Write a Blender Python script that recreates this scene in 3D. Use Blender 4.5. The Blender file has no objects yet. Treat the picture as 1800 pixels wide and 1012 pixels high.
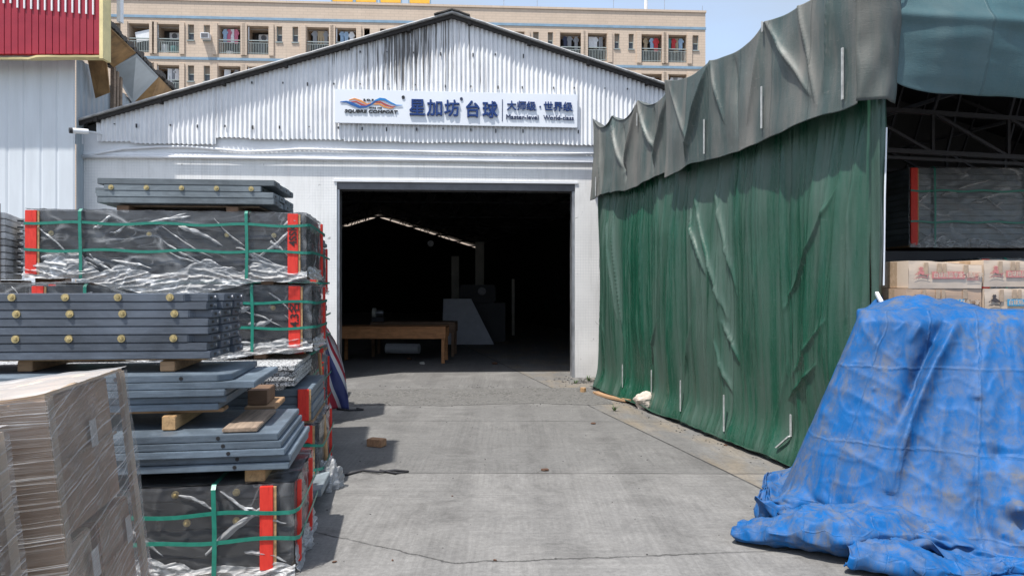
import bpy, bmesh, math, random
from mathutils import Vector, Matrix, noise
random.seed(7)
R = math.radians
C = bpy.context.scene.collection
SC = bpy.context.scene

# ---------------------------------------------------------------- camera, sky, sun, exposure
H, F = 1.6, 1250.0
cam = bpy.data.objects.new('camera', bpy.data.cameras.new('camera'))
C.objects.link(cam); SC.camera = cam
cam.location = (0, 0, H); cam.rotation_euler = (R(90), 0, 0)
cam.data.sensor_width = 36; cam.data.lens = F/1800*36
cam.data.clip_start = .05; cam.data.clip_end = 3000
S = Vector((-.26, -.28, .92)).normalized()
sun = bpy.data.objects.new('sun', bpy.data.lights.new('sun', 'SUN')); C.objects.link(sun)
sun.data.energy = 2.5; sun.data.angle = R(1.0); sun.data.color = (1, .965, .91)
sun.rotation_euler = S.to_track_quat('Z', 'Y').to_euler()
W = bpy.data.worlds.new('World'); SC.world = W; W.use_nodes = True
wt = W.node_tree; wt.nodes.clear()
wo = wt.nodes.new('ShaderNodeOutputWorld'); wb = wt.nodes.new('ShaderNodeBackground'); ws = wt.nodes.new('ShaderNodeTexSky')
ws.sky_type = 'NISHITA'; ws.sun_disc = False; ws.sun_elevation = math.asin(S.z); ws.sun_rotation = math.atan2(S.x, S.y)
ws.air_density = 1.0; ws.dust_density = 2.2; ws.ozone_density = 1.0
wb.inputs[1].default_value = .15
# thin bright cloud veil over the blue
tc = wt.nodes.new('ShaderNodeTexCoord'); cn = wt.nodes.new('ShaderNodeTexNoise'); cn.inputs['Scale'].default_value = 3.2; cn.inputs['Detail'].default_value = 7
mp = wt.nodes.new('ShaderNodeMapping'); mp.inputs['Scale'].default_value = (1,1,2.6); cr = wt.nodes.new('ShaderNodeValToRGB')
cr.color_ramp.elements[0].position = .36; cr.color_ramp.elements[0].color = (.52,.52,.52,1); cr.color_ramp.elements[1].position = .66; cr.color_ramp.elements[1].color = (.85,.85,.85,1)
mx = wt.nodes.new('ShaderNodeMix'); mx.data_type = 'RGBA'; mx.inputs[7].default_value = (1.48,1.70,2.00,1)
wt.links.new(tc.outputs['Generated'], mp.inputs[0]); wt.links.new(mp.outputs[0], cn.inputs[0]); wt.links.new(cn.outputs['Fac'], cr.inputs[0])
wt.links.new(cr.outputs[0], mx.inputs[0]); wt.links.new(ws.outputs[0], mx.inputs[6]); wt.links.new(mx.outputs[2], wb.inputs[0]); wt.links.new(wb.outputs[0], wo.inputs[0])
SC.view_settings.view_transform = 'Standard'; SC.view_settings.look = 'None'
SC.view_settings.gamma = 1; SC.view_settings.exposure = 1.28
SC.render.engine = 'CYCLES'
SC.cycles.max_bounces = 8; SC.cycles.transparent_max_bounces = 16; SC.cycles.use_denoising = True

def P(px, py, Y):                      # a point of the place seen at that photo pixel, Y metres away
    return Vector(((px-900)/F*Y, Y, H-(py-506)/F*Y))
def XY(px, Y): return Vector(((px-900)/F*Y, Y, 0))

# ---------------------------------------------------------------- node helpers
class NT:
    def __init__(s, name):
        s.m = bpy.data.materials.new(name); s.m.use_nodes = True
        s.t = s.m.node_tree; s.t.nodes.clear()
        s.out = s.t.nodes.new('ShaderNodeOutputMaterial')
    def n(s, typ, ins=None, **props):
        nd = s.t.nodes.new('ShaderNode'+typ)
        for k, v in props.items(): setattr(nd, k, v)
        for k, v in (ins or {}).items(): s.put(nd.inputs[k], v)
        return nd
    def put(s, sock, v):
        if isinstance(v, bpy.types.NodeSocket): s.t.links.new(v, sock)
        else:
            if sock.type == 'RGBA' and len(v) == 3: v = (*v, 1)
            sock.default_value = v
    def co(s, kind='Object', scale=(1,1,1), rot=(0,0,0), loc=(0,0,0)):
        if kind == 'World': o = s.n('NewGeometry').outputs['Position']
        else: o = s.n('TexCoord').outputs[kind]
        return s.n('Mapping', {0: o, 'Scale': scale, 'Rotation': rot, 'Location': loc}).outputs[0]
    def noise(s, co, scale=5, detail=6, rough=.55, dist=0):
        return s.n('TexNoise', {'Vector': co, 'Scale': scale, 'Detail': detail, 'Roughness': rough, 'Distortion': dist}).outputs['Fac']
    def ramp(s, f, *stops):
        nd = s.n('ValToRGB', {0: f}); e = nd.color_ramp.elements
        while len(e) < len(stops): e.new(.5)
        for i, (p, c) in enumerate(stops):
            e[i].position = p; e[i].color = (c, c, c, 1) if isinstance(c, (int, float)) else (*c, 1)
        return nd.outputs[0]
    def mix(s, f, a, b, mode='MIX'):
        nd = s.n('Mix', data_type='RGBA', blend_type=mode)
        s.put(nd.inputs[0], f); s.put(nd.inputs[6], a); s.put(nd.inputs[7], b)
        return nd.outputs[2]
    def math(s, op, a, b=0, c=0, clamp=False):
        nd = s.n('Math', operation=op, use_clamp=clamp)
        for i, v in enumerate((a, b, c)): s.put(nd.inputs[i], v)
        return nd.outputs[0]
    def sep(s, co):
        return s.n('SeparateXYZ', {0: co}).outputs
    def bump(s, h, strength=.3, dist=.01, nrm=None):
        ins = {'Height': h, 'Strength': strength, 'Distance': dist}
        if nrm: ins['Normal'] = nrm
        return s.n('Bump', ins).outputs[0]
    def pbr(s, col, rough=.6, bump=None, metal=0, spec=.5, **k):
        ins = {'Base Color': col, 'Roughness': rough, 'Metallic': metal, 'Specular IOR Level': spec}
        if bump is not None: ins['Normal'] = bump
        for a, b in k.items(): ins[a] = b
        return s.n('BsdfPrincipled', ins).outputs[0]
    def done(s, sh):
        s.t.links.new(sh, s.out.inputs[0]); return s.m

def simple(name, col, rough=.6, metal=0, var=.25, scale=6, bump=.15, bscale=60, stretch=(1,1,1), spec=.5):
    t = NT(name); co = t.co('Object', stretch)
    n1 = t.noise(co, scale, 6, .6); n2 = t.noise(co, bscale, 4, .6)
    dark = tuple(c*(1-var) for c in col); lite = tuple(min(1, c*(1+var)) for c in col)
    c = t.ramp(n1, (.3, dark), (.7, lite))
    r = t.ramp(n1, (.3, max(0, rough-.1)), (.7, min(1, rough+.12)))
    return t.done(t.pbr(c, r, t.bump(n2, bump, .004), metal, spec))

M = {}
def wood(name, col, axis=0):
    t = NT(name); sc = [14, 14, 14]; sc[axis] = 1.2
    co = t.co('Object', sc); g = t.noise(co, 3, 8, .65, .6); k = t.noise(t.co('Object', (3,3,3)), 2, 3)
    c = t.ramp(g, (.25, tuple(x*.45 for x in col)), (.5, col), (.75, tuple(min(1, x*1.35) for x in col)))
    c = t.mix(t.ramp(k, (.45, 0), (.75, .55)), c, tuple(x*.5 for x in col))
    return t.done(t.pbr(c, .75, t.bump(g, .35, .004)))
M['wood'] = wood('weathered_wood', (.36, .22, .12))
M['wood_y'] = wood('yellow_wood', (.46, .29, .14), 1)
M['wood_grey'] = wood('grey_wood', (.27, .20, .145), 1)
M['wood_red'] = wood('reddish_pine', (.42, .19, .075))
M['wood_dark'] = wood('dark_old_wood', (.17, .10, .06))
M['bamboo'] = wood('split_bamboo', (.45, .27, .13), 2)
M['steel'] = simple('galvanised_steel', (.45,.46,.48), .4, .8, .2)
M['brass'] = simple('yellow_zinc_bolt', (.50,.40,.20), .42, .6, .35, 40)
M['dark'] = simple('dark_steel', (.035,.035,.04), .6, .3)
M['darkgrey'] = simple('grey_painted_steel', (.13,.13,.14), .5, .4)
M['white_paint'] = simple('white_paint', (.74,.75,.77), .55, 0, .08, 4)
M['batten'] = simple('dirty_aluminium_strip', (.46,.47,.46), .5, .2, .3, 20)
M['white_metal'] = simple('white_powder_coat', (.78,.79,.8), .35, 0, .06)
M['black'] = simple('black_plastic', (.02,.02,.022), .45)
M['strap'] = simple('green_pet_strap', (.02,.20,.145), .35, 0, .15, 30, .1)
M['ink'] = simple('black_marker_ink', (.03,.015,.015), .6)

def red_paint():
    t = NT('red_painted_timber'); co = t.co('Object', (10,10,2)); g = t.noise(co, 5, 8, .7, .4)
    c = t.ramp(g, (.28, (.34,.02,.015)), (.42, (.66,.030,.018)), (.7, (.78,.05,.03)))
    return t.done(t.pbr(c, .6, t.bump(g, .3, .003)))
M['red'] = red_paint()

def slate(name, base, dust=.12, edge=True):
    t = NT(name); co = t.co('World'); n1 = t.noise(co, 2.3, 8, .65, .5); n2 = t.noise(t.co('World', (1,1,14)), 9, 6, .7)
    n3 = t.noise(t.co('World', (3,3,26)), 30, 3, .7)
    c = t.ramp(n1, (.28, tuple(x*.62 for x in base)), (.5, base), (.72, tuple(x*1.55 for x in base)))
    c = t.mix(t.ramp(n2, (.5, 0), (.72, .45)), c, tuple(x*1.9+.02 for x in base))
    c = t.mix(t.ramp(n3, (.58, 0), (.72, dust*2.6)), c, (.42,.43,.43))
    oi = t.n('ObjectInfo').outputs['Random']
    c = t.mix(1, c, t.ramp(oi, (0, .62), (1, 1.0)), 'MULTIPLY')
    r = t.ramp(n2, (.3, .38), (.7, .62))
    return t.done(t.pbr(c, r, t.bump(n3, .15, .003)))
M['slate'] = slate('blue_grey_slate', (.130,.170,.212))
M['slate_dark'] = slate('dark_slate', (.082,.098,.124), .06)
M['slate_film'] = slate('dark_slate_under_film', (.026,.030,.040), .04)
M['slate_pale'] = slate('dusty_grey_slate', (.55,.54,.53), .3)
M['slate_mid'] = slate('mid_grey_slate', (.17,.20,.22), .12)

def granite():
    t = NT('speckled_granite'); co = t.co('World')
    v = t.n('TexVoronoi', {'Vector': co, 'Scale': 110}).outputs['Color']
    b = t.sep(v)[0]; n = t.noise(co, 3, 4)
    c = t.ramp(b, (.18, (.03,.032,.035)), (.3, (.22,.23,.24)), (.62, (.50,.52,.53)), (.9, (.72,.73,.73)))
    c = t.mix(1, c, t.ramp(n, (.3, .8), (.7, 1.0)), 'MULTIPLY')
    return t.done(t.pbr(c, .55, t.bump(b, .2, .002)))
M['granite'] = granite()

def film(name, lo, streak, sc, fuzz=1.0, tint=(.82,.83,.84), gr=.2, bs=.16):
    # clear polythene: see-through skin, whiter and less clear where it bunches into wrinkles
    t = NT(name); co = t.co('Object', sc)
    a = t.n('TexNoise', {'Vector': co, 'Scale': 1.15, 'Detail': 2, 'Roughness': .45, 'Distortion': .9}).outputs['Fac']
    b = t.n('TexNoise', {'Vector': t.co('Object', sc, (.3,.5,.9)), 'Scale': 2.1, 'Detail': 2.5, 'Roughness': .5, 'Distortion': 1.3}).outputs['Fac']
    def ridge(x, w): return t.ramp(t.math('ABSOLUTE', t.math('SUBTRACT', x, .5)), (0, 1), (w, 0))
    big = t.noise(t.co('Object'), 1.9, 2)
    msk = t.ramp(big, (.42, .03), (.60, 1))
    st = t.math('MAXIMUM', t.math('MULTIPLY', ridge(a, .030), msk), t.math('MULTIPLY', ridge(b, .014), t.math('MULTIPLY', msk, .6)))
    fac = t.math('MULTIPLY_ADD', st, streak, lo, True)
    nrm = t.bump(t.math('MULTIPLY_ADD', a, 2.0, b), bs, .03*fuzz)
    gl = t.n('BsdfGlossy', {'Color': (1,1,1,1), 'Roughness': gr, 'Normal': nrm}).outputs[0]
    tr = t.n('BsdfTransparent', {'Color': (.93,.94,.95,1)}).outputs[0]
    fr = t.n('Fresnel', {'IOR': 1.45, 'Normal': nrm}).outputs[0]
    s1 = t.n('MixShader', {0: t.math('MULTIPLY', fr, .8, 0, True), 1: tr, 2: gl}).outputs[0]
    wh = t.pbr(tint, .55, nrm)
    return t.done(t.n('MixShader', {0: fac, 1: s1, 2: wh}).outputs[0])
M['film'] = film('clear_polythene_film', .055, .30, (1.1,1.1,2.0))
M['film_bunch'] = film('bunched_polythene_film', .30, .65, (2.5,2.5,6), 1, (.74,.75,.76), .42, .45)

def stretch_film():
    t = NT('stretch_wrap_film'); co = t.co('Object', (1,1,1))
    x, y, z = t.sep(co)[0], t.sep(co)[1], t.sep(co)[2]
    n = t.noise(t.co('Object', (.9,.9,2.2)), 2.2, 3, .5)
    # wrap bands climb around the load: phase rises along the sides, tilt differs with the layer
    along = t.math('SUBTRACT', y, t.math('MULTIPLY', x, .25))
    ph = t.math('MULTIPLY_ADD', along, -.20, t.math('MULTIPLY_ADD', n, .014, z))
    def lines(tilt, fr):
        p_ = t.math('MULTIPLY_ADD', along, tilt, t.math('MULTIPLY_ADD', n, .010, z))
        return t.n('TexNoise', {'W': t.math('MULTIPLY', p_, fr), 'Scale': 1.0, 'Detail': 3, 'Roughness': .75}, noise_dimensions='1D').outputs['Fac']
    gap_ = t.noise(t.co('Object', (2.5,2.5,9)), 2.4, 4, .6)
    nn = t.math('MULTIPLY_ADD', t.math('SUBTRACT', gap_, .5), .30, t.math('MAXIMUM', lines(-.16, 95), t.math('MULTIPLY', lines(-.34, 60), .93)))
    fac = t.ramp(nn, (.45, .10), (.57, .20), (.66, .60), (.74, .9))
    g = t.noise(t.co('Object'), 3, 4)
    fac = t.math('MULTIPLY', fac, t.ramp(g, (.3, .45), (.7, .95)), 0, True)
    nrm = t.bump(nn, .5, .01)
    gl = t.n('BsdfGlossy', {'Color': (1,1,1,1), 'Roughness': .22, 'Normal': nrm}).outputs[0]
    tr = t.n('BsdfTransparent', {'Color': (.94,.93,.92,1)}).outputs[0]
    fr = t.n('Fresnel', {'IOR': 1.4, 'Normal': nrm}).outputs[0]
    s1 = t.n('MixShader', {0: fr, 1: tr, 2: gl}).outputs[0]
    return t.done(t.n('MixShader', {0: fac, 1: s1, 2: t.pbr((.70,.68,.66), .4, nrm)}).outputs[0])
M['stretch'] = stretch_film()

def carton(name, col):
    t = NT(name); co = t.co('Object'); n = t.noise(co, 3, 5); f = t.noise(t.co('Object', (1,1,22)), 12, 3)
    c = t.ramp(n, (.3, tuple(x*.8 for x in col)), (.7, tuple(x*1.12 for x in col)))
    c = t.mix(t.ramp(f, (.45, 0), (.7, .25)), c, tuple(x*.7 for x in col))
    return t.done(t.pbr(c, .8, t.bump(f, .1, .002)))
M['carton'] = carton('brown_cardboard', (.47,.32,.215))
M['carton_pale'] = carton('pale_cardboard', (.60,.475,.36))
M['carton_red'] = carton('reddish_cardboard', (.46,.30,.215))
M['card_print'] = simple('faded_red_print', (.52,.19,.17), .8, 0, .15, 50)
M['card_white'] = simple('white_label', (.75,.74,.72), .7, 0, .05)
M['print_blue'] = simple('blue_print', (.05,.30,.50), .7, 0, .1)
M['print_dark'] = simple('dark_print', (.06,.05,.05), .8, 0, .1)
M['tape'] = simple('clear_brown_tape', (.42,.30,.2), .25, 0, .15, 20)

def tarp(name, col, dust, dustc, rough=.42, spec=.5, vert=True, folds=1.0, panels=6.0):
    t = NT(name); co = t.co('World')
    v1 = t.noise(t.co('World', (1.5,1.5,.16)), 2.6, 8, .68, .3); v2 = t.noise(t.co('World', (9,9,.5)), 4, 5, .7)
    b = t.noise(co, 1.1, 5, .6, .6); f = t.noise(co, 26, 6, .7, 1.2); sc = t.noise(t.co('World', (1,1,6)), 7, 6, .7, 2.5)
    c = t.mix(t.ramp(b, (.3, 0), (.7, 1)), tuple(x*.8 for x in col), tuple(x*1.15 for x in col))
    uv = t.n('TexCoord').outputs['UV']; us = t.sep(uv); pk = t.math('MULTIPLY', us[0], panels)
    wn = t.n('TexWhiteNoise', {'W': t.math('FLOOR', t.math('ADD', pk, 3.0))}, noise_dimensions='1D').outputs['Value']
    seam = t.ramp(t.math('ABSOLUTE', t.math('SUBTRACT', t.math('FRACT', pk), .5)), (.484, 0), (.494, 1))
    pan = t.math('MULTIPLY_ADD', wn, .22, -.11)
    d = t.math('MULTIPLY', t.ramp(t.math('ADD', v1, pan), (.42, 0), (.66, 1)), dust, 0, True)
    d = t.math('MAXIMUM', d, t.math('MULTIPLY', t.ramp(v2, (.5, 0), (.74, .8)), dust))
    c = t.mix(d, c, dustc)
    c = t.mix(t.math('MULTIPLY', t.ramp(sc, (.63, 0), (.7, 1)), dust*.55), c, tuple(min(1, x*1.8+.05) for x in dustc))
    vo = t.n('TexVoronoi', {'Vector': t.n('Mapping', {0: t.mix(.14, t.co('World', (1,1,.55)), t.n('TexNoise', {'Vector': co, 'Scale': 3.0}).outputs['Color'])}).outputs[0], 'Scale': 2.6}, feature='F1').outputs['Distance']
    nrm = t.bump(f, .16*folds, .010); nrm = t.bump(sc, .2*folds, .016, nrm); nrm = t.bump(vo, .22*folds, .05, nrm); nrm = t.bump(seam, .5, .008, nrm)
    c = t.mix(t.math('MULTIPLY', seam, .35), c, tuple(x*.5 for x in col))
    r = t.math('MULTIPLY_ADD', d, .3, rough)
    return t.done(t.pbr(c, r, nrm, 0, spec))
M['green'] = tarp('green_pvc_tarpaulin', (.008,.064,.036), .56, (.100,.135,.116), .24)
M['greygreen'] = tarp('weathered_grey_green_tarpaulin', (.050,.076,.070), .85, (.150,.143,.130), .40)
M['teal'] = tarp('faded_teal_tarpaulin', (.040,.100,.115), .35, (.095,.135,.14), .5)

def blue():
    t = NT('dirty_blue_tarpaulin'); co = t.co('World')
    b = t.noise(co, 1.4, 6, .62, .8); f = t.noise(co, 8, 8, .75, .7); s = t.noise(t.co('World', (4.2,4.2,.6), (0,.22,0)), 2.6, 10, .78, .35)
    mud = t.math('MULTIPLY', t.ramp(s, (.41, 0), (.60, 1)), t.ramp(f, (.30, .45), (.60, 1)))
    gate = t.ramp(b, (.36, .45), (.58, 1))
    mud = t.math('MULTIPLY', t.math('MULTIPLY', mud, gate), .8, 0, True)
    c = t.mix(t.ramp(b, (.3, 0), (.7, 1)), (.002,.078,.25), (.004,.105,.33))
    c = t.mix(mud, c, t.mix(t.ramp(f, (.4, 0), (.6, 1)), (.085,.098,.108), (.150,.132,.100)))
    fine = t.noise(co, 9, 6, .7, 2.2)
    uv = t.n('TexCoord').outputs['UV']; us = t.sep(uv); wob = t.math('MULTIPLY', t.math('SUBTRACT', b, .5), .05)
    def cl(v, k_, w_):
        fr_ = t.math('ABSOLUTE', t.math('SUBTRACT', t.math('FRACT', t.math('MULTIPLY', t.math('ADD', v, wob), k_)), .5)); return t.ramp(fr_, (0, 1), (w_, 0))
    crl = t.math('MAXIMUM', cl(us[0], 7, .035), cl(us[1], 5, .03))
    vo = t.n('TexVoronoi', {'Vector': t.n('Mapping', {0: t.mix(.12, co, t.n('TexNoise', {'Vector': co, 'Scale': 3.0}).outputs['Color'])}).outputs[0], 'Scale': 3.4, 'Randomness': 1}, feature='F1').outputs['Distance']
    vo2 = t.n('TexVoronoi', {'Vector': t.n('Mapping', {0: t.mix(.10, co, t.n('TexNoise', {'Vector': co, 'Scale': 6.0}).outputs['Color'])}).outputs[0], 'Scale': 11}, feature='F1').outputs['Distance']
    nrm = t.bump(vo, .30, .05); nrm = t.bump(vo2, .22, .012, nrm); nrm = t.bump(fine, .15, .010, nrm); nrm = t.bump(crl, .35, .010, nrm)
    c = t.mix(t.math('MULTIPLY', crl, .10), c, (.10,.15,.22))
    return t.done(t.pbr(c, t.math('MULTIPLY_ADD', mud, .3, .50), nrm, 0, .2))
M['blue'] = blue()

def tiles():
    t = NT('white_mosaic_tile'); co = t.co('Object')
    x, y, z = t.sep(co)
    u = t.math('ADD', x, y)
    br = t.n('TexBrick', {'Vector': t.n('CombineXYZ', {0: u, 1: z, 2: 0}).outputs[0], 'Scale': 1, 'Color1': (1,1,1,1), 'Color2': (.95,.95,.95,1), 'Mortar': (0,0,0,1), 'Mortar Size': .0035, 'Mortar Smooth': .3, 'Brick Width': .05, 'Row Height': .05}, offset=0)
    g = br.outputs['Color']; n = t.noise(co, 1.3, 6, .65); st = t.noise(t.co('Object', (3,3,.35)), 2.5, 6, .7)
    chip = t.noise(co, 3.3, 8, .72, 1.5)
    c = t.mix(g, (.66,.66,.66), t.ramp(n, (.3, (.72,.715,.70)), (.7, (.85,.84,.82))))
    paint = t.ramp(t.noise(co, .8, 3), (.42, 0), (.58, .8))
    c = t.mix(paint, c, t.ramp(n, (.3, (.76,.755,.74)), (.7, (.86,.85,.83))))
    c = t.mix(t.math('MULTIPLY', t.ramp(st, (.5, 0), (.75, 1)), .35), c, (.36,.35,.33))
    c = t.mix(t.ramp(chip, (.645, 0), (.69, .8)), c, (.24,.235,.225))
    low = t.ramp(z, (0, .5), (.5, 0))
    c = t.mix(t.math('MULTIPLY', low, t.ramp(n, (.35, 0), (.65, 1))), c, (.33,.32,.30))
    return t.done(t.pbr(c, .5, t.bump(t.math('ADD', t.math('MULTIPLY', g, .6), chip), .3, .006)))
M['tiles'] = tiles()

def cladding():
    t = NT('white_corrugated_sheet'); co = t.co('Object'); x, y, z = t.sep(co)
    w = t.noise(t.co('Object', (16,16,.30)), 1.8, 7, .68, .3); w2 = t.noise(t.co('Object', (16,16,.7)), 1.7, 6, .7); n = t.noise(co, 2, 6, .65)
    c = t.ramp(n, (.28, (.70,.71,.73)), (.72, (.85,.85,.86)))
    # black mould streaks run down from the roof left of the ridge
    gx = t.math('SUBTRACT', 1, t.math('ABSOLUTE', t.math('MULTIPLY', t.math('ADD', x, 1.9), .50)), 0, True)
    gz = t.math('MULTIPLY', t.math('SUBTRACT', z, 4.35), .75, 0, True)
    zone = t.math('MULTIPLY', gx, gz, 0, True)
    k = t.math('ADD', w, t.math('MULTIPLY', zone, .21))
    c = t.mix(t.ramp(k, (.635, 0), (.70, .92)), c, (.055,.05,.045))
    c = t.mix(t.math('MULTIPLY', t.ramp(w2, (.5, 0), (.75, 1)), .32), c, (.33,.32,.31))
    rust = t.noise(co, 5, 8, .8); c = t.mix(t.ramp(rust, (.70, 0), (.77, .8)), c, (.17,.13,.10))
    return t.done(t.pbr(c, .5, t.bump(n, .15, .01)))
M['clad'] = cladding()
def shed_sheet(name, col):
    t = NT(name); co = t.co('Object'); n = t.noise(t.co('Object', (3,3,.4)), 2, 6, .6); n2 = t.noise(co, 1.1, 4)
    c = t.ramp(n, (.3, tuple(x*.86 for x in col)), (.7, col)); c = t.mix(t.ramp(n2, (.5, 0), (.8, .3)), c, tuple(x*.8 for x in col))
    return t.done(t.pbr(c, .42, t.bump(n2, .1, .02)))
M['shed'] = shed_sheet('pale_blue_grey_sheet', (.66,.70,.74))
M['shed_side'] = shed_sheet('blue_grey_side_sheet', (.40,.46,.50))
M['bboard_red'] = simple('crimson_slat_paint', (.30,.012,.03), .45, 0, .12, 3)
M['cream'] = simple('cream_painted_frame', (.72,.60,.30), .5, 0, .15, 5)
M['soffit'] = simple('water_stained_soffit_board', (.28,.17,.075), .85, 0, .55, 3, .4)
M['roof_dark'] = simple('old_roof_tile', (.06,.055,.05), .8, 0, .4, 20)
M['roof_pale'] = simple('pale_weathered_roof_edge', (.40,.40,.40), .7, 0, .35, 8)
M['roof'] = simple('grey_fibre_cement_roof', (.30,.30,.30), .8, 0, .3, 3)
M['inner'] = simple('darkened_interior_wall', (.026,.026,.027), .9, 0, .4, 2)  # darkness of the interiors is put into this wall colour
M['inner_pale'] = simple('pale_interior_plaster', (.45,.43,.38), .9, 0, .15, 2)
M['barge'] = simple('blackened_timber', (.030,.026,.024), .8, 0, .4, 12)

def facade():
    t = NT('beige_facade_tile'); co = t.co('Object'); x, y, z = t.sep(co)
    br = t.n('TexBrick', {'Vector': t.n('CombineXYZ', {0: x, 1: z, 2: 0}).outputs[0], 'Scale': 1, 'Color1': (1,1,1,1), 'Color2': (.95,.95,.95,1), 'Mortar': (.82,.82,.82,1), 'Mortar Size': .02, 'Brick Width': .6, 'Row Height': .2}, offset=.5).outputs[0]
    n = t.noise(co, .5, 6, .65); st = t.noise(t.co('Object', (1.4,1.4,.12)), 1.5, 6, .7)
    c = t.ramp(n, (.3, (.55,.435,.335)), (.7, (.62,.495,.385)))
    c = t.mix(1, c, br, 'MULTIPLY'); c = t.mix(t.math('MULTIPLY', t.ramp(st, (.55, 0), (.8, 1)), .35), c, (.27,.23,.19))
    return t.done(t.pbr(c, .7))
M['facade'] = facade()
M['stripe'] = simple('blue_tile_band', (.20,.31,.41), .6, 0, .15, 2)
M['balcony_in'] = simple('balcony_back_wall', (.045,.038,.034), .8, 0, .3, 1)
M['rail'] = simple('green_grey_railing', (.30,.34,.33), .5, 0, .15)
M['glass'] = simple('dark_window_glass', (.05,.06,.07), .12, 0, .3, .8)
M['winbrown'] = simple('brown_window_panel', (.24,.19,.14), .6, 0, .15)
def laundry(name, c): M[name] = simple('cloth_'+name, c, .9, 0, .12, 4)
for k, c in dict(white=(.75,.76,.78), grey=(.28,.29,.31), pink=(.6,.18,.27), sky=(.35,.5,.68), tan=(.42,.33,.22), navy=(.04,.05,.09), red=(.6,.06,.07), teal2=(.08,.24,.24)).items(): laundry('cl_'+k, c)
M['sign_white'] = simple('white_acrylic_board', (.76,.79,.84), .4, 0, .03, 1, .05)
M['sign_blue'] = simple('blue_acrylic_letter', (.006,.036,.17), .35, 0, .1)
M['sign_navy'] = simple('navy_acrylic_letter', (.015,.03,.10), .35, 0, .1)
M['wave_blue'] = simple('azure_wave', (.02,.20,.52), .35, 0, .05)
M['wave_navy'] = simple('deep_blue_wave', (.015,.10,.34), .35, 0, .05)
M['wave_orange'] = simple('orange_wave', (.70,.27,.07), .35, 0, .05)
M['wave_red'] = simple('brick_red_wave', (.42,.06,.05), .35, 0, .05)
M['yellow'] = simple('yellow_panel', (.75,.42,.04), .5, 0, .1)
M['brick'] = simple('fired_brick', (.36,.20,.11), .9, 0, .3, 25, .4)
M['stone'] = simple('pale_rock', (.50,.43,.37), .9, 0, .35, 9, .6, 30)
M['weed'] = simple('weed_leaf', (.06,.11,.03), .6, 0, .3)
M['foam_dim'] = simple('dimmed_foam_sheet', (.42,.43,.47), .8, 0, .1)  # darker copy of the white foam, indoor dimness put into its colour
M['foam'] = simple('white_foam', (.68,.70,.76), .7, 0, .06)
M['rope'] = simple('black_rope', (.03,.03,.035), .8, 0, .2)
M['bark'] = simple('brown_scrap', (.10,.05,.03), .9, 0, .3)

def striped():
    t = NT('striped_woven_sheet'); x = t.sep(t.co('UV'))[0]; n = t.noise(t.co('Object'), 4, 5)
    f = t.math('FRACT', t.math('MULTIPLY', x, 3.0))
    nd = t.n('ValToRGB', {0: f}); e = nd.color_ramp; e.interpolation = 'CONSTANT'
    for i in range(5): e.elements.new(.5)
    for el, (p, c) in zip(e.elements, ((0, (.66,.66,.68)), (.2, (.42,.03,.055)), (.36, (.66,.66,.68)), (.46, (.045,.06,.20)), (.78, (.66,.66,.68)), (.88, (.42,.03,.055)), (.97, (.66,.66,.68)))):
        el.position = p; el.color = (*c, 1)
    c = t.mix(1, nd.outputs[0], t.ramp(n, (.3, .75), (.7, 1.0)), 'MULTIPLY')
    return t.done(t.pbr(c, .5, t.bump(n, .4, .02)))
M['striped'] = striped()

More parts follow.
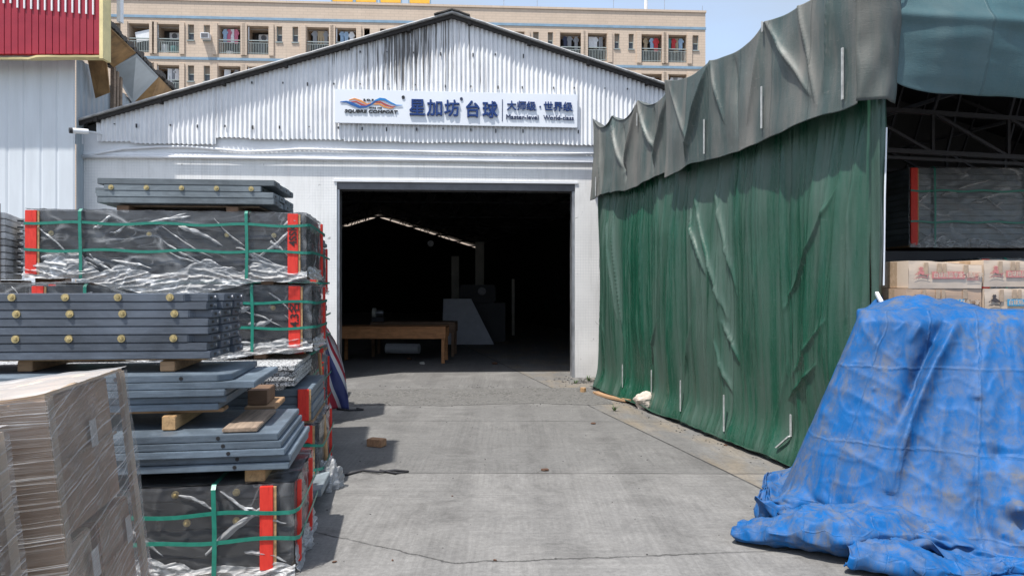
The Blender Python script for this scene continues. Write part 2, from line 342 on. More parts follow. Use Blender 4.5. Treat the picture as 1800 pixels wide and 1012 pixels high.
def concrete():
    t = NT('concrete_yard'); co = t.co('World'); x, y, z = t.sep(co)
    big = t.noise(co, .55, 6, .6, .4); mid = t.noise(co, 3.2, 8, .7); fine = t.noise(co, 60, 4, .7)
    broom = t.noise(t.co('World', (60, 2.2, 1), (0,0,.10)), 1.5, 4, .7)
    streak = t.noise(t.co('World', (1.6,.25,1), (0,0,.15)), 1.7, 6, .65, .3)
    base = t.ramp(big, (.3, (.172,.167,.160)), (.7, (.218,.212,.203)))
    base = t.mix(t.ramp(mid, (.4, 0), (.72, .5)), base, (.15,.146,.142))
    base = t.mix(t.ramp(streak, (.5, 0), (.75, .35)), base, (.225,.220,.211))
    base = t.mix(t.ramp(broom, (.42, .22), (.60, 0)), base, (.125,.122,.118))
    base = t.mix(t.ramp(fine, (.55, 0), (.75, .3)), base, (.115,.112,.109))
    def line(ax, ay, c0, wob, w, soft):     # joint or crack: wobbling line ax*x+ay*y = c0
        d = t.math('ADD', t.math('MULTIPLY', x, ax), t.math('MULTIPLY_ADD', y, ay, -c0))
        wn = t.math('MULTIPLY', t.math('SUBTRACT', t.noise(co, 1.3, 7, .7), .5), wob)
        d = t.math('ABSOLUTE', t.math('ADD', d, wn))
        return t.ramp(d, (w, 1), (w+soft, 0)), d
    def side(ax, ay, c0):
        return t.math('GREATER_THAN', t.math('ADD', t.math('MULTIPLY', x, ax), t.math('MULTIPLY', y, ay)), c0)
    L = []
    L.append(line(.973, .2296, 3.24, .03, .006, .010)[0])       # long joint beside the green curtain
    L.append(line(.01, 1, 6.15, .05, .003, .010)[0])            # cross joints
    cx = t.math('MULTIPLY', t.math('MAXIMUM', t.math('MULTIPLY', t.math('ADD', x, .33), -1), 0), .67)
    cy = t.math('SUBTRACT', t.math('SUBTRACT', y, t.math('MULTIPLY_ADD', x, .11, 4.166)), cx)
    cw = t.math('MULTIPLY', t.math('SUBTRACT', t.noise(co, 2.1, 7, .75), .5), .16)
    L.append(t.ramp(t.math('ABSOLUTE', t.math('ADD', cy, cw)), (.003, .85), (.013, 0)))
    L.append(line(.02, 1, 8.55, .12, .002, .012)[0])
    L.append(line(-.02, 1, 11.25, .35, .006, .02)[0])
    # the far panels are older and darker, the panel in front is paler
    far = side(.01, 1, 6.15); near = t.math('GREATER_THAN', cy, 0)
    base = t.mix(t.math('MULTIPLY', far, .55), base, t.mix(mid, (.098,.096,.093), (.148,.145,.14)))
    base = t.mix(t.math('MULTIPLY', t.math('SUBTRACT', 1, near), .35), base, (.215,.210,.202))
    blot = t.noise(co, 1.9, 9, .72, 1.1); blot2 = t.noise(t.co('World', (1,1,1), (0,0,.7), (7,3,0)), .75, 8, .68, .9)
    base = t.mix(t.ramp(blot, (.50, 0), (.66, .55)), base, (.105,.101,.097)); base = t.mix(t.ramp(blot2, (.52, 0), (.68, .55)), base, (.245,.238,.226))
    tyr = t.n('TexWave', {'Vector': t.co('World', (1,.16,1), (0,0,-.12)), 'Scale': .42, 'Distortion': 2.2, 'Detail': 4, 'Detail Scale': 1.4}, wave_type='BANDS', bands_direction='X').outputs['Fac']
    base = t.mix(t.math('MULTIPLY', t.ramp(tyr, (.66, 0), (.92, 1)), t.ramp(blot, (.35, .08), (.6, .32))), base, (.09,.087,.084))
    spk = t.noise(co, 21, 5, .8); base = t.mix(t.ramp(spk, (.66, 0), (.72, .6)), base, (.27,.262,.25)); base = t.mix(t.ramp(spk, (.28, .6), (.34, 0)), base, (.07,.068,.066))
    rst = t.noise(t.co('World', (1.2,.5,1)), 1.5, 5, .65)
    rz = t.math('MULTIPLY', side(.973, .2296, 3.25), t.ramp(rst, (.45, 0), (.7, .6)))
    base = t.mix(rz, base, (.24,.185,.115))
    grain = t.noise(co, 30, 9, .88); g2 = t.noise(co, 8, 8, .82, .4)
    base = t.mix(1, base, t.ramp(grain, (.34, .70), (.5, 1.0), (.66, 1.28)), 'MULTIPLY'); base = t.mix(1, base, t.ramp(g2, (.3, .86), (.7, 1.12)), 'MULTIPLY')
    hx = t.noise(t.co('World', (34, .8, 1), (0,0,-.06)), 1.0, 3, .6); hy = t.noise(t.co('World', (1.1, 26, 1), (0,0,.05)), 1.0, 3, .6); hm = t.noise(co, .7, 4, .6)
    base = t.mix(1, base, t.ramp(t.mix(t.ramp(hm, (.46, 0), (.54, 1)), hx, hy), (.36, .905), (.62, 1.06)), 'MULTIPLY')
    for m in L: base = t.mix(t.math('MULTIPLY', m, t.ramp(t.noise(co, 2.3, 4), (.32, .35), (.5, 1))), base, (.035,.033,.032))
    oil = t.ramp(t.noise(co, .9, 5, .6, .8), (.66, 0), (.78, .45)); base = t.mix(oil, base, (.07,.068,.066))
    h = t.math('ADD', t.math('MULTIPLY', fine, .5), t.math('ADD', mid, t.math('MULTIPLY', broom, .6)))
    for m in L: h = t.math('SUBTRACT', h, t.math('MULTIPLY', m, 2))
    return t.done(t.pbr(base, .85, t.bump(h, .35, .006), 0, .3))
M['concrete'] = concrete()
def gravel():
    t = NT('exposed_aggregate'); co = t.co('World'); v = t.n('TexVoronoi', {'Vector': co, 'Scale': 42}); n = t.noise(co, 2.2, 6, .7)
    c = t.ramp(t.sep(v.outputs['Color'])[0], (.1, (.045,.043,.041)), (.5, (.11,.107,.10)), (.95, (.20,.195,.185)))
    c = t.mix(t.ramp(n, (.36, .15), (.6, .9)), c, (.135,.131,.125))
    return t.done(t.pbr(c, .9, t.bump(v.outputs['Distance'], .8, .012), 0, .3))
M['gravel'] = gravel()

# ---------------------------------------------------------------- mesh helpers
class MB:
    def __init__(s): s.v = []; s.f = []; s.uv = None
    def add(s, vs, fs):
        o = len(s.v); s.v += [tuple(p) for p in vs]; s.f += [tuple(i+o for i in f) for f in fs]; return s
    def box(s, x0, x1, y0, y1, z0, z1, mx=None):
        vs = [(x0,y0,z0),(x1,y0,z0),(x1,y1,z0),(x0,y1,z0),(x0,y0,z1),(x1,y0,z1),(x1,y1,z1),(x0,y1,z1)]
        if mx: vs = [mx @ Vector(p) for p in vs]
        return s.add(vs, [(3,2,1,0),(4,5,6,7),(0,1,5,4),(1,2,6,5),(2,3,7,6),(3,0,4,7)])
    def bar(s, a, b, w, h=None):
        a, b = Vector(a), Vector(b); h = h or w; d = (b-a); l = d.length; q = d.to_track_quat('X', 'Z').to_matrix().to_4x4()
        return s.box(0, l, -w/2, w/2, -h/2, h/2, Matrix.Translation(a) @ q)
    def tube(s, pts, r, n=8, caps=True):
        pts = [Vector(p) for p in pts]; rs = r if isinstance(r, (list, tuple)) else [r]*len(pts); vs = []; fs = []
        up = Vector((0,0,1)); px = None
        for i, p in enumerate(pts):
            d = (pts[min(i+1, len(pts)-1)]-pts[max(i-1, 0)]).normalized()
            if px is None: px = d.cross(up if abs(d.z) < .95 else Vector((1,0,0))).normalized()
            px = (px-d*px.dot(d)).normalized(); py = d.cross(px)
            for k in range(n):
                a = 2*math.pi*k/n; vs.append(p+(px*math.cos(a)+py*math.sin(a))*rs[i])
        for i in range(len(pts)-1):
            for k in range(n): fs.append((i*n+k, i*n+(k+1)%n, (i+1)*n+(k+1)%n, (i+1)*n+k))
        if caps: fs.append(tuple(range(n))[::-1]); fs.append(tuple((len(pts)-1)*n+k for k in range(n)))
        return s.add(vs, fs)
    def prism(s, poly, z0, z1, mx=None):        # polygon in xy, extruded in z
        n = len(poly); vs = [(x,y,z0) for x,y in poly]+[(x,y,z1) for x,y in poly]
        if mx: vs = [mx @ Vector(p) for p in vs]
        return s.add(vs, [tuple(range(n))[::-1], tuple(range(n, 2*n))]+[(i,(i+1)%n,n+(i+1)%n,n+i) for i in range(n)])
    def grid(s, fn, nu, nv, uv=False):
        o = len(s.v)
        for j in range(nv+1):
            for i in range(nu+1): s.v.append(tuple(fn(i/nu, j/nv)))
        for j in range(nv):
            for i in range(nu):
                a = o+j*(nu+1)+i; s.f.append((a, a+1, a+nu+2, a+nu+1))
        if uv: s.uv = (o, nu, nv)
        return s
    def ball(s, c, r, nu=12, nv=8, fn=None):
        c = Vector(c)
        def g(u, v):
            a = 2*math.pi*u; b = math.pi*(v-.5)
            d = Vector((math.cos(a)*math.cos(b), math.sin(a)*math.cos(b), math.sin(b)))
            return c+Vector((d.x*r[0], d.y*r[1], d.z*r[2]))*(fn(d) if fn else 1)
        return s.grid(g, nu, nv)
    def build(s, name, m, parent=None, smooth=False, world=True, bevel=0, solid=0):
        me = bpy.data.meshes.new(name); vs = s.v
        o = bpy.data.objects.new(name, me); C.objects.link(o)
        if parent is not None:
            o.parent = parent
            if world:
                inv = chain(parent).inverted(); vs = [inv @ Vector(p) for p in vs]
        me.from_pydata([tuple(p) for p in vs], [], s.f); me.validate(); me.update()
        if s.uv:
            l = me.uv_layers.new(name='UVMap'); oo, nu, nv = s.uv
            for lp in me.loops:
                k = lp.vertex_index-oo; l.data[lp.index].uv = ((k % (nu+1))/nu, (k//(nu+1))/nv)
        if bevel:
            bm = bmesh.new(); bm.from_mesh(me); bmesh.ops.remove_doubles(bm, verts=bm.verts, dist=1e-5)
            bmesh.ops.bevel(bm, geom=[e for e in bm.edges if len(e.link_faces) == 2 and e.calc_face_angle(0) > .4], offset=bevel, segments=2, affect='EDGES', clamp_overlap=True)
            bm.to_mesh(me); bm.free()
        if smooth:
            for p in me.polygons: p.use_smooth = True
        me.materials.append(M[m] if isinstance(m, str) else m)
        if solid:
            md = o.modifiers.new('thickness', 'SOLIDIFY'); md.thickness = solid; md.offset = 0
        return o

def chain(o):
    m = Matrix.Translation(o.location) @ o.rotation_euler.to_matrix().to_4x4()
    return chain(o.parent) @ m if o.parent else m
def tag(o, label, cat, group=None, kind=None):
    if label: o['label'] = label
    if cat: o['category'] = cat
    if group: o['group'] = group
    if kind: o['kind'] = kind
    return o
def thing(name, label, cat, loc=(0,0,0), rotz=0, group=None, rot=None):
    o = bpy.data.objects.new(name, None); C.objects.link(o); o.empty_display_size = .1
    o.location = loc; o.rotation_euler = rot or (0,0,rotz)
    return tag(o, label, cat, group)
def dup(root, loc=None, rotz=None, label=None, parent=None):
    r = root.copy(); C.objects.link(r)
    if loc is not None: r.location = loc
    if rotz is not None: r.rotation_euler = (0,0,rotz)
    if label: r['label'] = label
    if parent: r.parent = parent
    for ch in list(root.children): dup(ch, parent=r)
    return r
def text(name, body, size, m, parent, loc, rot=(R(90),0,0), ext=.004, off=0, align='LEFT', xs=1, shear=0):
    cu = bpy.data.curves.new(name, 'FONT'); cu.body = body; cu.size = size; cu.extrude = ext; cu.offset = off
    cu.align_x = align; cu.align_y = 'BOTTOM_BASELINE'; cu.shear = shear; cu.resolution_u = 3
    tmp = bpy.data.objects.new(name, cu); C.objects.link(tmp); bpy.context.view_layer.update()
    me = bpy.data.meshes.new_from_object(tmp.evaluated_get(bpy.context.evaluated_depsgraph_get())); bpy.data.objects.remove(tmp); bpy.data.curves.remove(cu)
    me.name = name; me.materials.clear(); me.materials.append(M[m]); o = bpy.data.objects.new(name, me); C.objects.link(o)
    o.parent = parent; o.location = loc; o.rotation_euler = rot; o.scale = (xs,1,1)
    return o
def nz(x, y, z, s=1.0): return noise.noise(Vector((x*s, y*s, z*s)))
def sstep(a, b, x):
    t = max(0, min(1, (x-a)/(b-a))); return t*t*(3-2*t)
def segdist(px, py, ax, ay, bx, by):
    dx, dy = bx-ax, by-ay; t = max(0, min(1, ((px-ax)*dx+(py-ay)*dy)/(dx*dx+dy*dy)))
    qx, qy = ax+dx*t, ay+dy*t; sgn = (px-ax)*dy-(py-ay)*dx
    return math.hypot(px-qx, py-qy), t, 1 if sgn > 0 else -1
ORD = ['topmost', 'second', 'third', 'fourth', 'fifth', 'sixth', 'seventh', 'eighth', 'ninth', 'tenth']
def rank(i, n):
    return 'topmost' if i == 0 else ('bottommost' if i == n-1 else ORD[i]+' from top')

def wall_holes(mb, s0, s1, z0, z1, holes, depth, to, ztop=None, backs=True):
    """wall face with rectangular openings; to(s,d,z) maps into the world, d = depth into the wall"""
    xs = sorted({s0, s1, *[h[0] for h in holes], *[h[1] for h in holes]}); zs = sorted({z0, z1, *[h[2] for h in holes], *[h[3] for h in holes]})
    for a, b in zip(xs, xs[1:]):
        for c, d in zip(zs, zs[1:]):
            if any(h[0] <= a and b <= h[1] and h[2] <= c and d <= h[3] for h in holes): continue
            mb.add([to(a,0,c), to(b,0,c), to(b,0,d), to(a,0,d)], [(0,1,2,3)])
    for h in holes:
        a, b, c, d = h[:4]; dd = h[4] if len(h) > 4 else depth
        mb.add([to(a,0,c), to(b,0,c), to(b,0,d), to(a,0,d), to(a,dd,c), to(b,dd,c), to(b,dd,d), to(a,dd,d)],
               [(0,4,5,1),(1,5,6,2),(2,6,7,3),(3,7,4,0)])
    return mb

# ---------------------------------------------------------------- ground
g = MB()
def gz(x, y): return 0
g.grid(lambda u, v: (-150+300*u, -30+330*v, 0), 30, 33)
tag(g.build('concrete_ground', 'concrete'), None, None, None, 'structure')
# rough exposed-aggregate strip before the doorway
def grav(u, v):
    x = -3.3+4.7*u; y0 = 9.75+.16*nz(x,1,0,1.3)+.05*nz(x,5,0,6); y1 = 11.35+.10*nz(x,9,0,1.7)+.06*nz(x,7,2,7)
    y = y0+(y1-y0)*v; e = min(v, 1-v, u*3, (1-u)*3)
    return (x, y+.05*x, .004+min(.012, e*.08)*(.6+.5*nz(x,y,0,9)))
tag(MB().grid(grav, 160, 60).build('gravel_strip', 'gravel', smooth=True), None, None, None, 'structure')

# ---------------------------------------------------------------- apartment building far behind
TB = math.tan(R(3.4)); LB = math.hypot(1, TB)
bx0 = XY(100, 50.8); 
def bpt(px):                                   # photo column -> position along the building front
    r = (px-900)/F; Y = 53/(1-r*TB); return Y*r*LB
apt = thing('apartment_building', 'beige tiled apartment block with blue bands and laundry balconies behind the warehouse', 'building', (0,53,0), math.atan(TB))
rowz = [(18.62, 20.70), (15.65, 17.73)]
balc = [(226,267),(273,315),(384,425),(433,472),(539,580),(588,626),(692,731),(740,778),(844,881),(887,922),(985,1024),(1030,1067),(1128,1165),(1172,1207)]
wins = [(330,341),(358,369),(486,496),(514,524),(640,650),(668,678),(793,803),(821,831),(937,947),(963,972),(1080,1089),(1105,1114),(1218,1228)]
wins = [(202,212)]+wins
holes = []
for z0, z1 in rowz:
    for a, b in balc: holes.append((bpt(a), bpt(b), z0, z1, 1.5))
    for a, b in wins: holes.append((bpt(a), bpt(b), z0+.95, z1, .22))
sL, sR, TOP = bpt(60), bpt(1240), 22.4
to = lambda s, d, z: (s, d, z)
w = wall_holes(MB(), sL, sR, 0, TOP, holes, 1.5, to)
w.add([(sL,0,TOP),(sR,0,TOP),(sR,13,TOP),(sL,13,TOP),(sR,0,0),(sR,13,0),(sL,0,0),(sL,13,0)], [(0,1,2,3),(1,4,5,2),(0,3,7,6),(3,2,5,7)])
w.build('wall', 'facade', apt, world=False)
mb = MB(); mb.box(sL, sR+.05, -.08, .3, TOP+.003, TOP+.16); mb.build('parapet_cap', 'facade', apt, world=False)
for z in (21.12, 18.14):
    MB().box(sL, sR+.04, -.05, .02, z, z+.19).build('blue_band', 'stripe', apt, world=False)
for i, (z0, z1) in enumerate(rowz):
    for a, b in balc: 
        for px, dx in ((a, -1), (b, 1)):
            s = bpt(px)+dx*.22; MB().box(s-.17, s+.17, -.10, -.004, z0-.1, z1+.12).build('pilaster', 'facade', apt, world=False)
rb = random.Random(3)
for i, (z0, z1) in enumerate(rowz):
    for k, (pa, pb) in enumerate(balc):
        a, b = bpt(pa), bpt(pb)
        vis = (i == 0 and not (600 < pa < 880)) or (i == 1 and (pa < 440 or pa > 1100))
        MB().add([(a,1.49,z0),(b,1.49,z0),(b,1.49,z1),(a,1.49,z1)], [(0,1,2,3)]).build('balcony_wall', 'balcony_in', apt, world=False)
        if not vis: continue
        r_ = MB(); zt = z0+.98
        r_.box(a+.02, b-.02, .02, .08, zt, zt+.07); r_.box(a+.02, b-.02, .03, .07, zt-.16, zt-.12); r_.box(a+.02, b-.02, .03, .07, z0+.08, z0+.12)
        n = 13
        for q in range(n+1): r_.box(a+.03+(b-a-.09)*q/n, a+.06+(b-a-.09)*q/n, .035, .065, z0+.02, zt-.12)
        r_.build('railing', 'rail', apt, world=False)
        d_ = MB(); d_.box(a+.25, a+.95, 1.40, 1.47, z0+.02, z0+1.95); dd = d_.build('balcony_door', 'glass', apt, world=False)
        MB().box(a+1.02, b-.1, 1.42, 1.47, z0+1.0, z0+1.75).build('window', 'glass', apt, world=False)
        if k % 2 == 1: MB().box(a+.10, a+.17, .1, .17, z0, z1-.02).build('drain_pipe', 'white_paint', apt, world=False)
        MB().tube([(a, .45, z1-.12), (b, .45, z1-.12)], .018, 6).build('drying_rod', 'steel', apt, world=False)
    for k, (pa, pb) in enumerate(wins):
        if i == 0 and 600 < pa < 930 or (i == 1 and 380 < pa < 1060): continue
        a, b = bpt(pa), bpt(pb); zz = z0+.95
        fm = MB(); fm.box(a, b, .14, .20, zz+.50, zz+.56); fm.box(a, a+.04, .14, .2, zz, z1); fm.box(b-.04, b, .14, .2, zz, z1); fm.box(a-.05, b+.05, -.07, .14, zz-.08, zz-.005)
        f_ = fm.build('window', 'rail', apt, world=False)
        MB().add([(a,.19,zz),(b,.19,zz),(b,.19,zz+.5),(a,.19,zz+.5)], [(0,1,2,3)]).build('pane', 'glass', f_, world=False)
        MB().add([(a,.19,zz+.56),(b,.19,zz+.56),(b,.19,z1),(a,.19,z1)], [(0,1,2,3)]).build('upper_panel', 'winbrown', f_, world=False)
# laundry, each garment a thing
BM = chain(apt)
def garment(s, d, z, kind, col, w, h, rz):
    g = MB()
    if kind == 'shirt':
        poly = [(-.5,-.28),(-.34,-.42),(-.27,-.3),(-.27,-1),(.27,-1),(.27,-.3),(.34,-.42),(.5,-.28),(.18,0),(-.18,0)]
    elif kind == 'trousers':
        poly = [(-.3,0),(.3,0),(.32,-1),(.06,-1),(0,-.35),(-.06,-1),(-.32,-1)]
    else: poly = [(-.4,0),(.4,0),(.36,-.5),(.42,-1),(-.38,-1),(-.42,-.4)]
    mx = Matrix.Rotation(rz, 4, 'Z') @ Matrix.Rotation(R(90), 4, 'X')
    g.prism([(x*w, y*h) for x, y in poly], -.035, .035, mx)
    o = g.build({'shirt': 'hanging_shirt', 'trousers': 'hanging_trousers', 'towel': 'hanging_towel'}[kind], 'cl_'+col)
    o.location = BM @ Vector((s, d, z)); o.rotation_euler.z = math.atan(TB); return o
CN = dict(white='white', grey='dark grey', pink='pink', sky='pale blue', tan='tan', navy='navy', red='red', teal2='teal')
spec = {(0,2): [('shirt','sky',.2),('shirt','pink',.36),('towel','white',.5),('shirt','pink',.68)],
 (0,4): [('shirt','grey',.3),('trousers','tan',.5),('trousers','tan',.62),('shirt','grey',.78)],
 (0,5): [('shirt','sky',.3),('shirt','sky',.5),('shirt','white',.75)],
 (0,10): [('shirt','navy',.25),('shirt','grey',.45),('shirt','grey',.75)],
 (0,11): [('towel','white',.3),('shirt','white',.5),('trousers','grey',.75)],
 (0,12): [('shirt','tan',.25),('shirt','sky',.55),('shirt','red',.75)],
 (0,13): [('shirt','teal2',.2),('shirt','red',.42),('trousers','tan',.55),('shirt','sky',.78)],
 (1,1): [('trousers','white',.5),('shirt','grey',.65),('shirt','white',.8)],
 (1,2): [('towel','white',.3),('shirt','grey',.7)], (1,12): [('shirt','grey',.3),('towel','white',.55)],
 (1,13): [('shirt','white',.35),('trousers','grey',.55),('towel','white',.75)]}
BN = {2: 'balcony under the left roof slope, right of the single air conditioner', 4: 'balcony left of the gable', 5: 'balcony nearest the gable peak, left side', 10: 'balcony just right of the gable', 11: 'balcony with white sheets', 12: 'balcony by the right end', 13: 'outermost right balcony', 1: 'balcony above the torn shed roof'}
for (i, k), gs in spec.items():
    a, b = bpt(balc[k][0]), bpt(balc[k][1]); cnt = {}
    for kind, col, f in gs:
        o = garment(a+(b-a)*f, .45, rowz[i][1]-.14, kind, col, rb.uniform(.42,.55), rb.uniform(.75,1.05), rb.uniform(-.5,.5))
        cnt[(kind, col)] = cnt.get((kind, col), 0)+1
        nth = ['', 'right-hand '][min(1, cnt[(kind, col)]-1)]
        tag(o, f"{nth}{CN[col]} {kind}, {'upper' if i == 0 else 'lower'} {BN[k]}", 'laundry', 'laundry drying on the balconies')
# air conditioner, balcony clutter
ac = thing('air_conditioner', 'white window air conditioner on a small apartment window, stained wall below', 'air conditioner', BM @ Vector((bpt(364), -.3, 19.55)), math.atan(TB))
MB().box(-.3, .3, -.2, .45, 0, .42).build('body', 'white_paint', ac, world=False, bevel=.02); MB().box(-.24, .24, -.215, -.203, .06, .36).build('grille', 'darkgrey', ac, world=False)
for px, i, lb in ((247,0,'left balcony of upper row, behind railing'),(296,0,'second upper balcony from left, on back wall'),(456,0,'upper balcony beside the pink laundry'),(450,1,'lower balcony beside the roof slope')):
    o = thing('air_conditioner', f'grey outdoor air conditioner unit on {lb}', 'air conditioner', BM @ Vector((bpt(px), 1.1, rowz[i][1]-.75)), math.atan(TB), 'outdoor units on the balconies')
    MB().box(-.38, .38, 0, .28, 0, .52).build('body', 'white_paint', o, world=False, bevel=.02)
    MB().tube([(0,-.004,.26),(0,-.02,.26)], .2, 14).build('fan_grille', 'darkgrey', o, world=False)
o = MB().box(-.55, .55, -.02, .02, 0, .75, Matrix.Rotation(R(-12), 4, 'Y')).build('white_board', 'white_paint'); o.location = BM @ Vector((bpt(252), .2, 19.5)); tag(o, 'white board leaning out over the leftmost apartment balcony railing', 'board')
for px, c, h, lb in ((285,'white_paint',.7,'white washing tub'),(302,'cl_teal2',.6,'greenish storage tub'),(400,'white_paint',.3,'white bucket')):
    o = MB().tube([(0,0,0),(0,0,h*.5),(0,0,h)], [.22,.25,.27], 12).build('plastic_tub', c); o.location = BM @ Vector((bpt(px), .5, rowz[0][0]+.01)); tag(o, f'{lb} behind an apartment balcony railing', 'tub')
# things on the apartment roof
for k, px in enumerate((598, 640, 684, 736)):
    o = thing('roof_sign_letter', ['orange roof letter panel on blue legs, leftmost of four on the apartment roof','orange roof panel with blue legs, second of four from the left','orange roof panel with blue legs, third of four from the left','orange roof letter panel nearest the gable peak, rightmost of four'][k], 'roof sign', BM @ Vector((bpt(px), 1.0, TOP+.16)), math.atan(TB), 'orange panels along the apartment roof')
    MB().box(-.75, .75, -.05, .05, .46, 2.2).build('panel', 'yellow', o, world=False)
    fm = MB(); fm.box(-.85, -.77, -.05, .05, -.1, 2.3); fm.box(.77, .85, -.05, .05, -.1, 2.3); fm.box(-.85, .85, .06, .12, .15, .23); fm.build('frame', 'stripe', o, world=False)
o = thing('antenna_mast', 'pale antenna mast with dark dishes at the right of the apartment roof', 'antenna', BM @ Vector((bpt(1147), 2, TOP)), 0)
MB().tube([(0,0,-.2),(0,0,4)], .13, 8).build('pole', 'white_paint', o, world=False)
for dx in (-.32, .28): MB().tube([(dx,-.3,.5),(dx*1.1,-.12,.5)], .22, 10).build('dish', 'dark', o, world=False)
for px, hh in ((886,1.9),(945,1.7),(1080,2.0),(1170,1.6),(1237,.5)):
    o = MB().tube([(0,0,-.3),(0,0,hh)], .022, 5).build('lightning_rod', 'steel'); o.location = BM @ Vector((bpt(px), .3, TOP+.16)); tag(o, 'thin metal rod standing on the apartment roof edge', 'rod', 'lightning rods along the apartment roof')

# ---------------------------------------------------------------- warehouse
TW = R(3.6); U = Vector((math.cos(TW), math.sin(TW), 0)); NB = Vector((-math.sin(TW), math.cos(TW), 0)); WO = Vector((0, 12.62, 0))
DV = Vector((-.223, .975, 0))
def wp(s, d, z): return WO+U*s+NB*d+Vector((0,0,z))
def wps(px, d=0):                                # photo column -> position along the front
    o = WO+NB*d; r = (px-900)/F; Y = o.y-(o.x)*U.y/U.x
    Y = Y/(1-r*U.y/U.x); return (Y*r-o.x)/U.x
def wpz(px, py, d=0):
    s = wps(px, d); return H-(py-506)/F*(WO+U*s+NB*d).y
wh = thing('warehouse', 'white tiled warehouse with corrugated gable and dark open doorway', 'warehouse', WO)
SL, SR = -7.44, 5.35; PK, PZ = wps(795), wpz(795, 31)
ezL = wpz(135, 221)
slope = (PZ-ezL)/(PK-wps(135))
def roofz(s): return PZ-abs(s-PK)*slope
dl, dr, dt = wps(592), wps(1011), wpz(800, 321)
fw = MB(); zc = 4.25
ww = wall_holes(fw, SL, SR, -.06, zc, [(dl, dr, -.06, dt, .32)], .32, wp)
fw.build('front_wall', 'tiles', wh)
tw = MB(); zz = wpz(600, 250)                    # low plaster band and ledge over the door
MB().box(SL, SR, -.012, -.003, 3.93, 4.24, Matrix.Translation(WO) @ Matrix.Rotation(TW, 4, 'Z')).build('plaster_band', 'white_paint', wh)
WM = Matrix.Translation(WO) @ Matrix.Rotation(TW, 4, 'Z')
ledge = MB().grid(lambda u, v: WM @ Vector((SL+(SR-SL)*u, -.013-.022*math.sin(math.pi*v)**.5, 3.84+.09*v+.012*nz(u*9,0,0))), 60, 6)
ledge.build('ledge', 'white_paint', wh, smooth=True)
MB().box(dl+.003, dr-.003, .02, .30, dt-.13, dt-.004, WM).build('shutter_box', 'darkgrey', wh)
MB().box(dr-.05, dr-.004, .03, .28, .0, dt-.135, WM).build('door_rail', 'steel', wh)
MB().box(dl+.004, dl+.04, .03, .28, .0, dt-.135, WM).build('door_rail', 'steel', wh)
MB().box(dl-.05, dr+.05, -.02, .02, dt-.003, dt+.035, WM).build('lintel_trim', 'white_paint', wh)
# corrugated gable in sheets
cuts = [wps(p, -.07) for p in (170, 232, 375, 437, 505, 605, 700, 795, 893, 985, 1080, 1190)]+[SR]
jit = [0, -.03, .09, .07, .08, .06, .05, .06, .05, .04, .05, .03]
for k in range(len(cuts)-1):
    a, b = cuts[k], cuts[k+1]+.04; pitch = .080; n = int((b-a)/pitch*8); zb = wpz(600, 246)-.09+jit[k]
    dd = -.068-.006*(k % 2)
    def cf(u, v):
        s = a+(b-a)*u; c = math.cos(2*math.pi*s/pitch); lo = zb+.012*math.cos(2*math.pi*s/pitch)+.01*nz(s*3,k,0); hi = roofz(s)-.05
        return wp(s, dd+.015*c+.012*nz(s*.8, v*2, k), lo+(hi-lo)*v)
    MB().grid(cf, max(8, n), 10).build('gable_sheet', 'clad', wh, smooth=True)
rr = random.Random(2)
for zrow in (wpz(600, 226), wpz(600, 150), wpz(700, 95)):
    for q in range(26):
        s = SL+.6+q*.47+rr.uniform(-.06,.06)
        if zrow+.12 < roofz(s) and s < SR-.3: MB().box(s-.010, s+.010, -.103, -.08, zrow-.03+rr.uniform(-.03,.03), zrow+.01, WM).build('sheet_hook', 'dark', wh)
# upper wall behind the gable sheets
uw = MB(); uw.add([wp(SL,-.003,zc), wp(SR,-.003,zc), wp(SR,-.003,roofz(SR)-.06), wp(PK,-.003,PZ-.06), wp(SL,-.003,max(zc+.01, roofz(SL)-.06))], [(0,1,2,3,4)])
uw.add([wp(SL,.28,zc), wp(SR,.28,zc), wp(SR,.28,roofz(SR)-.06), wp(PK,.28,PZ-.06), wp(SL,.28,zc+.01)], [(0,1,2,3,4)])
uw.build('upper_wall', 'inner', wh)
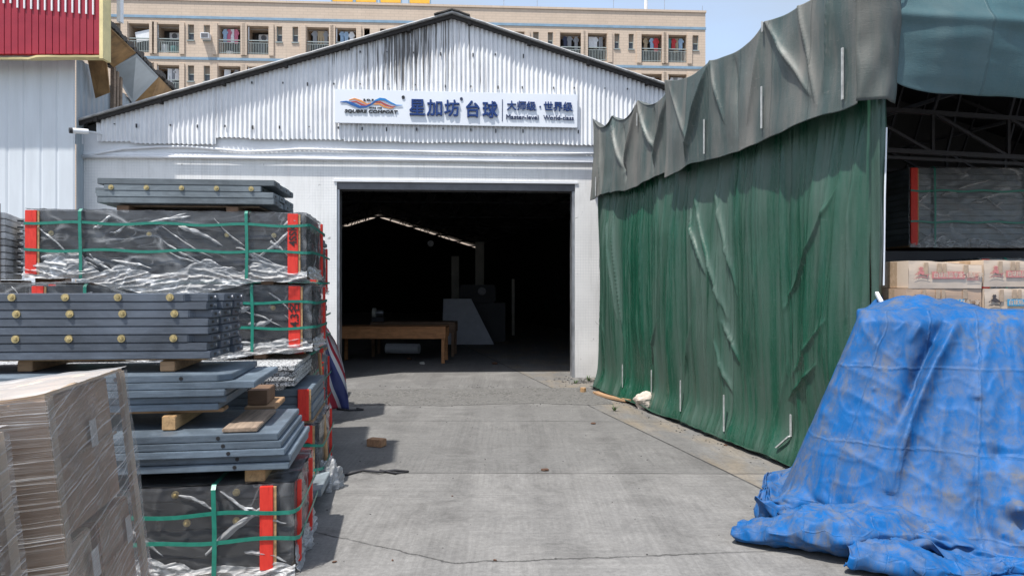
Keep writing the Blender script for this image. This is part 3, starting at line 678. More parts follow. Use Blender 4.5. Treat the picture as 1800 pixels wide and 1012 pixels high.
# sides, rear wall that stops short of the roof, roof
LEN = 34.5
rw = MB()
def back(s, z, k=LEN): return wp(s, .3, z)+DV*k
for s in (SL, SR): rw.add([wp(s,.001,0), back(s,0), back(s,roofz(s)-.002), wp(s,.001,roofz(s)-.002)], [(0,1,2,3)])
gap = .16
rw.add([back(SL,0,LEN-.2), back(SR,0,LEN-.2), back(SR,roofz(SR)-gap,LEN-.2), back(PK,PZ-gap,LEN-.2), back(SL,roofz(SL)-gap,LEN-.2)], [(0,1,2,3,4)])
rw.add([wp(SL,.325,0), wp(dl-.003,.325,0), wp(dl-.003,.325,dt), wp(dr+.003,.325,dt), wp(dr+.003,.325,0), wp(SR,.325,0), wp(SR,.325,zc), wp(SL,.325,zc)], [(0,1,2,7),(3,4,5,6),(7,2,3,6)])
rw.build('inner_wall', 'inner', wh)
for sg, sE in ((-1, wps(136,-.2)), (1, SR+.2)):
    f = lambda s, d, z: wp(s, d, z)
    rf = MB(); vs = []
    for zz in (0, .045):
        vs += [wp(PK+.0*sg,-.19,PZ+zz), wp(sE,-.19,roofz(sE)+zz), back(sE,roofz(sE)+zz,LEN+.4), back(PK,PZ+zz,LEN+.4)]
    rf.add(vs, [(0,3,2,1),(4,5,6,7),(0,1,5,4),(1,2,6,5),(2,3,7,6)]); rf.build('roof', 'roof', wh)
    bg = MB(); vs = []
    for d0, d1 in ((-.165, -.115),):
        vs = [wp(PK,d0,PZ-.006), wp(sE,d0,roofz(sE)-.006), wp(sE,d0,roofz(sE)-.062), wp(PK,d0,PZ-.062), wp(PK,d1,PZ-.006), wp(sE,d1,roofz(sE)-.006), wp(sE,d1,roofz(sE)-.062), wp(PK,d1,PZ-.062)]
    bg.add(vs, [(0,1,2,3),(7,6,5,4),(3,2,6,7),(0,4,5,1),(1,5,6,2),(0,3,7,4)]); bg.build('barge_board', 'barge', wh)
    edge = MB(); m = 60
    edge.grid(lambda u, v: wp(PK+(sE-PK)*u, -.20-.02*math.cos(2*math.pi*v), roofz(PK+(sE-PK)*u)+.022+.020*math.sin(2*math.pi*v)+.010*nz(u*30,sg,0)), m, 8)
    edge.build('roof_edge', 'roof_pale', wh, smooth=True)
for k in range(-6, 6):
    s = PK+k*1.05+.3
    if SL < s < SR: MB().box(s-.03, s+.03, -.182, .25, roofz(s)-.085, roofz(s)-.012, WM).build('purlin_end', 'barge', wh)
cap = MB(); cap.grid(lambda u, v: wp(PK+(u-.5)*.62, -.24+.95*v, PZ+.06-abs(u-.5)*.62*slope+.01*nz(u*5,v*4,0)), 10, 6); cap.build('ridge_cap', 'roof_dark', wh, solid=.02)
# roof trusses seen from below
tr = MB()
for k in (4, 8.5, 13, 17.5, 22, 26.5, 31):
    for sg, sE in ((-1, SL), (1, SR)):
        tr.bar(back(PK,PZ-.22,k), back(sE,roofz(sE)-.22,k), .07)
        for q in range(1, 5):
            s = PK+(sE-PK)*q/5; tr.bar(back(s,roofz(s)-.22,k), back(s-(sE-PK)/5*.5,4.15+.08,k), .035); tr.bar(back(s,roofz(s)-.22,k), back(s+(sE-PK)/5*.5,4.15+.08,k), .035)
    tr.bar(back(SL,4.15,k), back(SR,4.15,k), .06)
tr.build('roof_trusses', 'dark', wh)
for sg in (-1, 1):
    for q in range(4):
        s = PK+sg*(.8+q*1.5)
        if SL < s < SR: MB().bar(back(s,roofz(s)-.1,0), back(s,roofz(s)-.1,LEN), .08, .08).build('purlin', 'dark', wh)
# wavy cable and conduit on the front
cb = [(135,280),(170,270),(215,262),(280,258),(330,258),(380,262),(430,267),(480,265),(530,262),(600,264),(700,266),(800,268),(900,270),(1000,270),(1049,270)]
tag(MB().tube([wp(wps(x,-.045), -.045, wpz(x,y,-.045)) for x, y in cb], .022, 6).build('white_cable', 'white_paint', smooth=True), 'white painted cable sagging in waves across the wall over the doorway', 'cable')
tag(MB().tube([wp(wps(x,-.06), -.06, wpz(x,y,-.06)+.006*nz(x*.02,0,0)) for x, y in ((135,275),(330,276),(560,279.5),(800,282),(1049,286))], .026, 8).build('conduit_pipe', 'white_paint', smooth=True), 'straight white conduit pipe running along the wall under the wavy cable', 'pipe')
# security camera under the left eave
o = thing('security_camera', 'small white bullet security camera on the left eave corner', 'camera', P(150, 231, 11.75))
MB().tube([(.03,.03,0),(-.14,-.12,-.015)], .045, 12).build('body', 'white_metal', o, world=False, smooth=False)
MB().tube([(-.14,-.12,-.015),(-.175,-.15,-.018)], [.050,.046], 12).build('lens_hood', 'black', o, world=False)
MB().tube([(.03,.03,0),(.06,.16,.02),(.06,.4,.02)], .016, 6).build('bracket', 'white_metal', o, world=False)
o = MB().box(-.06, .06, -.03, .03, -.09, .09).build('junction_box', 'white_paint', bevel=.01); o.location = wp(wps(142), -.05, wpz(142, 246)); o.rotation_euler.z = TW; tag(o, 'white cable junction box on the wall beneath the security camera', 'junction box')
o = thing('rusty_bracket', 'rusty brown iron bracket on the wall corner by the green curtain', 'bracket', wp(wps(1045), -.05, wpz(1045, 322)), TW)
MB().box(-.05, .05, -.05, .04, -.08, .08).build('plate', 'bark', o, world=False); MB().bar((0,0,.03), (.12,-.05,-.02), .03).build('arm', 'bark', o, world=False)

# ---------------------------------------------------------------- shop sign
sa, sb = wps(588, -.15), wps(1015, -.15); sw = sb-sa; sz = wpz(588, 216, -.15); sh = .585
sg = thing('shop_sign', 'long white sign with blue Chinese lettering and wave logo on the corrugated gable', 'sign', wp(sa, -.15, sz), rot=(0, R(.35), TW))
MB().box(0, sw, 0, .035, 0, sh).build('board', 'sign_white', sg, world=False, bevel=.004)
fr = MB(); fr.box(.2, .26, .037, .055, .05, sh-.05); fr.box(sw-.26, sw-.2, .037, .055, .05, sh-.05); fr.build('mounting', 'steel', sg, world=False)
def sx(px): return (px-588)/427*sw
def szz(px, py): return (216-py+(px-588)*.018)/60*sh
fx = lambda z: (z/3.913)+570                     # from the close look at the sign
def pt(x, y): px, py = x/3.913+570, y/3.913+140; return sx(px), szz(px, py)
def glyphs(name, body, xa, xb, yb, yt, m, off=.012, shear=0, ext=.012):
    o = text(name, body, 1, m, sg, (0,0,0), ext=.5, off=0, shear=shear)
    if off:                                      # a bolder cut: the outline struck several times side by side
        me = o.data; v0 = [v.co.copy() for v in me.vertices]; f0 = [tuple(p.vertices) for p in me.polygons]; vs = []; fs = []
        for q, (ax, ay) in enumerate(((-1,-1),(1,-1),(-1,1),(1,1),(0,0))):
            fs += [tuple(i+len(vs) for i in f) for f in f0]; vs += [(c.x+ax*off, c.y+ay*off, c.z+(.02*q if c.z > 0 else 0)) for c in v0]
        m2 = bpy.data.meshes.new(name); m2.from_pydata(vs, [], fs); m2.materials.append(M[m]); o.data = m2
    bb = [v.co for v in o.data.vertices]; x0 = min(c.x for c in bb); x1 = max(c.x for c in bb); y0 = min(c.y for c in bb); y1 = max(c.y for c in bb)
    pa = pt(xa, yb); pb = pt(xb, yb); ptp = pt((xa+xb)/2, yt); wdt = pb[0]-pa[0]; hgt = ptp[1]-(pa[1]+pb[1])/2
    fxs, fys = wdt/(x1-x0), hgt/(y1-y0)
    o.scale = (fxs, fys, ext*2)
    o.location = (pa[0]-x0*fxs, -ext-.001, (pa[1]+pb[1])/2-y0*fys); return o
glyphs('lettering', '星', 578, 684, 246, 134, 'sign_blue', .02, 0, .016)
glyphs('lettering', '加', 697, 802, 250, 136, 'sign_blue', .02, 0, .016)
glyphs('lettering', '坊', 817, 920, 252, 136, 'sign_blue', .02, 0, .016)
glyphs('lettering', '台', 965, 1060, 258, 142, 'sign_blue', .02, 0, .016)
glyphs('lettering', '球', 1078, 1183, 262, 145, 'sign_blue', .02, 0, .016)
glyphs('lettering', '大师级', 1248, 1450, 208, 142, 'sign_blue', .014)
glyphs('lettering', '世界级', 1504, 1705, 212, 146, 'sign_blue', .014)
a = pt(1479, 181); MB().tube([(a[0],-.013,a[1]),(a[0],-.001,a[1])], .016, 10).build('dot', 'sign_blue', sg, world=False)
glyphs('lettering', 'Master-level', 1243, 1467, 270, 238, 'sign_navy', .008, 0, .008)
glyphs('lettering', 'World-class', 1502, 1714, 274, 242, 'sign_navy', .008, 0, .008)
glyphs('registered_mark', '®', 524, 546, 131, 107, 'black', .02, 0, .006)
glyphs('registered_mark', '®', 923, 943, 139, 117, 'sign_navy', .02, 0, .006)
glyphs('lettering', 'SQUBRE COMFORT', 138, 498, 234, 208, 'black', .022, .15, .008)
glyphs('lettering', 'S.O.F', 264, 334, 147, 132, 'black', .02, 0, .006)
glyphs('lettering', 'SINCE 1998', 303, 390, 199, 188, 'black', .01, 0, .005)
a, b = pt(1216, 283), pt(1216, 130); MB().box(a[0]-.006, a[0]+.006, -.008, -.001, a[1], b[1]).build('divider', 'sign_navy', sg, world=False)
def wave(m, top, bot, d):
    poly = [pt(*q) for q in top]+[pt(*q) for q in bot[::-1]]
    MB().prism(poly, 0, .008, Matrix.Translation((0,-.001-d,0)) @ Matrix.Rotation(R(90), 4, 'X')).build('wave', m, sg, world=False)
wave('wave_orange', [(165,139),(205,126),(250,140),(290,165),(315,158)], [(175,141),(205,136),(245,152),(285,172),(318,164)], 0)
wave('wave_red', [(180,152),(215,147),(255,166),(285,176),(308,168)], [(188,156),(215,156),(250,176),(285,182),(312,174)], .002)
wave('wave_navy', [(108,152),(150,146),(190,156),(240,180),(285,180),(320,162),(345,138),(380,124),(420,132)], [(108,156),(150,158),(190,178),(235,196),(285,192),(325,170),(350,148),(385,138),(420,142)], .004)
wave('wave_blue', [(340,142),(375,124),(410,128),(450,152),(490,172),(530,174)], [(345,150),(378,140),(410,144),(450,164),(490,180),(530,177)], .006)
wave('wave_red', [(340,152),(380,148),(420,168),(455,182),(482,184)], [(348,158),(380,158),(415,178),(455,189),(480,188)], .002)
wave('wave_orange', [(330,166),(370,160),(410,180),(440,192),(470,192)], [(340,172),(370,170),(405,190),(440,199),(468,196)], 0)

# ---------------------------------------------------------------- pale metal shed on the left with red billboard
SY = 11.85; sx0, sx1 = -9.6, (132-900)/F*SY; sht = H-(97-506)/F*SY
ds = Vector((-.19, .98, 0)).normalized()
shd = thing('metal_shed', 'pale blue-grey sheet metal shed with broken eave left of the warehouse', 'shed', (sx1, SY, 0))
xs_ = [ (p-900)/F*SY for p in (-640,-540,-440,-340,-280,-240,-205,-172,-140,-105,-70,-28,14.5,43,73,101,132)]
for a, b in zip(xs_, xs_[1:]):
    m = MB(); m.grid(lambda u, v: (a+(b-a)*u, SY-(.012 if .06 < u < .94 else 0), sht*1.12*v), 10, 2) 
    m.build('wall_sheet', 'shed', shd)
s2 = MB(); n = 140
def side(u, v):
    k = u*6.0; c = 1 if (u*26) % 1 < .55 else 0
    p = Vector((sx1, SY, 0))+ds*k; return (p.x+.02*c, p.y, v*(sht-.02+.12*nz(u*6,3,0)))
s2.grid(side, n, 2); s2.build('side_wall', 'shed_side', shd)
# torn timber-and-tile eave along the side
e0 = P(186, 42, 12.0); e1 = e0+ds*4.45
til = MB(); k = 46
for q in range(k):
    p = e0+(e1-e0)*((q+.5)/k); r0 = rr.uniform(-.03,.03)
    til.box(-.05, .06, -.055, .055, -.02, .05+r0, Matrix.Translation(p+Vector((0,0,r0))) @ Matrix.Rotation(R(10), 4, 'Z'))
    til.box(-1.2, -.04, -.055, .055, .0, .05, Matrix.Translation(p+Vector((0,0,r0))) @ Matrix.Rotation(R(10), 4, 'Z') @ Matrix.Rotation(R(14), 4, 'Y'))
til.build('roof_tiles', 'roof_dark', shd)
def sp(k, out, z): p = Vector((sx1, SY, 0))+ds*k; return (p.x+out, p.y, z)
ez = e0.z; eo = e0.x-(sx1-.02)
pan = MB()
def board(pts, m='soffit', name='soffit_board'):
    b = MB(); n_ = len(pts); q = [Vector(p) for p in pts]; nn = (q[1]-q[0]).cross(q[2]-q[0]).normalized()*.02
    b.add([p for p in q]+[p+nn for p in q], [tuple(range(n_)), tuple(range(n_, 2*n_))[::-1]]+[(i,(i+1)%n_,n_+(i+1)%n_,n_+i) for i in range(n_)]); b.build(name, m, shd)
board([sp(.12,.05,5.9), sp(.12,.50,ez-.05), sp(1.5,.52,ez-.06), sp(1.5,.10,5.72)])
board([sp(.16,.06,5.86), sp(.2,.42,5.7), sp(.75,.30,5.05), sp(.75,.05,4.95)])
board([sp(1.52,.05,5.72), sp(1.52,.53,ez-.08), sp(2.9,.53,ez-.10), sp(2.7,.06,5.35)], 'shed_side', 'hanging_sheet')
board([sp(2.72,.05,5.4), sp(2.9,.54,ez-.1), sp(4.4,.54,ez-.12), sp(4.4,.08,4.7), sp(3.1,.06,4.85)])
board([sp(3.0,.10,5.0), sp(3.3,.42,5.5), sp(4.3,.45,5.3), sp(4.2,.10,4.5)])
for k_ in (1.55, 1.72, 1.9): MB().bar(sp(k_,.06,3.9), sp(k_,.08,5.75), .07).build('timber_stud', 'wood_grey', shd)
bb = thing('billboard', 'red slatted billboard with cream frame on the metal shed', 'billboard', P(0, 97, 11.5))
YB = 11.45; X0, X1 = -14.2, (176-900)/F*YB; Z0 = H-(94-506)/F*YB; fy = YB
for k_ in range(17):
    wd = 12.1/F*YB; b = X1-.012-k_*wd; a = b-wd+.012
    MB().box(a, b, YB+.02, YB+.07, Z0+.0, Z0+2.2).build('slat', 'bboard_red', bb)
MB().box(X0, X1, YB+.08, YB+.12, Z0, Z0+2.2).build('backing', 'bboard_red', bb)
wl = MB()
for k_ in range(17):
    wd = 12.1/F*YB; x = X1-.006-(k_+1)*wd; zb = H-(((26-k_*1.1) if k_ < 12 else 6)-506)/F*YB
    MB().box(x-.010, x+.014, YB-.004, YB+.016, zb, Z0+2.2).build('white_bar', 'white_metal', bb)
MB().box(X1+.003, X1+.062, YB-.03, YB+.2, Z0-.09, Z0+2.25).build('frame', 'cream', bb)
lip = MB(); lip.grid(lambda u, v: (X0+(X1-X0)*u, YB-.03+.2*v, Z0-.045-.045*(1 if u < .86 else .2+nz(u*60,0,0))*(1-v)+.02*nz(u*20,v,1)), 60, 3); lip.build('frame', 'cream', bb, solid=.03)
MB().box(X1+.10, X1+.16, YB+.3, YB+.4, 6.0, Z0+2.2).build('pole', 'white_metal', bb)

# ---------------------------------------------------------------- inside the warehouse
def bench(name, label, mat, x0, x1, y0, y1, h, ap=.14):
    o = thing(name, label, 'bench', ((x0+x1)/2, y0, 0))
    MB().box(x0, x1, y0, y1, h-.035, h).build('top', mat, o, bevel=.004)
    MB().box(x0, x1, y0-.03, y0-.002, h-ap-.0, h-.04).build('apron', mat, o, bevel=.003); MB().box(x0, x1, y1+.002, y1+.03, h-ap, h-.04).build('apron', mat, o)
    for x in (x0+.02, x1-.09):
        for y in (y0, y1-.08): MB().box(x, x+.07, y, y+.07, 0, h-.038).build('leg', mat, o, bevel=.003)
    return o
bench('wooden_bench', 'long reddish pine workbench frame just inside the doorway', 'wood_red', -3.75, -1.41, 15.1, 15.9, .775, .25)
bench('wooden_bench', 'darker workbench behind the reddish pine bench', 'wood_dark', -3.3, -1.33, 16.6, 17.4, .80, .25)
o = MB().tube([(-3.0,17.0,.16),(-2.2,16.85,.16)], .12, 14).build('foam_roll', 'foam'); tag(o, 'white foam roll lying on the floor under the benches', 'foam roll')
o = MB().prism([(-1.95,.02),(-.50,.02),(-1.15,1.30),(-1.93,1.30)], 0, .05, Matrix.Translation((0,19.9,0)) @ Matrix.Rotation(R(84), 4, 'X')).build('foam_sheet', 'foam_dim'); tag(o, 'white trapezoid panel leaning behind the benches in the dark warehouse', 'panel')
def post(px, pa, pb, Y, w): 
    a, b = P(px, pa, Y), P(px, pb, Y); return MB().box(a.x-w/2, a.x+w/2, Y, Y+w, b.z, a.z)
for px, pa, pb, Y, w, lb in ((800,450,517,24,.25,'pale plaster column left of its taller neighbour deep in the warehouse'),(843,425,510,24,.29,'taller pale plaster column deep in the warehouse, middle of three'),(902,490,525,24,.10,'short thin pale post right of the plaster columns in the dark')):
    a, b = P(px, pa, Y), P(px, pb, Y)
    tag(MB().box(a.x-w/2, a.x+w/2, Y, Y+w, 0, a.z, None).build('interior_column', 'inner_pale'), lb, 'column')
for px, py, lb in ((757,428,'round dim lamp hanging in the dark warehouse'),):
    c = P(px, py, 22); tag(MB().ball(c, (.10,.10,.10)).build('hanging_lamp', 'white_paint'), lb, 'lamp')
o = thing('machine', 'dark machine under dust in front of the pale columns', 'machine', (-1.3, 21.5, 0)); MB().box(-1.9,-.2,21.3,22.2,0,1.15).build('base','dark',o); MB().box(-1.6,-.5,21.5,22.0,1.153,1.7).build('head','dark',o,bevel=.05); MB().tube([(-.9,21.3,1.5),(-.9,21.24,1.5)],.12,12).build('dial','darkgrey',o)
o = thing('table_grinder', 'small pale bench grinder on the dark worktop at left inside', 'grinder', (-3.2, 17.0, .802)); MB().box(-.14,.14,-.08,.08,0,.10).build('base','dark',o,world=False); MB().tube([(-.13,0,.2),(-.05,0,.2)],.12,14).build('wheel','inner_pale',o,world=False); MB().tube([(-.05,0,.2),(.12,0,.2)],.07,12).build('motor','steel',o,world=False)

# ---------------------------------------------------------------- slate stacks on the left
YAW = R(9)
def slab_mesh(name, L, D, t, m, notch=0, chamfer=0):
    mb = MB()
    if notch: poly = [(-L,0), (-.13,0), (-.105,.03), (0,.03), (0,D), (-L,D)]
    elif chamfer: poly = [(-L,0), (-chamfer,0), (0,chamfer*.9), (0,D), (-L,D)]
    else: poly = [(-L,0), (0,0), (0,D), (-L,D)]
    mb.prism(poly, 0, t); return mb
def bolt_part(u, w, parent, r=.022):
    b = MB().tube([(u,.003,w),(u,-.008,w)], r, 14); b.tube([(u,-.008,w),(u,-.015,w)], [r*.62,r*.55], 6); b.tube([(u,-.015,w),(u,-.017,w)], [r*.3,r*.25], 6)
    return b.build('bolt', 'brass', parent, world=False)
def loose_stack(org, yaw, spec, D, t, m, label, group, nm='slate_slab', L=2.0, rowlab=None):
    """spec: bottom to top, (du, dv, kind, bolts)"""
    n = len(spec); o0 = Vector(org); Rz = Matrix.Rotation(yaw, 4, 'Z'); r_ = random.Random(len(label))
    for i, sp_ in enumerate(spec):
        du, dv, kind = sp_[:3]; bolts = sp_[3] if len(sp_) > 3 else (); rk = rank(n-1-i, n)
        o = thing(nm, label.replace('#', rk), 'slab', o0+Rz @ Vector((du, dv, i*t)), yaw+r_.uniform(-.004,.004), group)
        mb = slab_mesh('slab', L, D, t-.003, m, kind == 'notch', .07 if kind == 'chamfer' else 0)
        mb.build('slab', m, o, world=False, bevel=.004)
        for u in bolts: bolt_part(u, t*.5, o)
        if len(sp_) > 4:
            for u in sp_[4]: MB().tube([(u,.001,t*.5),(u,-.0015,t*.5)], .011, 10).build('bolt_hole', 'black', o, world=False)
def block(org, yaw, L, D, h, m, label, name='timber_block', cat='timber', group=None):
    o = MB().box(0, L, 0, D, 0, h).build(name, m, bevel=.004); o.location = org; o.rotation_euler.z = yaw; return tag(o, label, cat, group)

def wrapped_pallet(name, label, org, yaw, L, D, Hh, n, posts=(), sideposts=(), vstraps=(), hstraps=(.3,.72), film=True, seed=0, base=True, drape=0, bolts=(), marks=None, m='slate_film', blocks=()):
    o = thing(name, label, 'pallet', org, yaw, 'strapped pallets of slate')
    r_ = random.Random(seed); t = Hh/n
    for i in range(n):
        slab = MB().box(-L+r_.uniform(0,.012), -r_.uniform(.0,.012), r_.uniform(0,.006), D, i*t+.001, (i+1)*t-.003).build('slab', m, o, world=False, bevel=.004)
        if i in bolts:
            for u in bolts[i]: bolt_part(u, i*t+t*.5, slab, .02)
    if base:
        MB().box(-L-.01, .005, -.012, D, -.022, -.002).build('base_board', 'wood', o, world=False)
    for u in blocks: MB().box(u-.05, u+.05, .01, D-.02, -.08, -.0235).build('skid', 'wood_dark', o, world=False)
    pt_ = .022
    for (u, w) in posts:
        p_ = MB().box(u-w/2, u+w/2, -.012-pt_, -.014, .0, Hh-.005).build('corner_post', 'red', o, world=False, bevel=.003)
        MB().box(u+w/2-.002, u+w/2+.016, -.012-pt_*.7, -.013, .0, Hh-.01).build('wood_strip', 'wood_y', o, world=False)
        if marks and u in marks:
            body, zz, sz = marks[u]; text('marking', body, sz, 'ink', p_, (u+sz*.35, -.012-pt_-.003, zz), (R(90), R(-90), 0), .001, .002)
    for (v, w) in sideposts:
        MB().box(.014, .014+pt_, v-w/2, v+w/2, 0, Hh-.01).build('corner_post', 'red', o, world=False, bevel=.003)
        MB().box(.013, .013+pt_*.7, v+w/2+.001, v+w/2+.02, 0, Hh-.02).build('wood_strip', 'wood_y', o, world=False)
    e = .040; sw_ = .011
    for q, f in enumerate(hstraps):
        z = Hh*f; st = MB(); sag = .006
        pts = []
        for k in range(31):
            u = -L+L*k/30*.995; pts.append((u, -e+.018*(1-min(1, min(abs(u-pu) for pu, _ in posts)/.12) if posts else 0)*-0-0, z+.006*math.sin(k*1.1+q)))
        vs = []; fs = []
        path = [(-L, -e)]+[(p[0], p[1]) for p in pts[1:]]+[(.02, -.03), (.04, .0), (.044, .06), (.044, D*.5), (.044, D)]
        for k, (u, v) in enumerate(path):
            zz = z+.008*math.sin(k*.7+q*2+seed); vs += [(u,v,zz-sw_), (u,v,zz+sw_)]
        for k in range(len(path)-1): fs.append((2*k, 2*k+2, 2*k+3, 2*k+1))
        st.add(vs, fs).build('strap', 'strap', o, world=False, solid=.002)
    for q, u in enumerate(vstraps):
        vs = []; fs = []
        path = [(-e-.004, -.03), (-e-.004, Hh*.25), (-e-.004, Hh*.5), (-e-.004, Hh*.75), (-e-.003, Hh-.01), (-.02, Hh+.012), (.03, Hh+.014), (D*.5, Hh+.012), (D, Hh+.01)]
        for k, (v, zz) in enumerate(path):
            uu = u+.004*math.sin(k+q); vs += [(uu-sw_*1.1, v, zz), (uu+sw_*1.1, v, zz)]
        for k in range(len(path)-1): fs.append((2*k, 2*k+1, 2*k+3, 2*k+2))
        st = MB().add(vs, fs).build('strap', 'strap', o, world=False, solid=.002)
    if film:
        def wr(a, b, s):  # wrinkle height of the film
            w = noise.noise(Vector((a*2.2+s, b*3.2, s*3.1)))*.5; rdg = 1-abs(noise.noise(Vector((a*3.3+2.2*w, b*5+a*2.5, s))))*2
            rd2 = 1-abs(noise.noise(Vector((a*6+b*4, b*9-a*5, s+9))))*2
            return .010*max(0, rdg)**5+.003*max(0, rd2)**4+.003*w
        f = MB(); nu, nv = int(70*L), int(70*Hh); cl = .006
        f.grid(lambda u, v: (-L-.01+(L+.022)*u, -cl-.006-max(0, wr(u*L, v*Hh, seed)), -.02+(Hh+.026)*v), nu, nv)
        f.grid(lambda u, v: (.012+max(0, wr(u*D+7, v*Hh, seed+3)), -.010+(D+.02)*u, -.02+(Hh+.026)*v), int(50*D), int(50*Hh))
        f.grid(lambda u, v: (-L-.01+(L+.022)*u, -.010+(D+.02)*v, Hh+.006+max(0, wr(u*L+3, v*D, seed+5))), int(30*L), int(24*D))
        f.build('film', 'film', o, smooth=True, world=False)
        rc = random.Random(seed+77)
        def crease(u0, w0, u1, w1, wd):
            n_ = 40; k_ = rc.uniform(0, 50)
            def cf(a, b):
                uu = u0+(u1-u0)*a; ww = w0+(w1-w0)*a+.022*math.sin(a*3.1+k_)+.012*nz(a*5, k_, 0); tp_ = math.sin(math.pi*min(1, .06+a*.93))**.6*(.55+.6*abs(nz(a*4, k_, 3)))
                h_ = (b-.5)*wd*tp_; r_ = 1-abs(noise.noise(Vector((a*4+k_, b*4, k_))))*2
                return (uu-h_*.35, -.016-.020*(1-abs(b-.5)*2)*tp_-.012*max(0, r_)*tp_, ww+h_)
            return cf
        kk = len(f.v); 
        for q in range(int(10*L)+2):
            u0 = rc.uniform(-L+.05, -.12); w0 = rc.uniform(.12, .92)*Hh; an = rc.choice((-1, 1))*rc.uniform(.05, .9); ln = rc.uniform(.12, .5)
            u1 = min(-.03, u0+ln*math.cos(an)); w1 = min(Hh-.01, max(.03, w0+ln*math.sin(an)))
            cr_ = MB().grid(crease(u0, w0, u1, w1, rc.uniform(.02, .075)), 40, 8)
            cr_.build('film_crease', 'film_bunch', o, smooth=True, world=False)
        # the film's loose hem, bunched at the foot
        r2 = random.Random(seed+40)
        hm = MB(); top = .13 if not drape else .16
        def hem(u, v):
            uu = -L-.01+(L+.03)*u; sagg = drape*sum(h_*math.sin(math.pi*min(1, max(0, (uu-a)/(b-a))))**1.2 for a, b, h_ in SWAG) if drape else 0
            hh = top*(.35+1.3*abs(nz(uu*1.9, seed, 0))+.5*abs(nz(uu*6, seed, 2))); z = -.030-sagg+(hh+sagg*.8)*v
            lean = nz(uu*1.1, seed+6, 0)*2.2
            q1 = 1-abs(noise.noise(Vector((uu*5+lean*z*9, z*20+uu*2.2*math.copysign(1, lean), seed))))*2; q2 = 1-abs(noise.noise(Vector((uu*11-z*18, z*34+uu*3, seed+4))))*2; q3 = nz(uu*24, z*40, seed+2)
            d_ = .030*max(0, q1)**2+.014*max(0, q2)**2+.005*q3
            return (uu, -.016-d_*(1-.55*v)-.014*(1-v), z+.008*nz(uu*6, v*9, 1))
        hm.grid(hem, int(150*L), 34); hm.build('film_hem', 'film_bunch', o, smooth=True, world=False)
        hr = MB(); hr.grid(lambda u, v: (.018+.03*(1-v)*(.5+.5*math.sin(v*15+u*9))+.014*nz(u*9, v*9, seed), -.01+(D+.02)*u, -.035+.14*v*(.7+.6*abs(nz(u*3, seed, 4)))), 50, 16); hr.build('film_hem', 'film_bunch', o, smooth=True, world=False)
    return o
SWAG = [(-1.80,-.25,.13), (-.36,.0,.03), (-2.2,-1.7,.0)]

# pallet on the ground at the front
wrapped_pallet('wrapped_slate_pallet', 'film-wrapped slate pallet on the ground at the very front, red post and green straps', (-1.235,4.0,.035), YAW, 2.0, .86, .47, 6,
  posts=((-.135,.072),), sideposts=((.10,.045),(.62,.05)), vstraps=(-.41,), hstraps=(.37,.69), seed=1, bolts={3: (-.30,-.56), 5: (-.30,-.62)}, blocks=(-.5,-1.3))
block((-1.50,3.99,.512), YAW, .11, .7, .078, 'wood_y', 'pale timber block between the front wrapped pallet and the blue-grey slabs above')
block((-2.7,3.99,.512), YAW, .11, .7, .078, 'wood_y', 'timber block under the far left end of the blue-grey slabs')
loose_stack((-1.235,3.97,.591), YAW, [(-.01,0,'plain',(),(-.29,)), (0,.02,'plain',(),(-.29,)), (-.03,-.01,'plain',(),(-.30,)), (-.05,.0,'plain',(),(-.31,)), (-.07,.015,'plain',(),(-.32,))], .84, .040, 'slate', 'blue-grey slate slab, # in the stack resting on the front wrapped pallet', 'blue-grey slabs in the stack of five')
block((-1.62,3.97,.793), YAW, .19, .62, .022, 'wood_grey', 'flat brown offcut board lying on the stack of five blue-grey slabs', 'offcut_board', 'board')
block((-1.985,4.03,.793), YAW, .075, .6, .080, 'wood_y', 'upright timber block on the five blue-grey slabs under a plank')
block((-2.9,4.03,.793), YAW, .075, .6, .080, 'wood_y', 'timber block at the left end of the five slabs, under the plank')
block((-3.0,3.99,.8745), YAW-.02, 1.32, .12, .022, 'wood', 'long pale plank on the timber block under the overhanging slabs', 'plank', 'board')
loose_stack((-1.63,4.09,.898), YAW, [(-.06,.02,'plain'), (-.02,.03,'plain'), (-.02,.0,'plain'), (.14,.02,'plain'), (.00,.04,'chamfer',(),(-.27,-.62))], .80, .0405, 'slate', 'blue-grey slate slab, # in the staggered stack above the plank', 'staggered blue-grey slabs')
block((-1.83,4.92,.79), YAW, .13, .32, .10, 'wood_dark', 'dark timber block behind the staggered slabs, beside granite'); block((-1.83,4.86,.752), YAW, .20, .45, .034, 'wood', 'pale timber batten under the dark block beside the granite slabs', 'timber_batten', 'board')
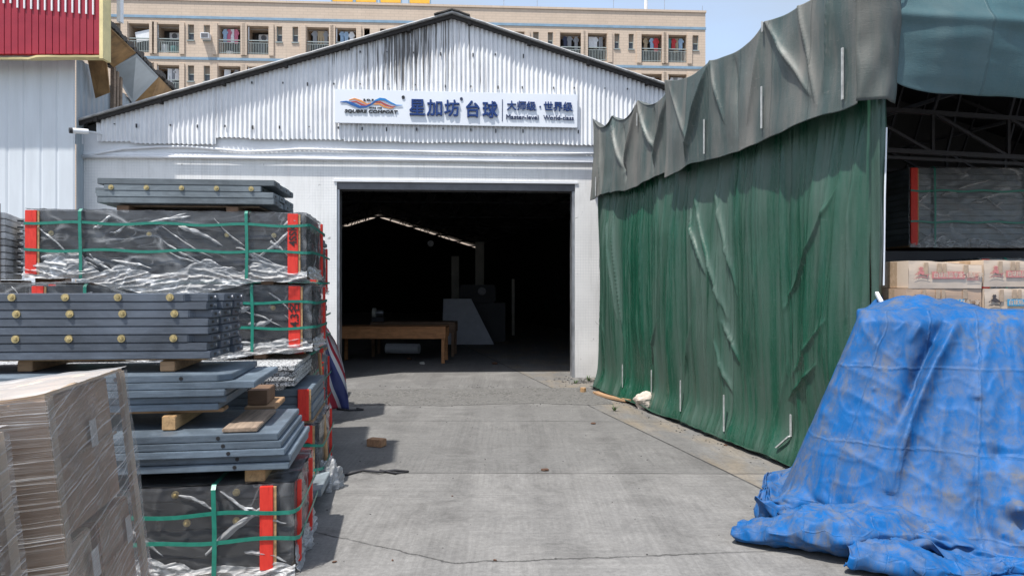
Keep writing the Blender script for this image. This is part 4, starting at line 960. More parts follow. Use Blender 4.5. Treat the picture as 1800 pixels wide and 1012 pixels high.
# bolted stack
block((-2.10,4.24,1.102), YAW, .085, .6, .062, 'wood', 'timber block carrying the bolted slate stack'); block((-2.95,4.24,1.102), YAW, .085, .6, .062, 'wood', 'timber block under the left part of the bolted slate stack')
block((-3.9,4.17,1.1645), R(4), 2.05, .25, .014, 'wood_y', 'thin pale board under the bolted slate stack', 'thin_board', 'board')
lay = [('plain',()),('plain',()),('notch',1),('plain',()),('plain',()),('notch',1),('plain',()),('notch',1)]
tk = .0485; e_o = Vector((-1.80,4.23,1.180)); ey = R(5); RZ = Matrix.Rotation(ey, 4, 'Z')
proto = {}
for i, (kd, bo) in enumerate(lay):
    for c_ in range(3):
        rk = rank(7-i, 8); cl = ['front', 'middle', 'rear'][c_]; r_ = random.Random(i*3+c_)
        loc = e_o+RZ @ Vector((r_.uniform(-.02,.012)+(.0 if c_ == 0 else .015), c_*.205, i*tk)); lb = f'dark slate bar, {cl} row, {rk} in the bolted stack'
        key = (kd, c_ == 0)
        if key in proto: dup(proto[key], loc, ey, lb)
        else:
            o = thing('slate_bar', lb, 'slab', loc, ey, 'slate bars in the bolted stack'); proto[key] = o
            slab_mesh('bar', 1.9, .198, tk-.003, 'slate_dark', kd == 'notch' and c_ == 0).build('bar', 'slate_dark', o, world=False, bevel=.004)
            if kd == 'notch' and c_ == 0:
                for u in (-.21,-.505,-.80,-1.095,-1.39): bolt_part(u, tk*.52, o)
            en = MB(); en.box(-.004, .0015, .06, .10, tk*.3, tk*.62); en.build('end_slot', 'black', o, world=False)
            MB().tube([(-.002,.14,tk*.5),(.009,.14,tk*.5)], .011, 8).build('end_bolt', 'steel', o, world=False)
# granite slabs and the columns of pallets behind
loose_stack((-1.655,5.42,.812), YAW, [(-.10,.06,'plain',(),(-.10,)), (0,.01,'plain'), (.0,.0,'plain'), (.01,.01,'plain'), (0,-.01,'plain')], 1.0, .040, 'granite', 'black-and-white speckled granite slab, # in its stack', 'speckled granite slabs', 'granite_slab', 2.45)
wrapped_pallet('slate_pallet', 'unwrapped slate pallet with red post directly under the granite slabs', (-1.585,5.66,.55), YAW, 2.2, .9, .255, 4, posts=((-.07,.085),), sideposts=(), hstraps=(), film=False, seed=4, m='slate', blocks=())
wrapped_pallet('wrapped_slate_pallet', 'wrapped slate pallet on the ground behind the front one, below the granite', (-1.535,5.62,.05), YAW, 2.2, .92, .475, 6, posts=((-.08,.085),), sideposts=((.80,.03),), hstraps=(.25,.66), seed=5, marks={-.08: ('4名0', .16, .09)}, blocks=(-.4,-1.5))
for u_, lb in ((-.45,'right'),(-1.75,'left')):
    block(Vector((-1.69,5.95,1.0125))+Vector((u_*math.cos(YAW),u_*math.sin(YAW),0)), YAW, .1, .7, .07, 'wood_dark', f'dark timber block on the granite slabs, {lb} one of two')
wrapped_pallet('wrapped_slate_pallet', 'film-wrapped slate pallet marked 4.3, second from top of the tall column', (-1.68,5.93,1.105), R(9), 2.13, .93, .515, 7, posts=((-.125,.095),(-2.07,.085)), sideposts=((.84,.03),), vstraps=(-.46,-1.72), hstraps=(.32,.73), seed=11, marks={-.125: ('4.3名', .17, .095)}, bolts={4: (-.3,-.75,-1.2)}, drape=.6)
for u_, lb in ((-.38,'right'),(-1.70,'left')):
    block(Vector((-1.70,5.93,1.622))+Vector((u_*math.cos(R(8)),u_*math.sin(R(8)),.002)), R(8), .10, .7, .055, 'wood_dark', f'brown timber block under the topmost wrapped pallet, {lb} one of two')
wrapped_pallet('wrapped_slate_pallet', 'topmost film-wrapped slate pallet with two red posts and white hanging film', (-1.715,5.90,1.705), R(8), 2.13, .93, .51, 7, posts=((-.095,.085),(-2.085,.085)), sideposts=((.87,.03),), vstraps=(-.46,-1.72), hstraps=(.375,.80), seed=21, marks={-.095: ('4SSK', .24, .085)}, bolts={4: (-.25,-.62,-1.22,-1.95)}, drape=1.0)
loose = [(0,0,'plain'),(.0,.01,'plain'),(-.10,.012,'plain',(-.08,-.36,-.64,-.92,-1.2)),(0,-.02,'plain')]
for u_, lb in ((-.40,'right'),(-1.28,'left')):
    block(Vector((-2.0,6.0,2.222))+Vector((u_*math.cos(R(5)),u_*math.sin(R(5)),.006)), R(5), .10, .7, .055, 'wood_dark', f'brown timber block on the topmost wrapped pallet, {lb} one of two')
o = block((-3.30,5.97,2.284), R(5), 1.15, .7, .012, 'wood_grey', 'thin grey board under the small top stack of grey slabs', 'thin_board', 'board')
for i in range(4):
    for c_ in range(4):
        du, bo = loose[i][0], loose[i][3] if len(loose[i]) > 3 else ()
        rk = rank(3-i, 4); cl = ['front', 'second', 'third', 'rear'][c_]
        Rz = Matrix.Rotation(R(5), 4, 'Z'); r_ = random.Random(i*5+c_)
        o = thing('grey_slate_bar', f'grey slate bar, {cl} row, {rk} in the small stack crowning the tall column', 'slab', Vector((-2.0,5.96,2.299))+Rz @ Vector((du+r_.uniform(-.015,.01), c_*.205, i*.0515)), R(5), 'grey slate bars on top of the tall column')
        L_ = 1.42 if not bo or c_ else 1.26
        slab_mesh('bar', L_, .2, .049, 'slate_mid').build('bar', 'slate_mid', o, world=False, bevel=.004)
        if c_ == 0:
            for u in bo: bolt_part(u, .025, o, .021)
        MB().box(-.004, .0015, .05, .1, .014, .03).build('end_slot', 'black', o, world=False)
# further columns behind: only their right flanks and tops show
wrapped_pallet('wrapped_slate_pallet', 'wrapped slate pallet on the ground in the second column, seen from its flank', (-1.90,6.75,.05), YAW, 2.2, .95, .50, 6, posts=((-.08,.085),), sideposts=((.85,.03),), hstraps=(.3,.7), seed=31, blocks=(-.4,-1.5))
wrapped_pallet('wrapped_slate_pallet', 'middle wrapped slate pallet of the second column, mostly hidden', (-1.94,6.77,.62), YAW, 2.2, .95, .50, 6, posts=((-.08,.085),), sideposts=((.85,.03),), hstraps=(.3,.7), seed=33, blocks=(-.4,-1.5))
wrapped_pallet('wrapped_slate_pallet', 'upper wrapped slate pallet of the second column, its red post left of the front pallets', (-1.97,6.79,1.19), YAW, 2.2, .95, .46, 6, posts=((-.08,.085),), sideposts=(), hstraps=(.3,.7), seed=35, blocks=(-.4,-1.5))
wrapped_pallet('wrapped_slate_pallet', 'wrapped slate pallet far left with a short red post beside pale slabs', (-3.55,6.8,1.19), YAW, 1.6, .95, .45, 6, posts=((-.75,.09),), hstraps=(.45,), seed=37, blocks=(-.4,-1.2))
wrapped_pallet('wrapped_slate_pallet', 'lower wrapped slate pallet hidden at far left', (-3.55,6.8,.05), YAW, 1.6, .95, 1.05, 10, posts=((-.75,.09),), hstraps=(.45,), seed=39, blocks=(-.4,-1.2))
wrapped_pallet('slate_pallet', 'weathered slate pallet on the ground against the warehouse wall', (-2.22,8.2,.05), YAW, 1.8, .95, .70, 8, sideposts=((.1,.05),(.8,.05)), hstraps=(.3,.7), film=False, seed=41, m='slate_mid', blocks=(-.4,-1.5))
wrapped_pallet('slate_pallet', 'weathered slate pallet, second up against the warehouse wall', (-2.24,8.25,.84), YAW, 1.8, .95, .62, 8, sideposts=((.1,.05),), hstraps=(.3,.7), film=False, seed=43, m='slate_mid', blocks=(-.4,-1.5))
wrapped_pallet('wrapped_slate_pallet', 'weathered pallet with a dull red post peeping out beside the topmost wrapped pallet', (-2.26,8.3,1.55), YAW, 1.8, .9, .55, 7, posts=((-.055,.07),), sideposts=((.7,.05),), hstraps=(.2,.75), seed=45, m='slate_mid', blocks=(-.4,-1.5))
loose_stack((-2.27,8.32,2.115), YAW, [(.03,0,'plain'),(0,0,'plain'),(-.02,0,'plain'),(.0,0,'plain'),(-.03,0,'plain')], .8, .045, 'slate_mid', 'grey slate slab, # in the hindmost stack by the warehouse wall', 'grey slabs in the hindmost stack', 'slate_slab', 1.6)
# pale slotted slabs at the far left
def slotted(org, yaw, n, t, lab, grp, L=.95):
    for i in range(n):
        o = thing('slotted_slab', f'pale dusty slotted slab, {rank(n-1-i, n)} of the {lab}', 'slab', Vector(org)+Vector((0,0,i*t)), yaw+random.uniform(-.02,.02), grp)
        MB().box(-L, 0, 0, .8, .0, t-.008).build('slab', 'slate_pale', o, world=False, bevel=.006)
        for u in (-.12, -.42, -.80): MB().prism([(u-.03,t*.36),(u+.035,t*.36),(u+.02,t*.5),(u+.035,t*.64),(u-.03,t*.64)], -.0015, .004, Matrix.Rotation(R(90), 4, 'X')).build('slot', 'black', o, world=False)
slotted((-5.52,7.75,1.70), R(24), 10, .073, 'slotted stack at the left picture edge', 'slotted slabs in the leftmost stack')
slotted((-5.20,8.25,1.74), R(24), 9, .073, 'slotted stack next to the topmost wrapped pallet', 'slotted slabs in the stack beside the red post', .42)
block((-5.58,7.70,1.2), R(24), .03, .03, 1.32, 'wood_grey', 'thin grey batten standing between the two slotted slab stacks', 'batten', 'batten')
slotted((-5.45,7.70,1.22), R(20), 5, .073, 'low slotted stack beneath the leftmost stack', 'slotted slabs in the low stack', 1.2)
block((-6.6,8.0,1.59), R(24), .9, .6, .1, 'wood_dark', 'dark bearer under the leftmost slotted stack'); block((-5.6,8.35,1.60), R(24), .3, .5, .13, 'wood_dark', 'dark bearer under the slotted stack beside the red post')
wrapped_pallet('slate_pallet', 'tall slate pallet hidden under the slotted slab stacks', (-5.25,7.9,.05), R(20), 1.6, 1.0, 1.15, 12, hstraps=(), film=False, seed=47, m='slate_mid', blocks=(-.4,-1.2))
# slab edge, bamboo, rags at the foot of the columns
o = block((-1.56,5.02,.05), R(9), .28, .75, .05, 'slate_mid', 'grey slab end sticking out low beside the front wrapped pallet', 'slate_slab', 'slab')
o.location = (-1.62,4.98,.10); o.rotation_euler = (R(-3), R(-6), R(9))
for (px, py0, py1, Y, lb) in ((565,620,706,6.9,'thin wooden stick standing beside the striped sheet'),(573,728,858,6.0,'thin wooden strip standing by the rear wrapped pallet')):
    a, b = P(px, py1, Y), P(px-4, py0, Y); tag(MB().tube([a, (a+b)/2+Vector((.01,0,0)), b], .017, 7).build('wooden_stick', 'bamboo'), lb, 'stick')
def rag(cx, cy, rx, rz, sd):
    def f(u, v):
        a = 2*math.pi*u; b = math.pi*v*.5; d = Vector((math.cos(a)*math.cos(b), math.sin(a)*math.cos(b), math.sin(b)))
        k = 1+.9*nz(d.x*2, d.y*2, d.z*2+sd)+.35*nz(d.x*6, d.y*6, d.z*6+sd); return (cx+d.x*rx*k, cy+d.y*rx*1.4*k, max(.002, d.z*rz*k))
    return MB().grid(f, 60, 26)
tag(rag(-1.50,5.72,.11,.17,3).build('crumpled_film', 'film_bunch', smooth=True), 'crumpled white film lying at the foot of the rear wrapped pallet', 'film')
tag(rag(-1.30,4.35,.06,.08,8).build('crumpled_film', 'film_bunch', smooth=True), 'small wad of film at the foot of the front wrapped pallet', 'film')
# striped woven sheet
def strip(u, v):
    px = 560+46*u; z = 1.34*(1-v); Y = 9.6-.25*u
    x0 = (546-900)/F*Y; wd = (.22+.26*v**.6)*(1 if v > .1 else .8+2*v); top = 1.46-.42*u**1.5*(1-v)
    f = .05*math.sin(u*9+v*3)+.03*math.sin(u*21-v*5)+.02*nz(u*6,v*6,0)
    return (x0+wd*u*1.0+.04*v*math.sin(u*7), Y-f-.12*v*(.6+.4*math.sin(u*12)), max(.01, top*(1-v)+.01))
o = MB().grid(strip, 50, 60, uv=True).build('striped_sheet', 'striped', smooth=True, solid=.004)
me = o.data; uvl = me.uv_layers[0].data
for d in uvl: u, v = d.uv; d.uv = (u*.55-v*.28+.62, v)
tag(o, 'red white and blue striped woven sheet draped beside the doorway', 'sheet')
tag(block((-2.95,9.75,0), R(8), .35, .8, .95, 'slate_mid', 'grey crate hidden behind the striped sheet', 'crate', 'crate'), None, None)
tag(MB().tube([(-1.42,6.05,.012),(-1.3,6.2,.014),(-1.15,6.12,.02),(-1.02,6.2,.014),(-.9,6.16,.012),(-1.0,6.1,.012),(-1.15,6.2,.013)], .010, 6).build('rope', 'rope', smooth=True), 'black rope end lying on the ground by the rear wrapped pallet', 'rope')
tag(MB().tube([(-2.3,9.35,.012),(-2.1,9.2,.02),(-1.95,9.3,.012),(-2.05,9.4,.012)], .012, 6).build('rope', 'rope', smooth=True), 'black rope scrap on the ground at the foot of the striped sheet', 'rope')

# ---------------------------------------------------------------- wrapped cartons at the front left
def carton_pallet(label, org, rot, Lx, Dy, rows, seed, name='wrapped_carton_pallet'):
    o = thing(name, label, 'pallet', org, rot=rot, group='film-wrapped carton pallets'); r_ = random.Random(seed); z = 0
    for i, (h, nx, ny, sh) in enumerate(rows):
        for a in range(nx):
            for b in range(ny):
                x0, x1 = -Lx+Lx*a/nx, -Lx+Lx*(a+1)/nx; y0, y1 = Dy*b/ny, Dy*(b+1)/ny; j = lambda: r_.uniform(.010,.028)
                if x1 < -.01 and y0 > .01 and i < len(rows)-1 and a < nx-1: continue
                c_ = MB().box(x0+j(), x1-j()-sh, y0+j(), y1-j(), z+.004, z+h-.012).build('carton', r_.choice(['carton','carton','carton_red','carton_pale']), o, world=False, bevel=.006)
                if a == nx-1:
                    yc, zc_ = (y0+y1)/2, z+h*.5
                    MB().box(x1-sh-.0035, x1-sh-.003, yc-.03+.1, yc+.035+.1, zc_+.0, zc_+.10).build('label', 'card_white', c_, world=False)
                    MB().box(x1-sh-.0042, x1-sh-.0038, y0+.02, y1-.02, zc_-.0, zc_+.012).build('tape', 'tape', c_, world=False)
        z += h
    for (x, y) in ((.0,-.012), (0,Dy-.045)):
        MB().box(x-.003, x+.012, y, y+.055, 0, z).build('corner_board', 'carton_pale', o, world=False)
    MB().box(-.16, .012, -.018, -.004, 0, z).build('corner_board', 'carton', o, world=False)
    MB().box(-Lx, .006, 0, Dy, z+.001, z+.012).build('top_sheet', 'carton_pale', o, world=False)
    f = MB(); e = .022
    wv = lambda a, b, s: .008*nz(a*3, b*5, s)+.002*nz(a*9, b*40, s)
    f.grid(lambda u, v: (-Lx-.02+(Lx+.04)*u, -e-wv(u*2, v, seed), z*v+.005), 60, 90)
    f.grid(lambda u, v: (.018+wv(u*2, v-u*.6, seed+5)-.02*math.sin(math.pi*u)*.4+.002, -e+(Dy+2*e)*u, z*v+.005), 50, 90)
    f.build('film', 'stretch', o, smooth=True, world=False)
    f = MB(); f.grid(lambda u, v: (-Lx-.02+(Lx+.04)*u, -e+(Dy+2*e)*v, z+.016+.010*nz(u*6,v*6,seed)+.004*nz(u*20,v*20,seed)), 40, 30); f.build('film_top', 'film_top', o, smooth=True, world=False)
    return o
M['film_top'] = film('dusty_top_film', .42, .4, (2,2,2), 1, (.56,.545,.53))
carton_pallet('tall leaning stack of brown cartons in clear stretch film, front left corner', (-1.305,2.22,.0), (R(0),R(-6.5),R(12)), 1.05, .72, [(.12,1,1,.0),(.30,3,2,.0),(.36,3,2,.01),(.49,2,1,.03)], 5)
carton_pallet('nearest carton stack in stretch film, only its flank at the left picture edge', (-1.23,1.62,.0), (0,R(-6.5),R(12)), .9, .42, [(.12,1,1,0),(.5,2,1,0),(.58,2,1,.01)], 9)

# ---------------------------------------------------------------- tarpaulin shed on the right
A0 = Vector((1.40,11.32,0)); A1 = Vector((2.79,5.45,0)); TD = (A1-A0).normalized(); TL = (A1-A0).length; TN = Vector((TD.y, -TD.x, 0))   # TN points to the yard
if TN.x > 0: TN = -TN
def tp(s, d, z): return A0+TD*s+TN*d+Vector((0,0,z))
def ts(px): r = (px-900)/F; Y = 4.067/(.236+r); return (11.32-Y)*TL/(A0.y-A1.y)
FU = Vector((-TD.y, TD.x, 0)); FU = FU if FU.x > 0 else -FU      # along the shed front, to the right
IN = -TD
def fp(a, d, z): return A1+FU*a+IN*d+Vector((0,0,z))
VB = 3.02
# folds: list of ridges (s0,z0,s1,z1,width,amp)
def ridges(x, z, L):
    d = 0
    for (a, b, c, e, w, am) in L:
        dist, t, sg = segdist(x, z, a, b, c, e); q = dist/w
        if q < 3: d += am*(math.exp(-q*1.7)*1.15-.15*math.exp(-q*q))*math.sin(math.pi*min(1, max(0, t*.94+.03)))**.7
    return d
rg = random.Random(12)
CUR = []
posts_s = [0, ts(1102), ts(1147), ts(1205), ts(1288), ts(1393), TL]
for k in range(len(posts_s)-1):
    a, b = posts_s[k], posts_s[k+1]
    for q in range(3):
        x = rg.uniform(a, b); CUR.append((x, 3.05, x+rg.uniform(-.12,.14), rg.uniform(.3,1.8), rg.uniform(.02,.04), rg.uniform(.012,.03)))
    for q in range(2):
        x = rg.uniform(a, b); CUR.append((x, rg.uniform(.2,.9), x+rg.uniform(-.35,.35), rg.uniform(1.3,2.4), rg.uniform(.02,.04), rg.uniform(.004,.02)))
    CUR.append((b-.02, .7, b+.02, 2.95, .025, .035))
# the big diagonal pulls seen in the curtain
def zpx(px, py): Y = 4.067/(.236+(px-900)/F); return H-(py-506)/F*Y
for (xa, ya, xb, yb, w, am) in ((1228,345,1282,560,.045,.06),(1262,330,1300,520,.05,.06),(1272,585,1268,440,.045,.05),(1275,565,1305,640,.05,.05),(1218,370,1248,480,.03,.06),(1480,330,1382,545,.035,.045),(1470,560,1392,660,.03,.03),(1385,700,1450,640,.03,.05),(1392,610,1362,745,.03,.02),(1376,260,1384,660,.030,.05),(1270,300,1276,690,.03,.04),(1512,220,1498,560,.05,.05),(1195,320,1198,640,.025,.05),(1130,340,1135,630,.02,.05),(1082,350,1098,600,.02,.06),(1072,350,1090,560,.02,.05),(1165,560,1145,640,.03,.05),(1290,690,1262,600,.04,.05),(1205,660,1222,560,.04,.05)):
    CUR.append((ts(xa), zpx(xa,ya), ts(xb), zpx(xb,yb), w, am))
CZ = 3.16
def curtain(u, v):
    s = TL*u; z = CZ*v
    d = ridges(s, z, CUR)+.05*nz(s*.9, z*.5, 0)+.008*nz(s*2.6, z*1.2, 4)
    vr = 1-abs(noise.noise(Vector((s*2.3+.10*math.sin(z*1.3), z*.16, 11))))*2.0; vr2 = 1-abs(noise.noise(Vector((s*5.2+.06*math.sin(z*2.1+2), z*.22, 17))))*2.0
    d += .026*max(0, vr)**5+.010*max(0, vr2)**5
    bay = [ (a, b) for a, b in zip(posts_s, posts_s[1:]) if a <= s <= b+1e-6]
    if bay:
        a, b = bay[0]; m_ = math.sin(math.pi*(s-a)/max(.01, b-a)); d += .07*m_*sstep(.1, 1.2, z)*sstep(3.1, 2.2, z)
    foot = math.exp(-(z/.20)**2); d += foot*(.09+.06*nz(s*2.2, 1, 0)+.03*nz(s*7, 2, 0))
    zz = z-(.0 if z > .3 else (1-z/.3)*.0)
    return tp(s, d, max(.012, zz+.02*nz(s*3, z*3, 8)*min(1, z)))
cu = thing('green_curtain', 'long green tarpaulin curtain wall hanging to the ground along the yard', 'tarpaulin', tp(TL/2, 0, 0))
MB().grid(curtain, 620, 230, True).build('sheet', 'green', cu, smooth=True, solid=.004)
def surf_d(s, z): p = curtain(s/TL, z/CZ); return (p-A0).dot(TN)
for px, y0, y1 in ((1102,640,680),(1147,650,690),(1205,668,722),(1288,693,757),(1393,728,766)):
    s = ts(px); z0, z1 = zpx(px, y1), zpx(px, y0)
    dm = max(surf_d(s,z0), surf_d(s,z1))+.015; MB().bar(tp(s, dm, z0), tp(s, dm, z1), .024, .010).build('batten', 'batten', cu)
s = ts(1393); z0 = zpx(1393,766); MB().bar(tp(s, surf_d(s,z0)+.03, z0), tp(s-.14, surf_d(s-.14,z0-.13)+.03, z0-.13), .03, .012).build('broken_batten', 'batten', cu)
hemf = MB()
hemf.grid(lambda u, v: tp(TL*u, .07+.10*math.sin(math.pi*v)+.035*nz(TL*u*2.4, v*2, 5)+.02*nz(TL*u*8, v*3, 6), .010+.075*v*(1-v)*4*(.5+.5*nz(TL*u*1.8, 0, 3))+.012*abs(nz(TL*u*9, v*4, 2))), 300, 14)
hemf.build('hem', 'green', cu, smooth=True, solid=.004)

def valance(s0, s1, ztop, zbot, seed, ridg, off=.10):
    def f(u, v):
        s = s0+(s1-s0)*u; zb, zt = zbot(s), ztop(s); z = zb+(zt-zb)*v
        bell = .03*(1-v)**1.5
        return tp(s, off+bell*(1+.8*nz(s*2.3, seed, 0))+ridges(s, z, ridg)+.05*nz(s*1.3, z*.9, seed)+.02*nz(s*4, z*2.5, seed+2), z)
    return f
def scallop(knots):
    def f(s):
        for (a, za), (b, zb) in zip(knots, knots[1:]):
            if a <= s <= b: t = (s-a)/(b-a); return za+(zb-za)*t-.0*math.sin(math.pi*t)-SAG*4*t*(1-t)
        return knots[0][1] if s < knots[0][0] else knots[-1][1]
    return f
SAG = .16
kt = [(-.05, 4.27), (ts(1085), 4.13), (ts(1133), 4.13), (ts(1196), 4.08)]
kt = [(-.05, 4.30), (ts(1086), 4.16), (ts(1132), 4.14), (ts(1197), 4.09)]
zb1 = lambda s: VB-.03+.03*math.sin(s*3.1)-.02*nz(s*4, 0, 0)
va = thing('valance_tarpaulin', 'short brown-grey stretch of weathered valance near the warehouse, above the green curtain', 'tarpaulin', tp(1, 0, 4), group='weathered valances along the top of the curtain')
RV = [(ts(1086),4.1,ts(1110),3.3,.05,.09),(ts(1132),4.12,ts(1112),3.2,.05,.09),(ts(1132),4.1,ts(1165),3.3,.05,.08),(ts(1193),4.05,ts(1162),3.15,.05,.09),(ts(1062),4.1,ts(1070),3.0,.06,.06),(ts(1105),3.9,ts(1115),3.1,.07,-.10),(ts(1160),3.9,ts(1162),3.1,.07,-.09)]
fv1 = valance(-.06, ts(1200), scallop(kt), zb1, 3, RV, .10)
MB().grid(fv1, 240, 90, True).build('sheet', 'greygreen', va, smooth=True, solid=.004)
SAG2 = .05
k2 = [(ts(1192), 4.12), (ts(1278), 4.00), (ts(1374), 4.05), (TL*.995, 4.10)]
def top2(s):
    for (a, za), (b, zb) in zip(k2, k2[1:]):
        if a <= s <= b: t = (s-a)/(b-a); return za+(zb-za)*t-.07*4*t*(1-t)
    return k2[-1][1] if s > k2[0][0] else k2[0][1]
zb2 = lambda s: VB-.05+.025*math.sin(s*2.3+1)+.03*nz(s*3, 1, 0)-.06*sstep(ts(1240), ts(1195), s)
vb = thing('valance_tarpaulin', 'longer grey-green stretch of weathered valance nearer the camera, above the green curtain', 'tarpaulin', tp(4.5, 0, 4), group='weathered valances along the top of the curtain')
RW = [(ts(1200),4.0,ts(1240),3.2,.06,.05),(ts(1278),4.0,ts(1232),3.1,.06,.10),(ts(1278),4.0,ts(1300),3.3,.05,.05),(ts(1374),4.1,ts(1345),3.2,.06,.05),(ts(1374),4.1,ts(1460),3.2,.07,.07),(ts(1430),4.2,ts(1470),3.1,.05,.05),(ts(1500),4.2,ts(1480),3.2,.06,.06),(ts(1315),3.9,ts(1325),3.1,.08,-.05)]
fv2 = valance(ts(1192), TL+.02, top2, zb2, 9, RW, .17)
MB().grid(fv2, 340, 110, True).build('sheet', 'greygreen', vb, smooth=True, solid=.004)
def batt(f, s0, s1, px, ya, yb, par):
    s = ts(px); u = (s-s0)/(s1-s0); zs = [zpx(px, ya), zpx(px, yb)]; pts = []
    for z in zs:
        best = min((abs(f(u, v/60).z-z), v/60) for v in range(61))[1]; pts.append(f(u, best)+TN*.02)
    dm = max((p-A0).dot(TN) for p in pts); MB().bar(tp(s, dm, zs[0]), tp(s, dm, zs[1]), .024, .010).build('batten', 'batten', par)
for px, ya, yb in ((1063,312,345),(1086,222,238),(1133,200,222),(1192,240,300)): batt(fv1, -.06, ts(1200), px, ya, yb, va)
for px, ya, yb in ((1267,212,272),(1374,155,228),(1517,88,178),(1376,42,60)): batt(fv2, ts(1192), TL+.02, px, ya, yb, vb)
# roof of the tarpaulin shed and its frame
sh_ = thing('tarpaulin_shed', 'tarpaulin-roofed shed on steel trusses with dark interior, right of the yard', 'shed', tp(TL/2, -4, 0))
RZ0, RK = 4.02, .24
def roofp(u, v):
    s = -.1+(TL+.3)*u; a = -.12+9.0*v
    p = tp(s, -a+.1, RZ0+.1+RK*a*(1 if a < 4.5 else 0)+(RK*(9-a) if a >= 4.5 else 0)+.04*nz(s, a, 2))
    return p
rfz = lambda a: RZ0+.05+RK*(a if a < 4.5 else 9-a)
# left roof edge dips to the valance tops
MB().grid(lambda u, v: tp(-.06+(TL+.1)*u, .10*(1-v)-.45*v, (scallop(kt)(-.06+(TL+.1)*u) if -.06+(TL+.1)*u < ts(1195) else top2(-.06+(TL+.1)*u))*(1-v)+(RZ0+.0)*v), 120, 8).build('roof_edge', 'greygreen', sh_, smooth=True, solid=.004)
DEP = 6.0
def fq(a, d, z): return fp(a, d, z)
rf = MB()
for aa, ab in ((.3, 4.5), (4.5, 9)):
    rf.grid(lambda u, v: fq(aa+(ab-aa)*u, -.05+(DEP+.1)*v, rfz(aa+(ab-aa)*u)+.03), 12, 16)
rf.build('roof', 'dark', sh_, smooth=True, solid=.006)
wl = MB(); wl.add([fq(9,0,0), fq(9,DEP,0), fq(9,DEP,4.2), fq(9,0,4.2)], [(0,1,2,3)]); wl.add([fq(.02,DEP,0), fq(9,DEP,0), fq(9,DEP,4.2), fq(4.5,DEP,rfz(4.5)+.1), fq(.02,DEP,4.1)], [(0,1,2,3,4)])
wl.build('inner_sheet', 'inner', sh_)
for d in (.35, 2.4, 4.6):
    for a in (.14, 8.9): MB().bar(fq(a,d,0), fq(a,d,3.98), .07).build('post', 'darkgrey', sh_)
for j_, d in enumerate((1.6, 3.4, 5.2)):
    t_ = MB(); lo = 3.02 if d < 4 else 3.1
    t_.bar(fq(.1,d,lo), fq(8.9,d,lo), .045); t_.bar(fq(.1,d,lo+.42), fq(8.9,d,lo+.42), .045); t_.bar(fq(.1,d,lo-.07), fq(8.9,d,lo-.07), .03)
    for q in range(9):
        a = .1+q*.98; t_.bar(fq(a,d,lo), fq(a,d,lo+.42), .03); t_.bar(fq(a,d,lo+.42), fq(a+.98,d,lo), .03)
        t_.bar(fq(a,d,lo+.42), fq(a+.49,d,rfz(a+.49)+.05), .03)
    t_.bar(fq(.1,d,RZ0), fq(4.5,d,rfz(4.5)), .05); t_.bar(fq(4.5,d,rfz(4.5)), fq(8.9,d,RZ0), .05)
    t_.build('truss', 'dark', sh_)
for a in (1.0, 2.6, 4.4): MB().bar(fq(a,.3,3.75), fq(a,DEP-.05,3.75), .04).build('tie_rod', 'darkgrey', sh_)
# front header tarpaulin
ht = thing('header_tarpaulin', 'faded teal tarpaulin stretched over the top of the shed opening at upper right', 'tarpaulin', fp(3, 0, 4))
def header(u, v):
    a = -.02+5.6*u; zb = 3.115+.30*math.exp(-max(0, a-.02)/.10)*.42+.012*nz(a*3, 0, 0); zt = rfz(max(.0, min(a, 8)))+.16; z = zb+(zt-zb)*v
    belly = .10*math.sin(math.pi*min(1, v*1.6))*min(1, a*2)+.04*nz(a*.9, z*2.8, 1)+.012*nz(a*2, z*9, 3)
    if abs(z-3.67) < .2: belly += .03*math.exp(-((z-3.67)/.05)**2)
    return fp(a, -.06-belly, z)
MB().grid(header, 180, 90, True).build('sheet', 'teal', ht, smooth=True, solid=.004)
# curtain return at the near corner
rt = MB(); rt.grid(lambda u, v: fp(-.10+.14*u+.03*math.sin(u*5+v*2), -.03-.10*math.sin(math.pi*u)*.6-.02*nz(u*3, v*5, 1), .02+3.05*v), 12, 70)
rt.build('return_flap', 'green', cu, smooth=True, solid=.004)
rt = MB(); rt.grid(lambda u, v: fp(-.26+.34*u+.10*v*u, -.10-.08*math.sin(math.pi*u)-.03*nz(u*3, v*5, 4), 2.99+1.15*v), 14, 40)
rt.build('return_flap', 'greygreen', vb, smooth=True, solid=.004)
tag(MB().bar(P(1541, 515, 5.35), P(1557, 545, 5.05), .022, .022).build('white_pole', 'white_paint'), 'short slanting white pole end between the curtain edge and the blue tarpaulin', 'pole')
tag(MB().tube([fp(.03,-.045,1.62), fp(.035,-.05,2.3), fp(.05,-.05,2.82)], .007, 6).build('tie_cord', 'sign_white'), 'pale cord running up the near edge of the green curtain', 'cord')

# goods inside the right-hand shed
def deep(name, label, px0, px1, py0, py1, Y, n, m, seed):
    a, b = P(px0, py1, Y), P(px1, py0, Y); L = b.x-a.x
    return wrapped_pallet(name, label, (b.x, Y, a.z), R(3), L, 1.0, b.z-a.z, n, posts=((-L+.05,.085),), vstraps=(-L*.82,-L*.12), hstraps=(.3,.7), seed=seed, m=m, blocks=())
deep('wrapped_slate_pallet', 'big film-wrapped pallet with a dull red post deep in the right shed', 1590, 1830, 297, 432, 8.6, 13, 'slate_mid', 51)
deep('wrapped_slate_pallet', 'lower wrapped pallet with a red post top just above the cartons in the right shed', 1712, 1960, 455, 640, 7.6, 9, 'slate_mid', 53)
tag(MB().box(3.9, 7.5, 8.5, 9.7, 0, 2.04).build('storage_platform', 'dark'), 'dark storage platform under the big wrapped pallet in the right shed', 'platform')
gt = MB(); rq = random.Random(91)
